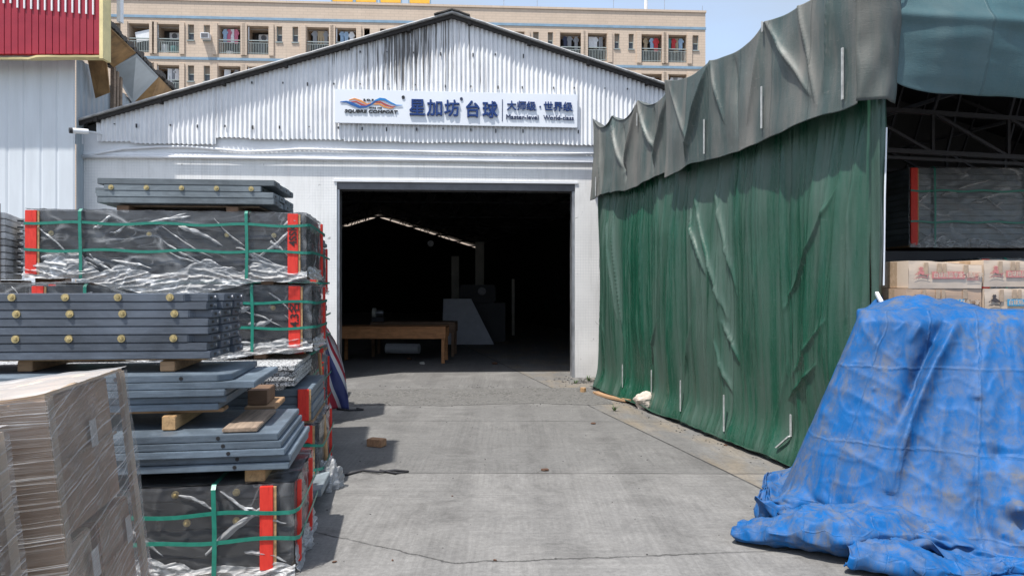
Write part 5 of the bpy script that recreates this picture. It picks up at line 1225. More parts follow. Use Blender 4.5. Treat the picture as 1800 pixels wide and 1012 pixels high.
for q in range(420):
    if q < 150: x, y = rq.gauss(1.25, .22), rq.gauss(12.2, .22)
    elif q < 260: x, y = rq.uniform(-3, 1.2), rq.choice((9.75, 11.5))+rq.gauss(0, .10)
    elif q < 340: x, y = rq.uniform(-1.6, 2.2), rq.uniform(3.9, 9.5)
    else: sq = rq.uniform(0, 5.5); p_ = A0+TD*sq+TN*rq.uniform(.15, .35); x, y = p_.x, p_.y
    r_ = rq.uniform(.004, .014)*(1.3 if q < 150 else (.55 if 260 <= q < 340 else .8)); gt.ball((x, y, r_*.5), (r_*rq.uniform(.8,1.5), r_, r_*.6), 5, 3)
tag(gt.build('loose_grit', 'gravel'), 'loose grit scattered over the concrete yard', 'grit', None, 'stuff')
# cartons behind the blue tarpaulin
def horse(par, m, x, z, s, y=-.003):
    pts = [(-.52,.02),(-.30,.10),(-.34,.18),(-.22,.20),(-.18,.32),(-.28,.44),(-.20,.42),(-.16,.56),(-.10,.48),(-.02,.54),(.06,.50),(.10,.38),(.02,.30),(.14,.22),(.34,.10),(.52,.06),(.62,-.04),(.50,-.02),(.46,-.16),(.40,-.20),(.40,-.08),(.22,-.04),(.02,-.04),(-.10,.04),(-.22,.02),(-.30,-.10),(-.34,-.08),(-.28,.04),(-.38,.04),(-.50,-.06)]
    mx = Matrix.Translation((x,y,z)) @ Matrix.Rotation(R(90), 4, 'X')
    MB().prism([(a*s, b*s) for a, b in pts], 0, .0012, mx).build('horse_emblem', m, par, world=False)
    arc = [(-.62+1.24*k/12, -.30+.13*math.sin(math.pi*k/12)) for k in range(13)]; arc += [(a, b-.05*math.sin(math.pi*min(1, max(0, (a+.62)/1.24)))-.005) for a, b in arc[::-1]]
    MB().prism([(a*s, b*s) for a, b in arc], 0, .0012, mx).build('emblem_swoosh', m, par, world=False)
def box_thing(label, loc, yaw, L, D, h, m, pm, band, crush=0, dark=False):
    o = thing('ball_carton', label, 'carton', loc, yaw, 'printed cartons stacked in the right shed')
    def crk(x, y, z): return z-(crush*sstep(.1, L, x) if z > h*.6 else 0)
    f = MB(); n = 16
    g = []
    f.grid(lambda u, v: (L*u, .004*nz(u*4,v*3,1)-.003*math.sin(math.pi*v), crk(L*u, 0, h*v)+(-.003 if v == 0 else 0)+.003*nz(u*9,v,2)*v), n, 8)
    f.grid(lambda u, v: (0, D*(1-u), h*v), 8, 8); f.grid(lambda u, v: (L, D*u, crk(L, 0, h*v)), 8, 8); f.grid(lambda u, v: (L*u, D*v, crk(L*u, 0, h)+.003*nz(u*5,v*5,3)), n, 8); f.grid(lambda u, v: (L*u, D*(1-v), 0), 4, 4); f.grid(lambda u, v: (L*(1-u), D, crk(L*(1-u), 0, h*v)), n, 6)
    b = f.build('carton', m, o, world=False)
    horse(o, 'print_dark' if dark else 'card_print', .105 if not dark else .085, h*.50, .105, -.009)
    MB().box(.19, L*.76, -.0095, -.008, h*.34, h*.60).build('print_band', band, o, world=False)
    text('printed_lettering', '台球用品专业制造厂家', .042, 'carton_pale', o, (.20, -.0098, h*.40), ext=.0005, off=.0008)
    gd = MB()
    for q in range(9): gd.box(L*.79+q*.011, L*.79+q*.011+.003, -.0095, -.008, h*.30, h*.56)
    gd.box(L*.785, L*.97, -.0095, -.008, h*.295, h*.305); gd.box(L*.785, L*.97, -.0095, -.008, h*.56, h*.57); gd.box(L*.785, L*.97, -.0095, -.008, h*.43, h*.437); gd.build('print_table', 'card_print' if not dark else 'print_dark', o, world=False)
    for q, (xx, ww) in enumerate(((L*.20,.034),(L*.38,.035),(L*.455,.03),(L*.74,.04))): MB().box(xx, xx+ww, -.0105, -.0093, h*(.62-crush*2 if q else .5), h*.99-crush*(xx/L)-.006).build('tape', 'tape', o, world=False)
    MB().box(-.0015, -.0005, D*.28, D*.52, .002, h-.004).build('tape', 'tape', o, world=False)
    t_ = text('printed_lettering', '中', .07, 'print_dark', o, (-.002, D*.80, h*.32), (R(90), 0, R(-90)), .0004)
    return o
BY = R(9)
b0 = P(1597, 506, 5.30); fu = Vector((math.cos(BY), math.sin(BY), 0))
box_thing('upper left pale carton with faded red horse print, crushed at its right end', b0, BY, .615, .44, .203, 'carton_pale', 'card_print', 'card_print', .03)
box_thing('upper right pale carton with faded red horse print, cut by the picture edge', b0+fu*.635+Vector((0,0,.012)), BY+.03, .615, .44, .20, 'carton_pale', 'card_print', 'card_print', .01)
lo = b0+fu*(-.02)+Vector((0,0,-.205))
box_thing('lower left carton with a blue printed band, half hidden by the blue tarpaulin', lo, BY+.015, .64, .44, .20, 'carton', 'print_blue', 'print_blue', 0, True)
box_thing('lower right carton with a dark horse and blue band, at the picture edge', lo+fu*.66+Vector((0,0,-.0)), BY, .62, .44, .20, 'carton_pale', 'print_blue', 'print_blue', 0, True)
box_thing('carton behind the upper left printed carton, deeper in the shed', b0+fu*.1+Vector((-.08,.48,-.203)), BY, .62, .44, .2, 'carton', 'card_print', 'card_print')
tag(MB().box(0, 2.0, 0, .95, 0, lo.z-.003, Matrix.Translation((lo.x-.03,lo.y-.02,0)) @ Matrix.Rotation(BY, 4, 'Z')).build('packing_crate', 'wood_dark'), 'dark crate behind the blue tarpaulin carrying the printed cartons', 'crate')

# ---------------------------------------------------------------- blue tarpaulin over its load

# drape of the sheet over its load (a settled cloth): rows of 59 points, each a step in mm from the one before
BD = """1984 5530 72 -1 -13 10 14 -38 21 -34 -20 11 -34 -32 2 -32 -25 -30 -17 -80 26 -7 -46 -7 -35 -64 12 -41 -62 24 -45 -67 -64 -49 -68 -33 -1 -66 48 16 -63 65 -64 -47 4 -20 -68 43 36 -46 -28 55 -26 -30 54 -21 -41 3 -71 22 -15 -67 18 -23 -74 23 -15 -74 -22 10 -57 -2 67 -9 12 26 -88 -17 49 -72 -18 62 -25 -35 83 -6 5 79 -14 6 76 -22 5 57 -32 37 50 -36 38 55 -35 14 30 -37 -46 29 -33 -40 36 -44 -1 43 -14 -37 53 -19 0 38 -50 -9 66 -14 15 70 -14 8 72 -19 3 70 5 -35 79 -3 -12 77 -23 13 83 18 -23 90 -39 -3 91 -47 34 110 -47 11 112 -62 11 115 -38 35 124 -33 -33 125 -19 -26 120 11 30 114 0 8 102 -13 10 82 -12 -12 38 15 45
1993 5529 62 -5 -10 19 16 -33 36 -37 -30 6 -34 -24 13 -33 -32 -39 -19 -80 -1 -3 -47 31 -38 -65 -17 -39 -65 11 -47 -65 -10 -40 -67 -79 -23 -70 44 26 -60 38 -52 -57 27 -9 -46 58 21 -41 -47 34 -45 -46 49 -33 -24 3 -52 4 -15 -67 13 18 -61 27 -16 -73 -19 -2 -67 -11 63 -22 11 60 -63 9 31 -74 -32 48 -63 -11 75 -26 14 75 -18 6 71 -18 0 61 -22 28 55 -34 27 52 -8 12 61 -16 -18 37 -41 -16 21 -20 -40 40 -34 -23 44 -23 -22 58 -29 8 56 -23 -10 62 -29 2 64 2 22 77 -4 7 70 -27 -3 80 3 -2 83 -7 -3 86 -25 -23 100 -37 34 109 -41 11 105 -71 2 111 -36 25 130 -33 -4 124 -31 -19 119 1 -23 115 -18 3 103 6 -2 80 26 21 23 -12 56
1996 5531 72 -10 -4 4 14 -39 25 -34 -39 37 -36 -21 6 -24 -31 -42 -31 -80 -34 4 -44 32 -37 -67 -8 -34 -67 41 -48 -66 -8 -41 -68 -60 -39 -71 -13 29 -59 21 -38 -61 51 0 -40 41 27 -42 7 26 -25 -81 24 -43 -53 29 -60 4 -5 -60 16 9 -63 17 -6 -60 -8 -1 -63 4 40 -58 -11 68 -47 8 63 -55 4 35 -65 -30 57 -53 3 66 -33 14 68 -25 12 67 -7 20 62 -2 21 61 1 19 34 -33 -24 51 -25 -9 36 -28 -1 47 -27 -16 39 -16 -40 48 -33 -19 54 -26 -13 61 -17 19 59 -19 14 71 0 19 80 -22 7 74 -4 -33 85 -1 7 93 -18 -5 66 -81 50 108 -53 -1 119 -50 17 121 -7 -12 116 -56 -17 129 -18 -9 126 9 -10 110 -22 6 99 8 16 76 3 29 47 19 37
2000 5536 67 -13 -8 -3 10 -38 29 -26 -35 46 -43 -29 14 -27 -33 -27 -17 -74 -64 -7 -48 9 -28 -66 39 -37 -69 29 -46 -62 -43 -38 -72 -25 -43 -70 -56 10 -64 34 -23 -64 33 12 -44 56 39 -22 46 26 -36 -64 27 -27 -68 14 -61 -35 14 -56 21 4 -62 5 0 -66 -2 5 -48 26 23 -69 -37 49 -68 -7 60 -55 -1 67 -36 14 52 -47 -16 63 -36 11 61 -17 31 67 -20 -1 59 -4 31 61 4 20 55 -30 -2 29 -30 -44 35 -30 11 38 -26 -33 54 -19 -3 51 -31 -3 47 -14 -12 62 -20 -10 62 -23 15 68 -15 22 71 -19 -22 75 11 25 76 -14 8 92 -25 8 93 -55 12 98 -71 15 96 -65 31 132 -22 -1 119 -16 -73 125 -31 -12 123 -5 -5 110 2 26 94 -8 25 78 21 21 35 -3 50
1998 5543 53 -9 -11 12 3 -36 26 -17 -38 58 -42 -30 16 -25 -32 -52 -20 -79 -39 -4 -47 -3 -32 -72 19 -34 -69 54 -42 -62 -55 -37 -71 -2 -39 -67 -77 -10 -65 2 -9 -69 34 17 -48 63 46 -4 51 30 -44 -13 31 -22 -66 19 -48 -51 15 -55 -11 6 -62 3 2 -58 23 5 -48 13 24 -65 -30 48 -63 -12 57 -54 -6 58 -48 2 54 -38 24 59 -33 -24 56 -37 18 63 6 28 56 -9 19 58 -12 21 43 -39 -28 54 -20 3 26 -28 -25 48 -23 -6 43 -26 -26 47 -25 -4 54 -26 17 62 -13 -18 52 -20 44 64 -24 -8 66 -24 10 74 9 12 84 -6 20 69 -67 -18 98 -40 29 97 -46 6 124 -47 8 114 -29 7 131 -42 -32 121 -10 -35 121 -7 -12 98 -1 17 94 -1 47 77 8 33 58 19 15
1996 5548 54 1 -15 29 0 -36 20 -20 -45 37 -46 -27 43 -26 -34 -50 -14 -73 -44 -7 -45 11 -30 -70 4 -29 -79 37 -38 -63 -56 -37 -71 9 -37 -64 -82 -7 -58 3 -6 -68 13 16 -54 51 39 -22 55 44 -19 33 24 -43 -47 23 -40 -55 27 -33 -45 9 -63 0 5 -64 17 -3 -47 24 31 -46 -38 47 -60 -13 55 -52 7 53 -48 7 51 -47 -5 58 -32 20 54 -35 -25 53 -43 5 61 0 24 53 9 18 57 -23 8 32 -38 -21 48 -14 7 40 -33 -14 41 -18 -11 44 -26 -22 54 -18 26 50 -32 10 57 -22 -15 66 -17 11 67 -26 21 65 -21 32 74 -13 -19 87 -31 16 95 -44 28 95 -65 1 108 -35 7 138 -20 -13 114 -28 -53 128 -16 -4 120 -7 -11 104 -4 23 80 4 43 80 8 38 49 -6 34
1994 5551 61 -3 -15 14 5 -33 34 -16 -49 37 -45 -31 26 -22 -28 -63 -26 -82 -6 5 -44 0 -34 -67 15 -29 -80 32 -36 -67 -51 -32 -69 -17 -34 -61 -60 -6 -56 13 -2 -62 -18 17 -49 54 31 -37 24 51 -12 37 31 -43 10 18 -53 -40 33 -18 -49 17 -54 -16 7 -61 16 -3 -51 30 33 -34 -52 47 -56 -15 52 -51 -6 52 -46 14 45 -47 -14 50 -40 -1 56 -31 17 51 -38 -16 54 -25 7 55 10 23 55 -18 13 47 -29 -7 34 -25 -13 45 -16 8 39 -29 -8 41 -24 -3 54 -28 -3 51 -28 -2 45 -30 29 68 -14 -15 55 -25 31 79 -6 15 64 -40 1 79 -39 14 86 -67 6 112 -24 26 117 -35 9 114 -24 -9 128 -34 -36 126 -3 -31 110 -7 -21 107 -8 36 88 11 54 74 3 20 61 6 29
1999 5550 69 -10 -11 14 13 -40 34 -24 -40 43 -41 -40 3 -25 -32 -33 -21 -70 -9 -5 -46 -5 -25 -70 0 -26 -80 13 -35 -66 -35 -29 -72 -21 -30 -60 -42 -5 -55 29 2 -54 -47 17 -42 55 35 -36 15 39 -42 8 49 -16 38 16 -60 4 28 -31 -42 29 -31 -33 -1 -56 25 8 -49 16 34 -33 -48 46 -53 -16 51 -50 -10 46 -51 3 36 -51 7 49 -34 5 56 -23 -23 56 -35 -6 48 -40 18 51 4 -7 52 -19 3 51 -23 4 35 -21 3 46 -22 9 36 -28 -10 44 -33 4 43 -24 1 55 -26 -9 41 -28 33 63 -17 -18 57 -32 37 76 0 6 65 -44 11 75 -53 10 82 -63 29 110 -50 2 122 -12 16 135 -28 -6 115 -6 -67 123 -27 2 125 6 -26 107 -9 21 84 5 30 68 16 46 64 -3 8
2001 5550 65 -9 -9 17 13 -45 32 -24 -37 60 -43 -43 19 -20 -23 -84 -25 -78 -12 -6 -46 35 -25 -65 14 -21 -86 -28 -33 -69 -5 -26 -69 -35 -28 -60 -40 -3 -52 47 6 -49 -56 17 -48 20 36 -23 54 41 -37 -8 41 -38 -7 30 -39 40 24 -45 1 34 -18 -42 3 -52 22 8 -38 -2 37 -46 -28 46 -48 -17 47 -49 -8 42 -55 7 25 -59 15 61 -17 -15 47 -31 -11 48 -38 -1 53 -21 -6 50 -3 -17 53 -22 -14 43 -32 15 49 -7 -13 40 -31 12 45 -22 -3 31 -44 -1 43 -28 23 53 -25 -14 49 -24 7 42 -30 32 63 -27 18 81 5 11 67 -52 6 66 -44 15 95 -50 7 98 -58 30 118 -24 21 128 -22 -28 110 -21 -53 138 -14 -10 119 9 -28 103 -14 29 93 10 17 67 17 44 63 -7 -7
1997 5555 65 -5 -13 33 12 -42 31 -22 -46 33 -41 -38 15 -24 -32 -47 -20 -73 -21 -2 -42 22 -29 -72 -1 -23 -79 5 -27 -69 -35 -26 -72 -3 -22 -60 -52 0 -49 56 3 -52 -38 23 -45 -34 35 -29 45 40 -20 50 42 -34 -6 35 -45 -9 23 -30 42 35 -30 -28 17 -52 6 -1 -49 17 42 -32 -34 45 -45 -20 24 -59 6 35 -55 10 37 -53 10 60 -22 -14 49 -27 -14 52 -32 -11 35 -49 1 54 -15 -26 46 -16 -4 52 -7 -6 38 -23 -1 45 -28 2 51 -11 -6 31 -39 13 48 -30 -1 49 -24 -18 47 -29 15 50 -36 30 66 -5 3 49 -53 29 69 -13 6 84 -64 13 78 -53 23 114 -17 -8 113 -38 -1 137 -20 21 106 -20 -61 119 -10 -21 130 -5 -9 115 -6 28 100 -15 -17 69 22 41 45 22 34
2001 5558 72 -4 -17 22 10 -39 49 -22 -46 35 -46 -35 -28 -14 -37 -22 -22 -68 -3 -12 -46 16 -16 -75 -7 -29 -78 22 -29 -70 -26 -16 -70 -40 -21 -64 -36 5 -47 49 -1 -55 -6 25 -42 -36 40 -30 -17 39 -25 46 43 -12 43 32 -44 10 37 -34 -3 22 -34 26 17 -43 3 16 -48 0 38 -39 -20 36 -50 -13 35 -49 -6 20 -54 19 39 -51 7 46 -42 -8 50 -27 -17 54 -28 -12 34 -43 -17 52 -14 -12 53 -11 -10 46 -19 -8 35 -27 -8 46 -27 1 53 -2 -12 46 -19 -5 43 -31 -9 33 -44 15 58 -25 0 36 -37 34 66 -18 9 50 -40 20 81 -24 14 66 -47 9 92 -48 17 105 -36 8 124 -27 -19 119 -25 6 128 -21 -42 126 -4 -27 114 -31 8 110 16 -28 98 5 30 58 27 31 63 2 31
1999 5559 79 3 -18 20 8 -43 39 -22 -42 51 -45 -39 -24 -20 -25 -64 -22 -84 -9 -11 -36 60 -22 -74 -2 -17 -85 -23 -29 -67 -3 -17 -71 -1 -14 -63 -46 10 -54 21 -6 -51 33 23 -45 -28 46 -18 -25 45 -29 -20 39 -24 39 38 -19 38 36 -25 32 29 -45 7 19 -41 26 17 -50 2 26 -52 -8 32 -51 -11 36 -31 -10 37 -46 -2 38 -48 -6 31 -51 -12 43 -39 14 44 -42 -7 46 -27 -21 47 10 -34 58 -5 -17 42 -35 5 45 -20 -18 47 -25 -2 39 -30 14 39 -29 -15 44 -24 -14 39 -30 5 58 -24 0 53 -38 10 52 -24 29 41 -45 32 72 -33 9 80 -36 2 87 -36 13 114 -35 4 110 -49 17 111 -11 -61 142 -16 -7 115 -5 -32 121 -19 1 115 8 2 106 -6 -11 68 8 41 47 30 31
2002 5557 89 -4 -14 26 16 -46 15 -27 -45 29 -41 -37 1 -17 -23 -60 -24 -87 -1 -14 -31 75 -19 -74 -15 -17 -86 -17 -24 -71 -17 -16 -68 -6 -23 -65 -9 24 -52 3 -2 -55 20 14 -47 9 43 -20 -23 49 -21 -19 51 -13 -18 32 -44 14 40 -9 34 30 -40 23 23 -51 20 6 -40 9 30 -46 -13 34 -44 -15 49 -29 1 26 -48 -17 36 -46 -8 37 -48 0 37 -47 6 38 -29 24 53 -29 -7 38 -40 -18 51 -7 -30 57 3 12 40 -15 -28 32 -39 15 45 -31 0 39 -31 -11 39 -29 -14 45 -29 -5 54 -14 5 52 -22 12 47 -38 29 49 -36 25 56 -50 15 88 -24 6 100 -36 -10 98 -39 18 120 -29 -8 118 -29 -48 124 0 -18 121 -40 15 124 -12 -4 117 -5 -3 99 18 -4 85 -14 -8 44 28 35
2026 5560 104 -41 -4 18 24 -36 36 -2 -64 16 -45 -49 15 -9 -22 -72 -26 -73 -4 -8 -48 60 -29 -78 -11 -29 -72 -2 -26 -72 -13 -21 -65 -8 -18 -64 3 5 -57 1 28 -43 16 18 -46 -3 42 -26 -13 51 -5 -11 46 -21 -5 43 -28 -10 29 -45 -2 5 -49 22 22 -41 23 11 -34 -16 50 -26 4 47 -32 -2 44 -37 -8 37 -47 0 32 -47 7 31 -50 8 23 -55 -7 46 -25 13 27 -37 -35 57 -16 4 54 -29 0 42 -35 -2 56 -5 -7 40 11 -22 45 -24 -8 42 -26 -3 43 -30 -2 38 -38 5 37 -41 8 36 -44 16 67 -10 10 58 -41 -5 59 -26 46 81 -25 -24 97 -33 0 105 -45 12 112 -47 23 105 -24 -49 131 -14 -6 123 -16 -26 119 -16 -5 115 1 -4 101 3 -13 86 -6 8 48 10 29
2052 5538 130 -21 -12 14 -17 -5 42 9 -50 2 -20 -68 16 -7 -29 -56 -45 -63 12 8 -61 -8 -28 -72 10 -30 -68 -31 -20 -74 1 -21 -68 10 -18 -61 16 4 -56 6 -15 -45 29 23 -51 6 50 -16 -8 49 -14 -7 49 -8 -8 46 -24 -9 20 -46 -6 34 -41 -5 17 -46 9 14 -20 12 37 -42 3 35 -44 11 40 -38 0 35 -40 2 15 -55 3 22 -52 2 50 -7 -27 50 -31 -9 35 -48 6 41 -40 9 56 -13 -7 53 -2 -18 51 1 -17 50 -8 -8 41 -27 5 36 -34 4 40 -33 0 43 -33 0 30 -45 12 39 -43 12 58 -26 5 69 -7 -10 76 -16 5 74 -36 18 97 -25 -5 103 -48 15 105 -59 26 109 -9 -61 124 -15 -13 124 -31 3 122 -7 -13 111 1 -8 102 3 -10 86 3 -7 65 1 -7
2073 5548 176 9 -31 -15 -18 -8 44 -21 -54 20 1 -33 0 -14 -59 -32 -39 -57 6 13 -62 -37 -24 -78 -3 -49 -59 16 -14 -73 -5 -20 -68 10 -21 -57 19 9 -57 2 -20 -36 33 22 -46 6 35 -33 2 46 -15 -7 50 -5 -9 36 -29 -8 20 -44 -6 23 -47 -3 45 -9 -8 25 -32 8 27 -46 13 42 -36 7 11 -52 8 11 -54 4 30 -45 4 52 -12 -22 50 -24 -13 33 -47 4 37 -44 6 52 -22 -2 54 -1 -18 53 0 -18 51 -7 -9 43 -27 7 43 -23 1 41 -27 0 36 -36 3 26 -46 7 31 -45 11 53 -24 2 62 -13 -10 68 -18 4 68 -26 12 86 -13 -7 96 -33 10 78 -76 29 110 -12 -31 123 -23 -19 125 -19 -10 124 -33 4 121 -12 -8 113 -10 -2 102 0 -7 86 1 -7 65 0 -5
2111 5527 209 11 10 -12 -15 -30 29 -19 -51 33 7 -37 -13 -41 -50 -4 -21 -64 -7 10 -65 -34 -34 -74 3 -45 -65 11 -32 -67 4 3 -69 -4 -23 -55 24 11 -57 0 -21 -31 34 19 -39 7 19 -44 12 46 -13 -7 47 -4 -9 13 -45 -7 28 -41 -4 31 -36 -4 49 1 -8 25 -39 6 37 -39 10 11 -53 12 3 -54 6 33 -41 5 50 -13 -19 50 -21 -13 32 -47 3 32 -47 4 49 -27 -2 54 -3 -17 54 0 -18 53 -8 -10 48 -21 3 46 -20 0 40 -26 5 28 -39 6 20 -46 4 34 -38 7 51 -21 -2 56 -13 -12 62 -15 -5 62 -26 9 75 -17 3 86 -18 2 71 -64 29 95 -51 16 112 4 -49 122 -39 2 126 -22 -8 125 -28 1 120 -17 -4 113 -13 0 103 -1 -6 86 -4 -3 65 -1 -5
2144 5522 256 6 28 -13 7 -43 6 -27 -36 43 10 -55 -21 -65 -39 20 3 -68 -25 -2 -71 -22 -51 -65 9 -37 -71 7 -34 -68 7 6 -65 -5 -10 -59 15 10 -55 2 -19 -29 32 3 -41 18 20 -35 9 38 -11 -6 39 -26 -6 2 -46 -6 33 -37 -3 43 -18 -6 46 -3 -6 24 -41 6 20 -48 11 0 -54 9 31 -42 8 49 -13 -15 48 -20 -13 31 -44 1 28 -48 4 46 -32 -2 53 -5 -20 53 -2 -17 54 -7 -10 53 -16 -2 48 -18 1 39 -29 7 19 -43 8 21 -42 6 41 -27 1 48 -19 -8 51 -14 -10 56 -14 -10 58 -23 3 66 -21 5 75 -16 2 71 -43 22 65 -71 32 106 -10 -18 116 -9 -29 120 -47 10 128 -19 -11 125 -27 1 120 -20 -1 114 -13 0 102 -2 -5 86 -4 -3 65 -4 -2
2187 5510 293 -22 29 1 32 -14 -6 -22 -45 38 -10 -60 -6 -57 -44 17 17 -61 -42 -30 -72 -2 -36 -74 2 -38 -71 6 -37 -66 10 -2 -61 -1 8 -61 2 6 -54 8 -15 -41 25 -7 -24 22 6 -32 14 31 -30 1 18 -25 -6 24 -40 -4 36 -29 -4 42 -10 -7 42 -13 -2 12 -46 5 5 -50 9 27 -46 11 49 -13 -11 47 -19 -9 29 -40 -2 28 -48 3 41 -36 -1 51 -6 -21 51 -5 -18 54 -8 -11 54 -12 -5 52 -16 0 37 -32 9 15 -45 8 30 -35 7 43 -15 -8 45 -18 -8 47 -17 -10 51 -14 -9 54 -19 -4 59 -22 4 66 -20 4 67 -33 17 55 -59 29 82 -49 22 105 9 -41 117 -29 -3 120 -44 9 128 -20 -10 126 -25 -1 121 -20 0 113 -11 -2 102 -4 -4 86 -4 -2 65 -5 -1
2227 5514 336 -34 9 3 28 19 -4 -1 -55 23 -40 -47 9 -28 -63 4 12 -63 -37 -44 -71 7 -38 -73 3 -39 -71 4 -28 -70 6 -26 -63 8 28 -53 -4 6 -54 8 0 -45 14 -26 -21 36 23 -36 -5 10 -21 16 0 -41 -1 39 -23 -6 35 -26 -4 38 -9 -4 35 -26 0 1 -46 5 17 -48 9 47 -23 -2 46 -16 -7 30 -32 -4 29 -43 2 36 -41 0 49 -11 -18 49 -2 -24 52 -10 -12 53 -11 -7 53 -14 -2 39 -34 9 15 -47 10 38 -26 4 44 -9 -12 42 -16 -7 44 -17 -8 47 -17 -8 49 -19 -4 53 -22 1 57 -26 6 59 -32 13 66 -33 17 49 -64 31 95 -17 -4 106 4 -33 114 -41 9 123 -36 4 127 -23 -7 126 -22 -3 121 -19 -1 114 -10 -3 102 -5 -3 85 -3 -3 65 0 -5
2260 5520 383 -35 -2 3 15 33 -1 17 -56 8 -59 -42 24 1 -67 -20 -8 -72 -16 -45 -71 6 -41 -73 5 -36 -72 3 -26 -71 4 -38 -61 14 31 -51 -5 12 -53 6 -1 -43 15 -11 -25 25 21 -25 -7 -3 -36 12 -4 -33 17 37 -14 -9 22 -39 2 45 -2 -5 18 -38 2 8 -42 4 37 -35 5 46 -13 -10 34 -27 -2 34 -35 2 27 -43 2 47 -18 -14 46 -1 -28 50 -7 -18 52 -13 -8 52 -14 -3 41 -32 8 18 -49 11 42 -23 4 45 -6 -13 43 -14 -6 42 -15 -7 43 -17 -7 45 -23 -2 45 -27 2 52 -22 2 55 -28 8 62 -26 10 51 -49 24 62 -50 23 93 10 -34 108 -20 -3 115 -38 8 124 -30 -1 128 -24 -4 125 -22 -3 122 -17 -2 113 -9 -4 102 -4 -5 85 1 -7 65 -1 -5
2287 5529 432 -29 -15 2 -1 41 3 23 -48 5 -47 -53 19 12 -64 -33 -33 -74 2 -44 -72 6 -45 -71 5 -25 -75 -1 -40 -66 9 -34 -63 14 27 -53 -4 18 -51 5 -12 -46 17 23 -32 4 7 -21 8 -4 -32 12 -18 -27 14 39 -16 -3 17 -36 4 34 -16 -4 16 -32 2 23 -36 2 42 -18 -6 39 -20 -5 41 -29 2 23 -43 7 42 -23 -10 43 -2 -29 47 -4 -22 50 -14 -11 50 -16 -5 44 -29 6 20 -48 11 43 -26 6 48 -2 -13 44 -13 -6 42 -14 -6 41 -18 -4 41 -23 -2 41 -26 1 47 -22 0 52 -23 2 54 -27 9 56 -34 15 39 -59 27 80 -13 -4 94 6 -29 106 -33 10 117 -32 4 125 -26 -2 126 -25 -3 126 -22 -2 122 -15 -4 113 -8 -5 102 -2 -7 85 1 -8 65 -3 -3
2312 5536 483 -26 -21 2 -11 41 4 28 -38 1 -25 -60 3 -2 -68 -19 -47 -69 6 -43 -73 6 -31 -77 -1 -47 -67 6 -35 -66 5 -22 -66 13 11 -57 2 23 -48 4 -5 -45 16 3 -30 7 4 -22 2 -5 -16 13 5 -36 13 34 -20 -8 12 -37 7 29 -19 3 17 -32 -1 35 -21 -4 42 -13 -9 39 -28 1 26 -41 10 40 -21 -6 38 -6 -24 45 -4 -25 47 -15 -13 48 -17 -7 44 -26 2 23 -47 9 41 -29 7 51 -1 -12 47 -11 -4 43 -14 -4 39 -20 -2 39 -22 -2 39 -24 0 42 -23 0 48 -19 -2 50 -24 4 54 -27 10 37 -51 22 58 -37 16 77 10 -31 98 -15 -4 107 -31 9 118 -27 1 124 -25 -2 127 -25 -1 125 -21 -4 122 -13 -5 113 -7 -7 101 -2 -8 86 -2 -5 64 -5 1
2333 5546 535 -19 -30 0 -20 43 4 21 -30 -1 10 -62 -17 -35 -72 4 -33 -76 2 -39 -74 3 -42 -74 4 -52 -64 8 -31 -68 2 0 -67 -2 -17 -57 21 27 -45 2 5 -46 13 -8 -27 10 2 -26 7 8 -20 0 2 -23 6 19 -24 6 27 -26 -2 5 -39 7 35 -24 1 38 -1 -10 37 -24 -4 28 -39 8 42 -19 -2 36 -9 -17 40 -5 -21 45 -16 -15 45 -20 -9 44 -22 -4 23 -45 7 39 -31 6 51 -2 -12 51 -11 -2 46 -12 -1 39 -23 1 38 -20 -2 36 -24 0 40 -20 -2 44 -19 -2 47 -19 -1 50 -23 4 42 -39 17 35 -51 22 70 1 -18 81 1 -20 96 -25 8 108 -25 4 119 -25 0 124 -25 -1 127 -23 -3 125 -19 -4 122 -12 -8 113 -6 -7 101 -4 -7 85 -4 -1 64 -8 3
2369 5544 582 -24 -22 3 -27 37 6 35 -19 -18 -7 -71 -2 -36 -72 4 -28 -78 0 -50 -70 5 -50 -68 6 -36 -73 3 -31 -70 4 -13 -67 2 11 -58 3 -1 -44 20 15 -41 6 -9 -29 13 4 -21 7 19 -30 -8 -5 -18 5 27 -12 2 12 -34 10 16 -32 5 36 -7 -13 26 -16 2 27 -36 4 43 -19 -3 37 -11 -10 38 -7 -15 41 -16 -12 42 -21 -11 43 -18 -9 24 -43 3 37 -32 4 49 -3 -12 50 -13 -1 51 -11 -1 41 -24 5 39 -19 0 35 -22 -2 39 -18 -3 40 -20 -1 44 -17 -3 47 -18 -2 44 -30 10 22 -52 20 61 -11 -3 70 5 -22 82 -11 -6 96 -22 4 109 -23 2 118 -25 1 124 -23 -1 127 -22 -4 125 -17 -6 121 -11 -8 113 -8 -6 101 -6 -4 85 -6 0 64 -6 1
2401 5544 631 -25 -18 2 -32 36 8 38 -19 -20 -23 -70 2 -20 -76 -2 -50 -70 4 -32 -77 -1 -38 -75 0 -38 -72 2 -33 -69 4 -16 -68 3 -10 -53 17 22 -47 6 7 -35 13 -9 -25 16 19 -33 -9 3 -17 4 6 -15 4 -3 -37 14 24 -14 6 21 -21 -5 26 -21 -2 26 -14 0 40 -19 -4 34 -14 -9 40 -10 -8 40 -18 -7 38 -19 -11 41 -14 -13 24 -42 0 36 -30 0 48 -4 -12 47 -18 0 51 -8 -4 45 -24 7 42 -19 3 37 -19 0 39 -16 -5 37 -19 -2 40 -17 -3 44 -14 -4 42 -25 4 22 -47 15 47 -27 9 62 8 -22 72 -3 -11 82 -12 -5 96 -19 -2 109 -22 2 118 -24 1 124 -22 -2 126 -20 -4 125 -17 -7 121 -13 -4 113 -10 -3 100 -8 -2 85 -7 1 64 -5 1
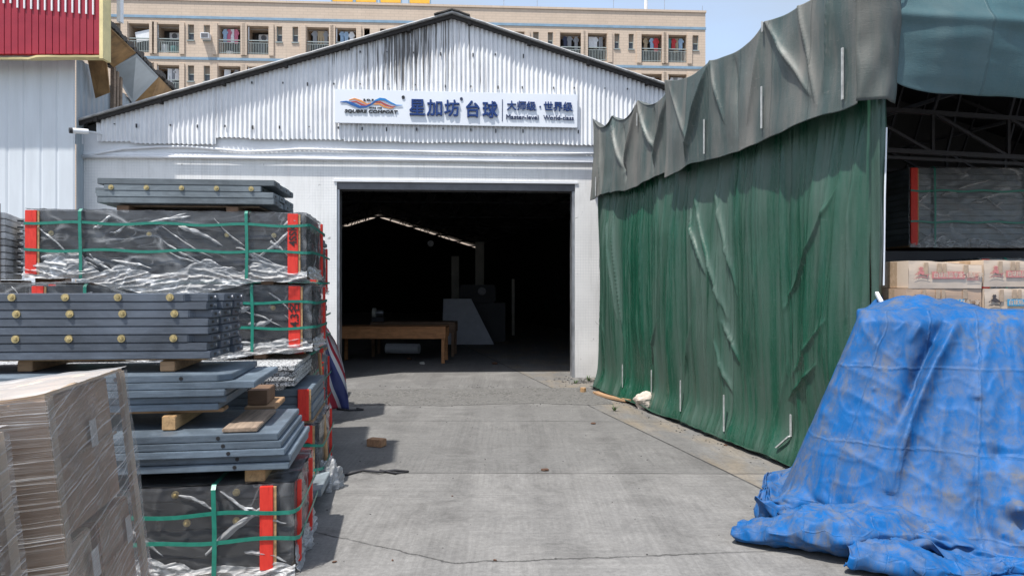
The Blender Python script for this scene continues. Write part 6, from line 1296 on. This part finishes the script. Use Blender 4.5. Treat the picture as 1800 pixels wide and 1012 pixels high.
2431 5546 681 -25 -17 2 -33 35 7 36 -18 -21 -23 -72 2 -34 -73 1 -32 -77 -1 -35 -77 -1 -41 -74 3 -42 -71 3 -32 -69 3 -23 -66 6 4 -57 4 9 -38 15 13 -41 6 12 -36 3 2 -17 7 4 -14 5 -9 -23 13 8 -21 4 13 -18 2 34 -9 -7 25 -23 2 24 -19 2 30 -13 -11 41 -21 1 39 -13 -8 38 -18 -7 35 -14 -13 29 -34 -4 34 -27 -5 46 -7 -13 44 -22 0 49 -8 -4 45 -22 4 45 -20 5 45 -11 0 37 -17 -1 36 -18 -4 37 -18 -2 40 -15 -4 41 -19 -1 28 -39 10 29 -39 13 57 6 -18 64 3 -15 72 -8 -4 81 -13 -6 97 -18 -3 109 -19 -1 118 -21 -2 124 -21 -3 126 -19 -3 125 -19 -4 120 -15 -1 112 -13 -1 100 -10 1 84 -7 2 65 -7 2
2462 5549 730 -28 -19 4 -31 38 5 33 -22 -22 -29 -71 3 -30 -75 -1 -35 -76 1 -40 -76 1 -37 -76 2 -44 -70 3 -36 -68 4 -22 -66 5 -4 -57 7 23 -45 6 14 -29 8 14 -36 6 3 -17 7 3 -14 -1 6 -14 3 -7 -19 14 8 -22 5 35 -14 -8 22 -15 -5 20 -14 1 35 -21 0 39 -17 -5 38 -19 -3 34 -14 -9 30 -24 -6 34 -20 -12 44 -14 -11 39 -25 0 47 -8 -7 44 -23 4 45 -18 3 49 -11 1 41 -15 1 37 -16 -2 36 -16 -4 35 -19 -1 40 -13 -4 32 -32 6 18 -43 9 52 -3 -11 56 9 -19 66 -7 -2 71 -11 -2 80 -16 -3 96 -18 -3 109 -17 -3 118 -18 -4 124 -18 -3 126 -19 -4 125 -19 -3 120 -16 0 112 -14 1 100 -11 2 84 -8 3 64 -7 2
2494 5551 779 -32 -19 6 -29 40 2 30 -27 -22 -33 -70 5 -33 -74 0 -38 -76 0 -40 -76 2 -38 -76 2 -40 -72 2 -38 -67 4 -14 -65 2 -11 -57 8 12 -43 7 12 -38 13 25 -24 -1 8 -16 6 4 -16 0 -11 -27 8 30 -1 -9 -4 -27 19 14 -17 1 24 -17 -7 26 -3 -2 34 -21 -1 38 -19 -3 34 -17 -6 41 -8 -8 28 -21 -11 39 -17 -9 36 -28 -3 44 -8 -8 40 -24 2 48 -14 0 45 -14 2 45 -14 2 41 -13 0 36 -16 -1 34 -20 -1 39 -10 -7 32 -25 3 15 -41 7 47 -11 -6 47 9 -23 59 -6 -3 65 -12 3 70 -14 0 80 -16 -3 96 -17 -3 108 -16 -3 119 -17 -4 123 -17 -4 127 -18 -5 124 -17 -3 120 -16 0 112 -15 2 100 -11 3 84 -9 3 63 -7 2
2526 5552 828 -34 -15 7 -27 40 -1 25 -33 -20 -36 -69 5 -34 -75 0 -37 -77 0 -43 -75 3 -43 -74 3 -40 -73 2 -34 -69 3 -25 -65 4 -3 -56 3 11 -41 9 21 -31 7 -2 -31 12 9 -17 -2 8 -15 5 8 -16 0 5 -14 3 33 -4 -11 12 -15 4 12 -25 11 38 3 -15 23 -31 11 32 -19 -5 43 -6 -9 30 -16 -7 34 -19 -7 32 -29 -4 43 -7 -11 37 -25 0 46 -11 -2 44 -16 1 45 -14 2 44 -13 1 39 -19 4 35 -15 -1 37 -8 -8 31 -21 0 18 -36 5 41 -13 -5 40 4 -23 52 -7 -4 58 -13 3 64 -13 3 70 -13 0 80 -15 -3 95 -16 -3 109 -16 -4 118 -16 -4 124 -17 -4 126 -17 -4 124 -17 -2 120 -16 0 112 -14 2 99 -11 4 84 -9 3 64 -7 2
2558 5553 878 -37 -10 7 -23 39 -4 20 -39 -19 -37 -70 5 -35 -75 0 -37 -77 0 -40 -77 1 -39 -76 -1 -41 -71 3 -38 -68 4 -26 -64 4 -3 -56 3 14 -39 8 -6 -40 16 31 -13 -8 0 -21 9 23 -9 -11 3 -14 5 6 -14 3 -1 -17 9 33 -5 -1 11 -14 3 28 -14 -1 36 -21 -1 28 -12 -7 30 -16 -3 37 -13 -6 30 -28 -2 40 -7 -13 34 -26 -2 42 -11 -4 43 -16 0 43 -14 1 45 -12 0 41 -23 7 37 -12 1 41 -4 -7 31 -18 -2 20 -31 3 36 -14 -5 36 -2 -18 44 -8 -8 52 -13 1 58 -12 3 64 -12 3 69 -12 0 80 -14 -3 95 -16 -4 109 -15 -3 118 -16 -4 123 -17 -4 126 -18 -3 124 -17 -2 120 -15 0 112 -13 3 99 -11 3 84 -8 3 63 -7 2
2590 5556 926 -40 -8 9 -18 40 -9 12 -46 -15 -36 -71 4 -35 -75 0 -36 -78 -1 -39 -77 0 -46 -74 3 -44 -71 3 -38 -68 4 -28 -64 4 -7 -56 5 4 -45 9 18 -26 7 17 -13 -2 -4 -36 8 33 10 -8 7 -14 1 7 -17 -3 0 -9 8 14 -30 10 29 4 -7 30 -18 -3 23 -14 1 34 -24 0 28 -18 0 32 -11 -6 35 -14 -8 33 -17 -7 41 -10 -7 39 -15 -2 42 -14 0 44 -12 0 43 -14 2 41 -23 6 38 -13 0 38 0 -7 22 -28 2 33 -15 -5 32 -6 -13 41 -7 -9 44 -14 -3 51 -13 1 57 -11 3 64 -11 2 70 -12 0 79 -13 -2 95 -15 -4 109 -15 -3 117 -15 -4 123 -18 -3 126 -18 -2 124 -16 -2 120 -14 0 111 -12 2 100 -11 3 83 -8 4 64 -8 2
2622 5558 976 -43 -2 9 -11 37 -14 2 -53 -11 -35 -71 3 -36 -75 0 -36 -78 -1 -43 -77 1 -46 -74 3 -43 -72 2 -37 -67 4 -31 -63 5 -10 -56 5 3 -40 10 29 -19 -5 -12 -34 17 10 -16 0 14 -10 -3 24 4 -4 4 -19 5 9 -17 1 26 -3 -5 24 -14 0 18 -11 -2 27 -23 8 34 -17 -6 30 -18 -1 33 -11 -5 27 -17 -5 40 -5 -9 37 -15 -4 39 -14 -1 42 -13 0 43 -13 1 43 -13 1 44 -9 -1 34 -12 0 30 -26 4 30 -14 -3 31 -6 -12 38 -6 -10 39 -14 -4 43 -16 -1 52 -9 0 57 -11 3 63 -10 2 70 -11 0 79 -13 -3 95 -14 -3 108 -14 -3 118 -17 -3 122 -18 -2 126 -17 -3 124 -15 -2 120 -12 0 111 -12 2 100 -11 4 83 -9 3 63 -8 2
2653 5563 1024 -44 4 10 -5 31 -17 -9 -59 -8 -35 -72 3 -35 -75 -1 -39 -78 0 -43 -77 1 -48 -74 3 -43 -71 3 -37 -68 3 -31 -63 5 -9 -54 4 17 -40 1 -2 -30 9 4 -18 10 5 -17 4 32 8 -17 11 -13 0 13 -9 -3 11 -15 8 15 -11 -1 8 -18 10 34 -16 -4 29 -15 3 27 -12 -6 32 -17 -3 29 -16 -2 36 -6 -12 33 -8 -3 34 -18 -1 40 -13 -1 42 -13 1 42 -12 0 43 -12 1 43 -11 0 37 -12 -2 33 -9 -3 27 -10 -5 33 -13 -7 35 -13 -5 38 -14 -3 45 -12 -2 51 -11 1 57 -10 3 63 -9 1 69 -11 0 79 -12 -2 95 -13 -4 108 -15 -2 117 -17 -2 123 -17 -2 125 -16 -3 124 -15 -2 120 -11 0 111 -11 2 99 -11 4 84 -9 3 62 -9 3
2683 5567 1074 -46 13 9 2 22 -20 -20 -64 -4 -34 -72 1 -37 -76 0 -38 -78 0 -45 -77 1 -48 -74 3 -44 -71 3 -38 -68 4 -32 -62 5 -11 -54 5 6 -44 4 1 -25 9 29 -7 -8 9 -10 1 10 -15 1 -3 -17 3 33 2 -3 11 -12 -4 8 -25 9 20 -9 -2 22 -9 0 28 -14 0 28 -12 -1 31 -15 -3 30 -14 -3 33 -12 -5 34 -16 -1 30 -18 0 45 2 -6 40 -12 -1 41 -20 6 45 -12 1 44 -3 -10 32 -7 1 33 -11 -1 31 -9 -6 33 -11 -6 35 -11 -5 39 -15 -1 45 -10 -2 51 -9 0 57 -9 2 62 -10 2 69 -10 -1 80 -10 -2 94 -14 -3 107 -15 -2 117 -17 -2 123 -16 -2 125 -15 -2 124 -14 -2 120 -11 1 111 -11 2 99 -11 3 83 -9 4 63 -9 2
2709 5573 1126 -42 22 3 6 7 -20 -29 -66 0 -35 -72 1 -37 -76 -1 -40 -78 0 -47 -76 2 -47 -75 2 -44 -71 4 -39 -68 4 -31 -62 5 -21 -52 5 9 -38 2 23 -18 -2 -4 -36 7 12 -5 3 8 -16 0 13 -7 -4 29 7 -9 1 -24 12 15 -5 1 14 -11 -3 27 -15 1 33 -4 -5 23 -20 4 29 -9 -4 31 -15 -2 33 -13 -3 34 -11 -4 36 -10 -5 43 2 -4 44 -13 1 42 -16 1 42 -16 1 44 -12 -1 31 -16 4 38 4 -12 22 -10 2 35 -8 -6 34 -13 -4 41 -9 -3 45 -9 -1 50 -9 0 56 -9 2 63 -9 1 69 -9 0 79 -11 -2 94 -13 -3 107 -14 -2 117 -16 -2 123 -15 -2 125 -15 -2 124 -14 -1 119 -12 1 111 -11 2 99 -10 4 82 -10 3 63 -8 2
2733 5583 1178 -35 29 -3 7 -11 -18 -36 -66 1 -37 -72 1 -37 -77 -1 -40 -78 -1 -47 -77 2 -49 -74 2 -45 -72 2 -40 -67 5 -32 -61 4 -21 -51 8 11 -40 -1 6 -33 6 12 -15 3 8 -12 1 23 13 -15 11 -12 3 13 -5 5 14 -11 -5 4 -21 7 16 -18 2 21 -9 -1 30 -9 -1 33 -12 2 35 2 -6 21 -31 -2 33 -8 -2 32 -12 -3 39 -8 -3 41 -12 -1 44 -8 -1 45 -6 -1 44 -7 -1 41 -15 1 32 -13 -2 38 7 -6 23 -14 0 31 -9 -2 37 -13 -3 40 -7 -3 45 -7 -2 51 -7 0 55 -7 0 62 -8 1 69 -9 0 79 -10 -2 94 -11 -3 107 -14 -3 117 -15 -2 122 -15 -1 125 -15 -1 124 -14 1 119 -13 1 111 -11 2 98 -10 3 83 -10 3 62 -8 2
2749 5606 1226 -14 17 -6 -3 -26 -14 -40 -64 2 -39 -72 0 -37 -76 0 -39 -79 -1 -48 -77 1 -49 -75 2 -46 -71 3 -40 -67 4 -33 -61 4 -22 -51 7 0 -41 3 11 -24 0 11 -13 2 10 -12 0 14 -11 -4 28 6 -7 -6 -25 10 14 -12 -1 15 -5 5 32 6 -6 21 -8 -5 18 -32 1 32 -5 -2 39 4 -3 27 -17 2 28 -28 0 24 -14 2 41 -9 -4 43 -4 -1 43 -7 -1 44 -9 0 42 -10 -1 42 -13 -2 34 -6 -3 36 5 -8 27 -8 2 29 -8 -1 35 -15 1 41 -5 -3 45 -4 -2 50 -5 -2 55 -6 0 62 -5 0 68 -8 -1 79 -9 -2 94 -10 -3 107 -12 -3 117 -15 -2 122 -15 -1 125 -15 0 123 -15 2 119 -14 2 111 -11 3 98 -10 2 82 -9 3 62 -8 1
2782 5634 1269 -13 -18 -3 -12 -22 -10 -43 -62 2 -42 -71 1 -40 -77 -1 -38 -79 -1 -43 -79 0 -50 -74 3 -46 -72 3 -41 -67 4 -36 -61 5 -13 -49 2 6 -34 -3 14 -20 -2 6 -11 3 13 -16 -4 -12 -26 13 23 -2 0 20 12 -11 14 -10 2 10 -18 4 26 -8 -1 24 -6 -6 22 -25 1 28 -8 0 33 -2 -4 29 -7 3 29 -11 -3 34 -9 -2 34 -9 0 42 -11 -1 42 -9 0 44 -10 1 42 -9 0 42 -12 -1 33 -18 0 31 -11 -1 19 -7 2 39 12 -5 35 -13 -1 41 -3 -4 45 -2 -2 50 -2 -2 55 -3 -1 61 -5 0 69 -8 -1 78 -8 -2 94 -11 -2 107 -12 -3 116 -13 -2 123 -14 -1 124 -15 1 124 -15 2 118 -14 3 110 -12 3 98 -10 2 82 -9 2 62 -8 1
2809 5645 1320 -16 -27 -4 -10 -27 -10 -50 -60 3 -46 -71 0 -44 -76 0 -38 -80 -1 -37 -79 0 -46 -76 2 -46 -72 3 -42 -67 3 -35 -59 5 -16 -47 0 2 -30 -3 8 -21 -3 10 -10 0 9 -14 1 10 -3 0 11 -12 5 11 -8 1 6 -19 6 32 3 -7 18 -12 -4 19 -11 -1 27 -7 0 22 -27 4 32 -8 -3 36 4 -4 27 -12 2 34 -11 1 37 -12 -2 41 -8 -1 42 -7 -1 43 -7 -1 43 -8 -1 42 -7 -2 34 -20 4 34 -9 -3 21 -10 2 30 -6 5 38 6 -6 40 1 -3 45 -1 -3 49 -1 -1 55 -3 -2 61 -4 -1 69 -6 0 78 -10 -1 94 -13 -2 106 -13 -2 116 -11 -2 123 -11 -1 125 -12 0 123 -13 2 118 -14 3 110 -12 3 98 -10 2 82 -8 1 62 -8 1
2846 5657 1366 -26 -26 -2 -21 -40 -5 -50 -61 1 -48 -70 0 -50 -76 0 -46 -78 -1 -37 -80 0 -36 -78 2 -37 -74 2 -42 -66 3 -38 -59 4 -31 -42 0 7 -27 -5 -7 -35 -3 10 -8 4 17 -8 7 18 4 0 4 -27 2 13 -12 -4 31 13 -2 13 -12 -2 16 -16 1 24 -12 -2 26 -13 0 29 -8 2 26 -24 -1 32 -9 -4 38 7 0 36 -7 0 33 -20 3 40 -10 -1 42 -8 -1 42 -7 -1 43 -6 -1 41 -4 -3 35 -13 2 33 -7 -1 34 6 -6 25 -15 6 30 -11 7 42 -2 -5 44 -3 -3 49 -1 -2 54 2 -1 61 2 -1 68 0 -1 78 -5 -2 94 -10 -2 106 -14 -1 116 -15 0 122 -11 -1 125 -9 -1 124 -9 1 118 -11 2 110 -11 3 98 -10 2 81 -7 1 62 -8 0
2880 5666 1415 -31 -27 -2 -34 -49 -2 -50 -61 0 -51 -70 0 -53 -75 0 -50 -78 0 -50 -78 -1 -43 -77 1 -40 -73 2 -38 -67 4 -51 -55 -4 -11 -45 4 -11 -38 -3 11 -26 0 11 -16 0 19 1 12 6 -25 -12 19 -11 0 19 -10 -1 12 -8 -1 18 -12 1 36 6 0 24 -13 1 29 -11 0 31 -9 1 26 -23 -5 31 -6 1 35 -10 1 33 -6 3 39 -8 -5 41 -1 0 41 -9 0 40 -9 0 42 -6 1 42 -3 0 34 -6 0 37 9 -4 28 -24 2 36 9 -3 28 -16 6 40 6 -1 44 -5 -4 46 -11 1 53 -11 2 59 -5 -1 68 2 -1 78 2 -1 94 0 -1 107 -7 -2 116 -10 0 121 -14 0 125 -10 0 123 -7 1 119 -8 0 110 -8 1 97 -8 2 82 -6 1 62 -6 0
2917 5675 1462 -41 -36 0 -47 -50 0 -50 -61 0 -54 -70 0 -55 -74 0 -55 -78 0 -55 -77 0 -53 -76 0 -49 -72 0 -46 -65 0 -40 -58 0 -21 -47 0 3 -36 0 8 -30 0 12 -24 0 16 -19 0 18 -14 0 21 -10 0 23 -8 0 25 -7 0 25 -6 0 26 -7 0 26 -8 0 29 -11 0 30 -9 0 32 -9 0 34 -7 0 35 -6 0 36 -6 0 38 -5 0 38 -4 0 38 -5 0 39 -4 0 39 -5 0 39 -4 0 37 -5 0 34 -4 0 34 -5 0 34 -5 0 35 -5 0 38 -5 0 41 -4 0 47 -5 0 51 -5 0 59 -5 0 66 -5 0 78 -5 0 93 -6 0 107 -6 0 116 -6 0 122 -6 0 125 -6 0 123 -6 0 118 -6 0 110 -5 0 98 -4 0 82 -4 0 62 -3 0"""
BC = [[list(map(int, r.split()))[k*3:k*3+3] for k in range(59)] for r in BD.split('\n')]
for r in BC:
    for k in range(1, 59): r[k] = [r[k][c]+r[k-1][c] for c in range(3)]
BC = [[Vector(p)/1000 for p in r] for r in BC]
NVB, NUB = 42, 58
bt = thing('blue_tarpaulin', 'dirty blue tarpaulin draped over a load, its hem bunched on the concrete', 'tarpaulin', (2.8,4.6,0))
def crm(a, b, c, d, t): return .5*((2*b)+(c-a)*t+(2*a-5*b+4*c-d)*t*t+(3*b-a-3*c+d)*t**3)
def bcv(j, u):
    r = BC[max(0, min(NVB, j))]; k = u*NUB; i = min(NUB-1, int(k)); g = lambda q: r[max(0, min(NUB, q))]
    return crm(g(i-1), g(i), g(i+1), g(i+2), k-i)
def body(px, py): return P(px, py, 4.75-.5*(py-545)/415)
BF = []
for pts, w_, am in (([(1690,552),(1640,640),(1598,740),(1565,860)],.045,.14), ([(1655,570),(1614,660),(1583,760)],.055,-.13), ([(1545,560),(1536,680),(1528,800)],.018,.016),
    ([(1492,770),(1482,880)],.035,.045), ([(1540,800),(1572,750)],.03,.03), ([(1745,560),(1712,700),(1700,880)],.03,.045), ([(1705,850),(1740,960)],.05,-.05),
    ([(1815,760),(1775,890),(1735,990)],.06,.12), ([(1770,640),(1745,800),(1725,960)],.05,-.05), ([(1600,600),(1625,560)],.03,.03), ([(1510,560),(1440,720),(1385,850)],.05,.03), ([(1660,700),(1640,900)],.03,.025),
    ([(1420,760),(1490,740)],.03,.02), ([(1780,560),(1790,760)],.025,.03)):
    q = [body(*p) for p in pts]
    for k, (a, b) in enumerate(zip(q, q[1:])): BF.append((a, b, w_, am, k/(len(q)-1), (k+1)/(len(q)-1)))
OUT = Vector((-.45,-.86,.22)).normalized()
BASE = [Vector(p) for p in ((2.25,5.75,0),(1.88,5.08,0),(2.06,4.55,0),(2.55,4.14,0),(3.15,3.86,0),(4.4,3.62,0))]
RIM = [Vector(p) for p in ((2.95,5.65,1.455),(2.42,4.92,1.455),(2.62,4.77,1.455),(3.0,4.71,1.455),(3.5,4.66,1.455),(4.7,4.6,1.455))]
def along(Lq, u):
    n = len(Lq)-1; k = u*n; i = min(n-1, int(k)); g = lambda r_: Lq[max(0, min(n, r_))]; return crm(g(i-1), g(i), g(i+1), g(i+2), k-i)
def bcl(u, v):
    k = v*NVB; j = min(NVB-1, int(k)); p = crm(bcv(j-1,u), bcv(j,u), bcv(j+1,u), bcv(j+2,u), k-j)
    tight = sstep(.30, .44, v)              # above the pooled hem the sheet is pulled nearly flat over the load
    if tight > 0:
        w = (v-.30)/.70; b = along(BASE, u); t_ = along(RIM, u); r_ = b.lerp(t_, w)+Vector((-.35,-.7,.1))*(.06*math.sin(math.pi*w)*(.5+nz(u*5, 1, 1)))
        p = p.lerp(r_, tight*.93)
    f = sstep(.22, .36, v)*sstep(1.0, .93, v); d = 0
    if f > 0:
        best = {}
        for a, b, w_, am, ta, tb in BF:
            e = b-a; t = max(0, min(1, (p-a).dot(e)/e.dot(e))); r_ = (p-a-e*t); r_ = (r_-OUT*r_.dot(OUT)).length/w_
            if r_ < 2.6: s_ = ta+(tb-ta)*t; h_ = am*(.5*math.exp(-r_*r_)+.5*math.exp(-abs(r_)*1.8))*math.sin(math.pi*(.04+.92*s_))**.8*(1 if .001 < s_ < .999 else math.exp(-r_*2)); best[(w_, am)] = h_ if abs(h_) > abs(best.get((w_, am), 0)) else best[(w_, am)]
        d = sum(best.values())
        rd = 1-abs(noise.noise(Vector((p.x*3.1+p.z*1.2, p.z*2.2, 3))))*2.2
        rd2 = 1-abs(noise.noise(Vector((p.x*8-p.z*2, p.z*6, 7))))*2.2
        d += .012*max(0, rd)**5+.006*max(0, rd2)**6+.003*nz(p.x*7, p.z*7, 1)
    curl = sstep(.955, 1.0, v); q = p+OUT*(d*f)+Vector((0, .05*curl, -.006*curl*curl))+Vector((0, 0, .004*nz(p.x*16, p.y*16, p.z*16)))
    q.z = max(.006, q.z); return q
RIMP = [bcl(k/230, 1) for k in range(231)]
def whole(u, v):
    if v <= .86: return bcl(u, v/.86)
    w = (v-.86)/.14; a = RIMP[round(u*230)]; b = Vector((2.80+1.95*max(0, (u-.15)/.85), 5.34, 1.44)); p = a.lerp(b, w)
    hump = .095*math.exp(-((p.x-2.86)/.19)**2)+.05*math.exp(-((p.x-3.12)/.12)**2)
    return p+Vector((0, 0, hump*math.sin(math.pi*min(1, w*1.1))**1.6*(1+.5*abs(nz(p.x*4, p.y*5, 3)))+.010*nz(p.x*8, p.y*8, 2)*min(1, w*5)))
MB().grid(whole, 230, 210, True).build('sheet', 'blue', bt, smooth=True, solid=.004)
# two loose rolls of hem on the ground in front
def roll(path, name, sd, wa, ha):
    q = [Vector((*p, 0)) for p in path]; n = len(q)-1
    def f(a, b):
        k = a*n; i = min(n-1, int(k)); g = lambda r_: q[max(0, min(n, r_))]; c = crm(g(i-1), g(i), g(i+1), g(i+2), k-i); e = (g(min(n, i+1))-g(i)).normalized(); s_ = Vector((e.y, -e.x, 0))
        th = -1.15+5.1*b; grow = sstep(-.25, .35, a); ww = wa(a); hh = ha(a)
        kx = 1+.30*nz(a*4, b*2.2, sd)+.10*(1-abs(nz(a*9+b*3, b*7, sd+2))*2); fold = .028*max(0, 1-abs(noise.noise(Vector((a*6+b*5, b*5-a*3, sd))))*2.4)**2
        x_ = ww*math.cos(th)*kx; z_ = hh+hh*math.sin(th)*kx+fold
        return c+s_*(x_+.03*nz(a*5, b*3, sd+5))+Vector((0, 0, max(.008, z_+.012*nz(a*12, b*9, sd))))+e*(.05*nz(b*4, a*2, sd))
    MB().grid(f, 110, 60, True).build(name, 'blue', bt, smooth=True, solid=.004)
roll([(1.44,4.56),(1.66,4.42),(1.95,4.34),(2.25,4.34),(2.5,4.42)], 'hem_fold', 3, lambda a: .11+.10*sstep(0, .5, a), lambda a: .035+.085*sstep(0, .45, a))
roll([(1.93,4.10),(2.12,4.02),(2.4,3.96),(2.72,3.95),(3.0,3.85)], 'hem_fold', 11, lambda a: .11+.05*math.sin(a*5), lambda a: .055+.02*math.sin(a*7))


# ---------------------------------------------------------------- small things on the ground
o = MB().box(-.085, .085, -.055, .055, 0, .075).build('brick', 'brick', bevel=.005); o.location = P(662, 788, 7.2)*1; o.location.z = .002; o.rotation_euler.z = R(-22); tag(o, 'single brown brick lying on the concrete before the doorway', 'brick')
MB().tube([(-.025,-.054,.037),(-.025,-.0565,.037)], .012, 8)
def lump(c, r, sd):
    return MB().ball((0,0,0), r, 28, 18, lambda d: 1+.28*nz(d.x*1.3, d.y*1.3, d.z*1.3+sd)+.16*nz(d.x*3, d.y*3, d.z*3+sd)+.05*nz(d.x*8, d.y*8, d.z*8+sd))
o = lump(0, (.14,.11,.125), 2).build('rock', 'stone', smooth=False); o.location = XY(1134, 9.45); o.location.z = .095; tag(o, 'pale rough rock weighing down the foot of the green curtain', 'rock')
bd = MB(); a, b = P(1047, 690, 10.8), P(1104, 706, 9.9); a.z = b.z = 0
dv = (b-a).normalized(); nv_ = Vector((-dv.y, dv.x, 0)); Lb = (b-a).length
def bf(z): return lambda u, v: a+dv*(Lb*u)+nv_*(.10*(v-.5)-.06*4*u*(1-u))+Vector((0,0,z+.012*u))
bd.grid(bf(.035), 16, 2); bd.grid(bf(.008), 16, 2); bd.grid(lambda u, v: bf(.008+.027*v)(u, 0), 16, 1); bd.grid(lambda u, v: bf(.008+.027*v)(u, 1), 16, 1); bd.grid(lambda u, v: bf(.008+.027*v)(1, u), 2, 1)
tag(bd.build('curved_board', 'wood'), 'thin curved wooden board on the ground at the far foot of the green curtain', 'board')
o = MB().tube([(0,0,0),(0,0,.07)], .045, 12).build('wood_stub', 'bamboo'); o.location = P(1025, 690, 10.9); o.location.z = .004; tag(o, 'short round wood stub on the ground by the doorway pillar', 'stub')
rw_ = random.Random(5)
for px, py, Y, sc, lb in ((1080,722,9.26,.07,'small weed tuft growing in the concrete joint by the rock'),(1035,672,12.2,.10,'weed tuft at the base of the right doorway pillar'),(1012,676,11.9,.06,'tiny weed left of the pillar base')):
    m = MB()
    for q in range(16):
        a = rw_.uniform(0, 6.28); l = sc*rw_.uniform(.6, 1.4); x, y = math.cos(a), math.sin(a); wd = .006
        m.add([(x*.01-y*wd, y*.01+x*wd, 0), (x*.01+y*wd, y*.01-x*wd, 0), (x*l*.5+y*wd, y*l*.5-x*wd, l*.6), (x*l, y*l, l*.7), (x*l*.5-y*wd, y*l*.5+x*wd, l*.6)], [(0,1,2,4),(4,2,3)])
    o = m.build('weed', 'weed'); o.location = XY(px, Y); o.location.z = .003; tag(o, lb, 'weed')
for px, py, w, lb in ((958,827,.035,'dark brown scrap lying on the concrete joint in mid yard'),(1043,745,.03,'small dark scrap on the far concrete panel'),(870,985,.012,'tiny dark pebble at the front of the yard'),(588,988,.014,'small dark leaf scrap on the concrete at lower left'),(795,872,.008,'tiny speck on the paler front panel'),(1275,783,.02,'small dark scrap close to the green curtain'),(690,985,.01,'tiny pebble beside the front crack')):
    Y = 1.6*F/(py-506); o = lump(0, (w,w*.6,w*.35), px).build('scrap', 'bark'); o.location = XY(px, Y); o.location.z = w*.2+.003; o.rotation_euler.z = px; tag(o, lb, 'scrap')
rp = random.Random(8); 
for px, py, lb in ((720,632,'crumpled scrap on the floor inside the doorway, left'),(742,640,'pale crumpled wrapper on the floor inside the doorway'),(870,640,'dark leaf on the floor just inside the doorway')):
    Y = 1.6*F/(py-506); o = lump(0, (.06,.05,.03), px).build('litter', 'inner_pale' if 'pale' in lb else 'bark'); o.location = XY(px, Y); o.location.z = .022; tag(o, lb, 'litter')
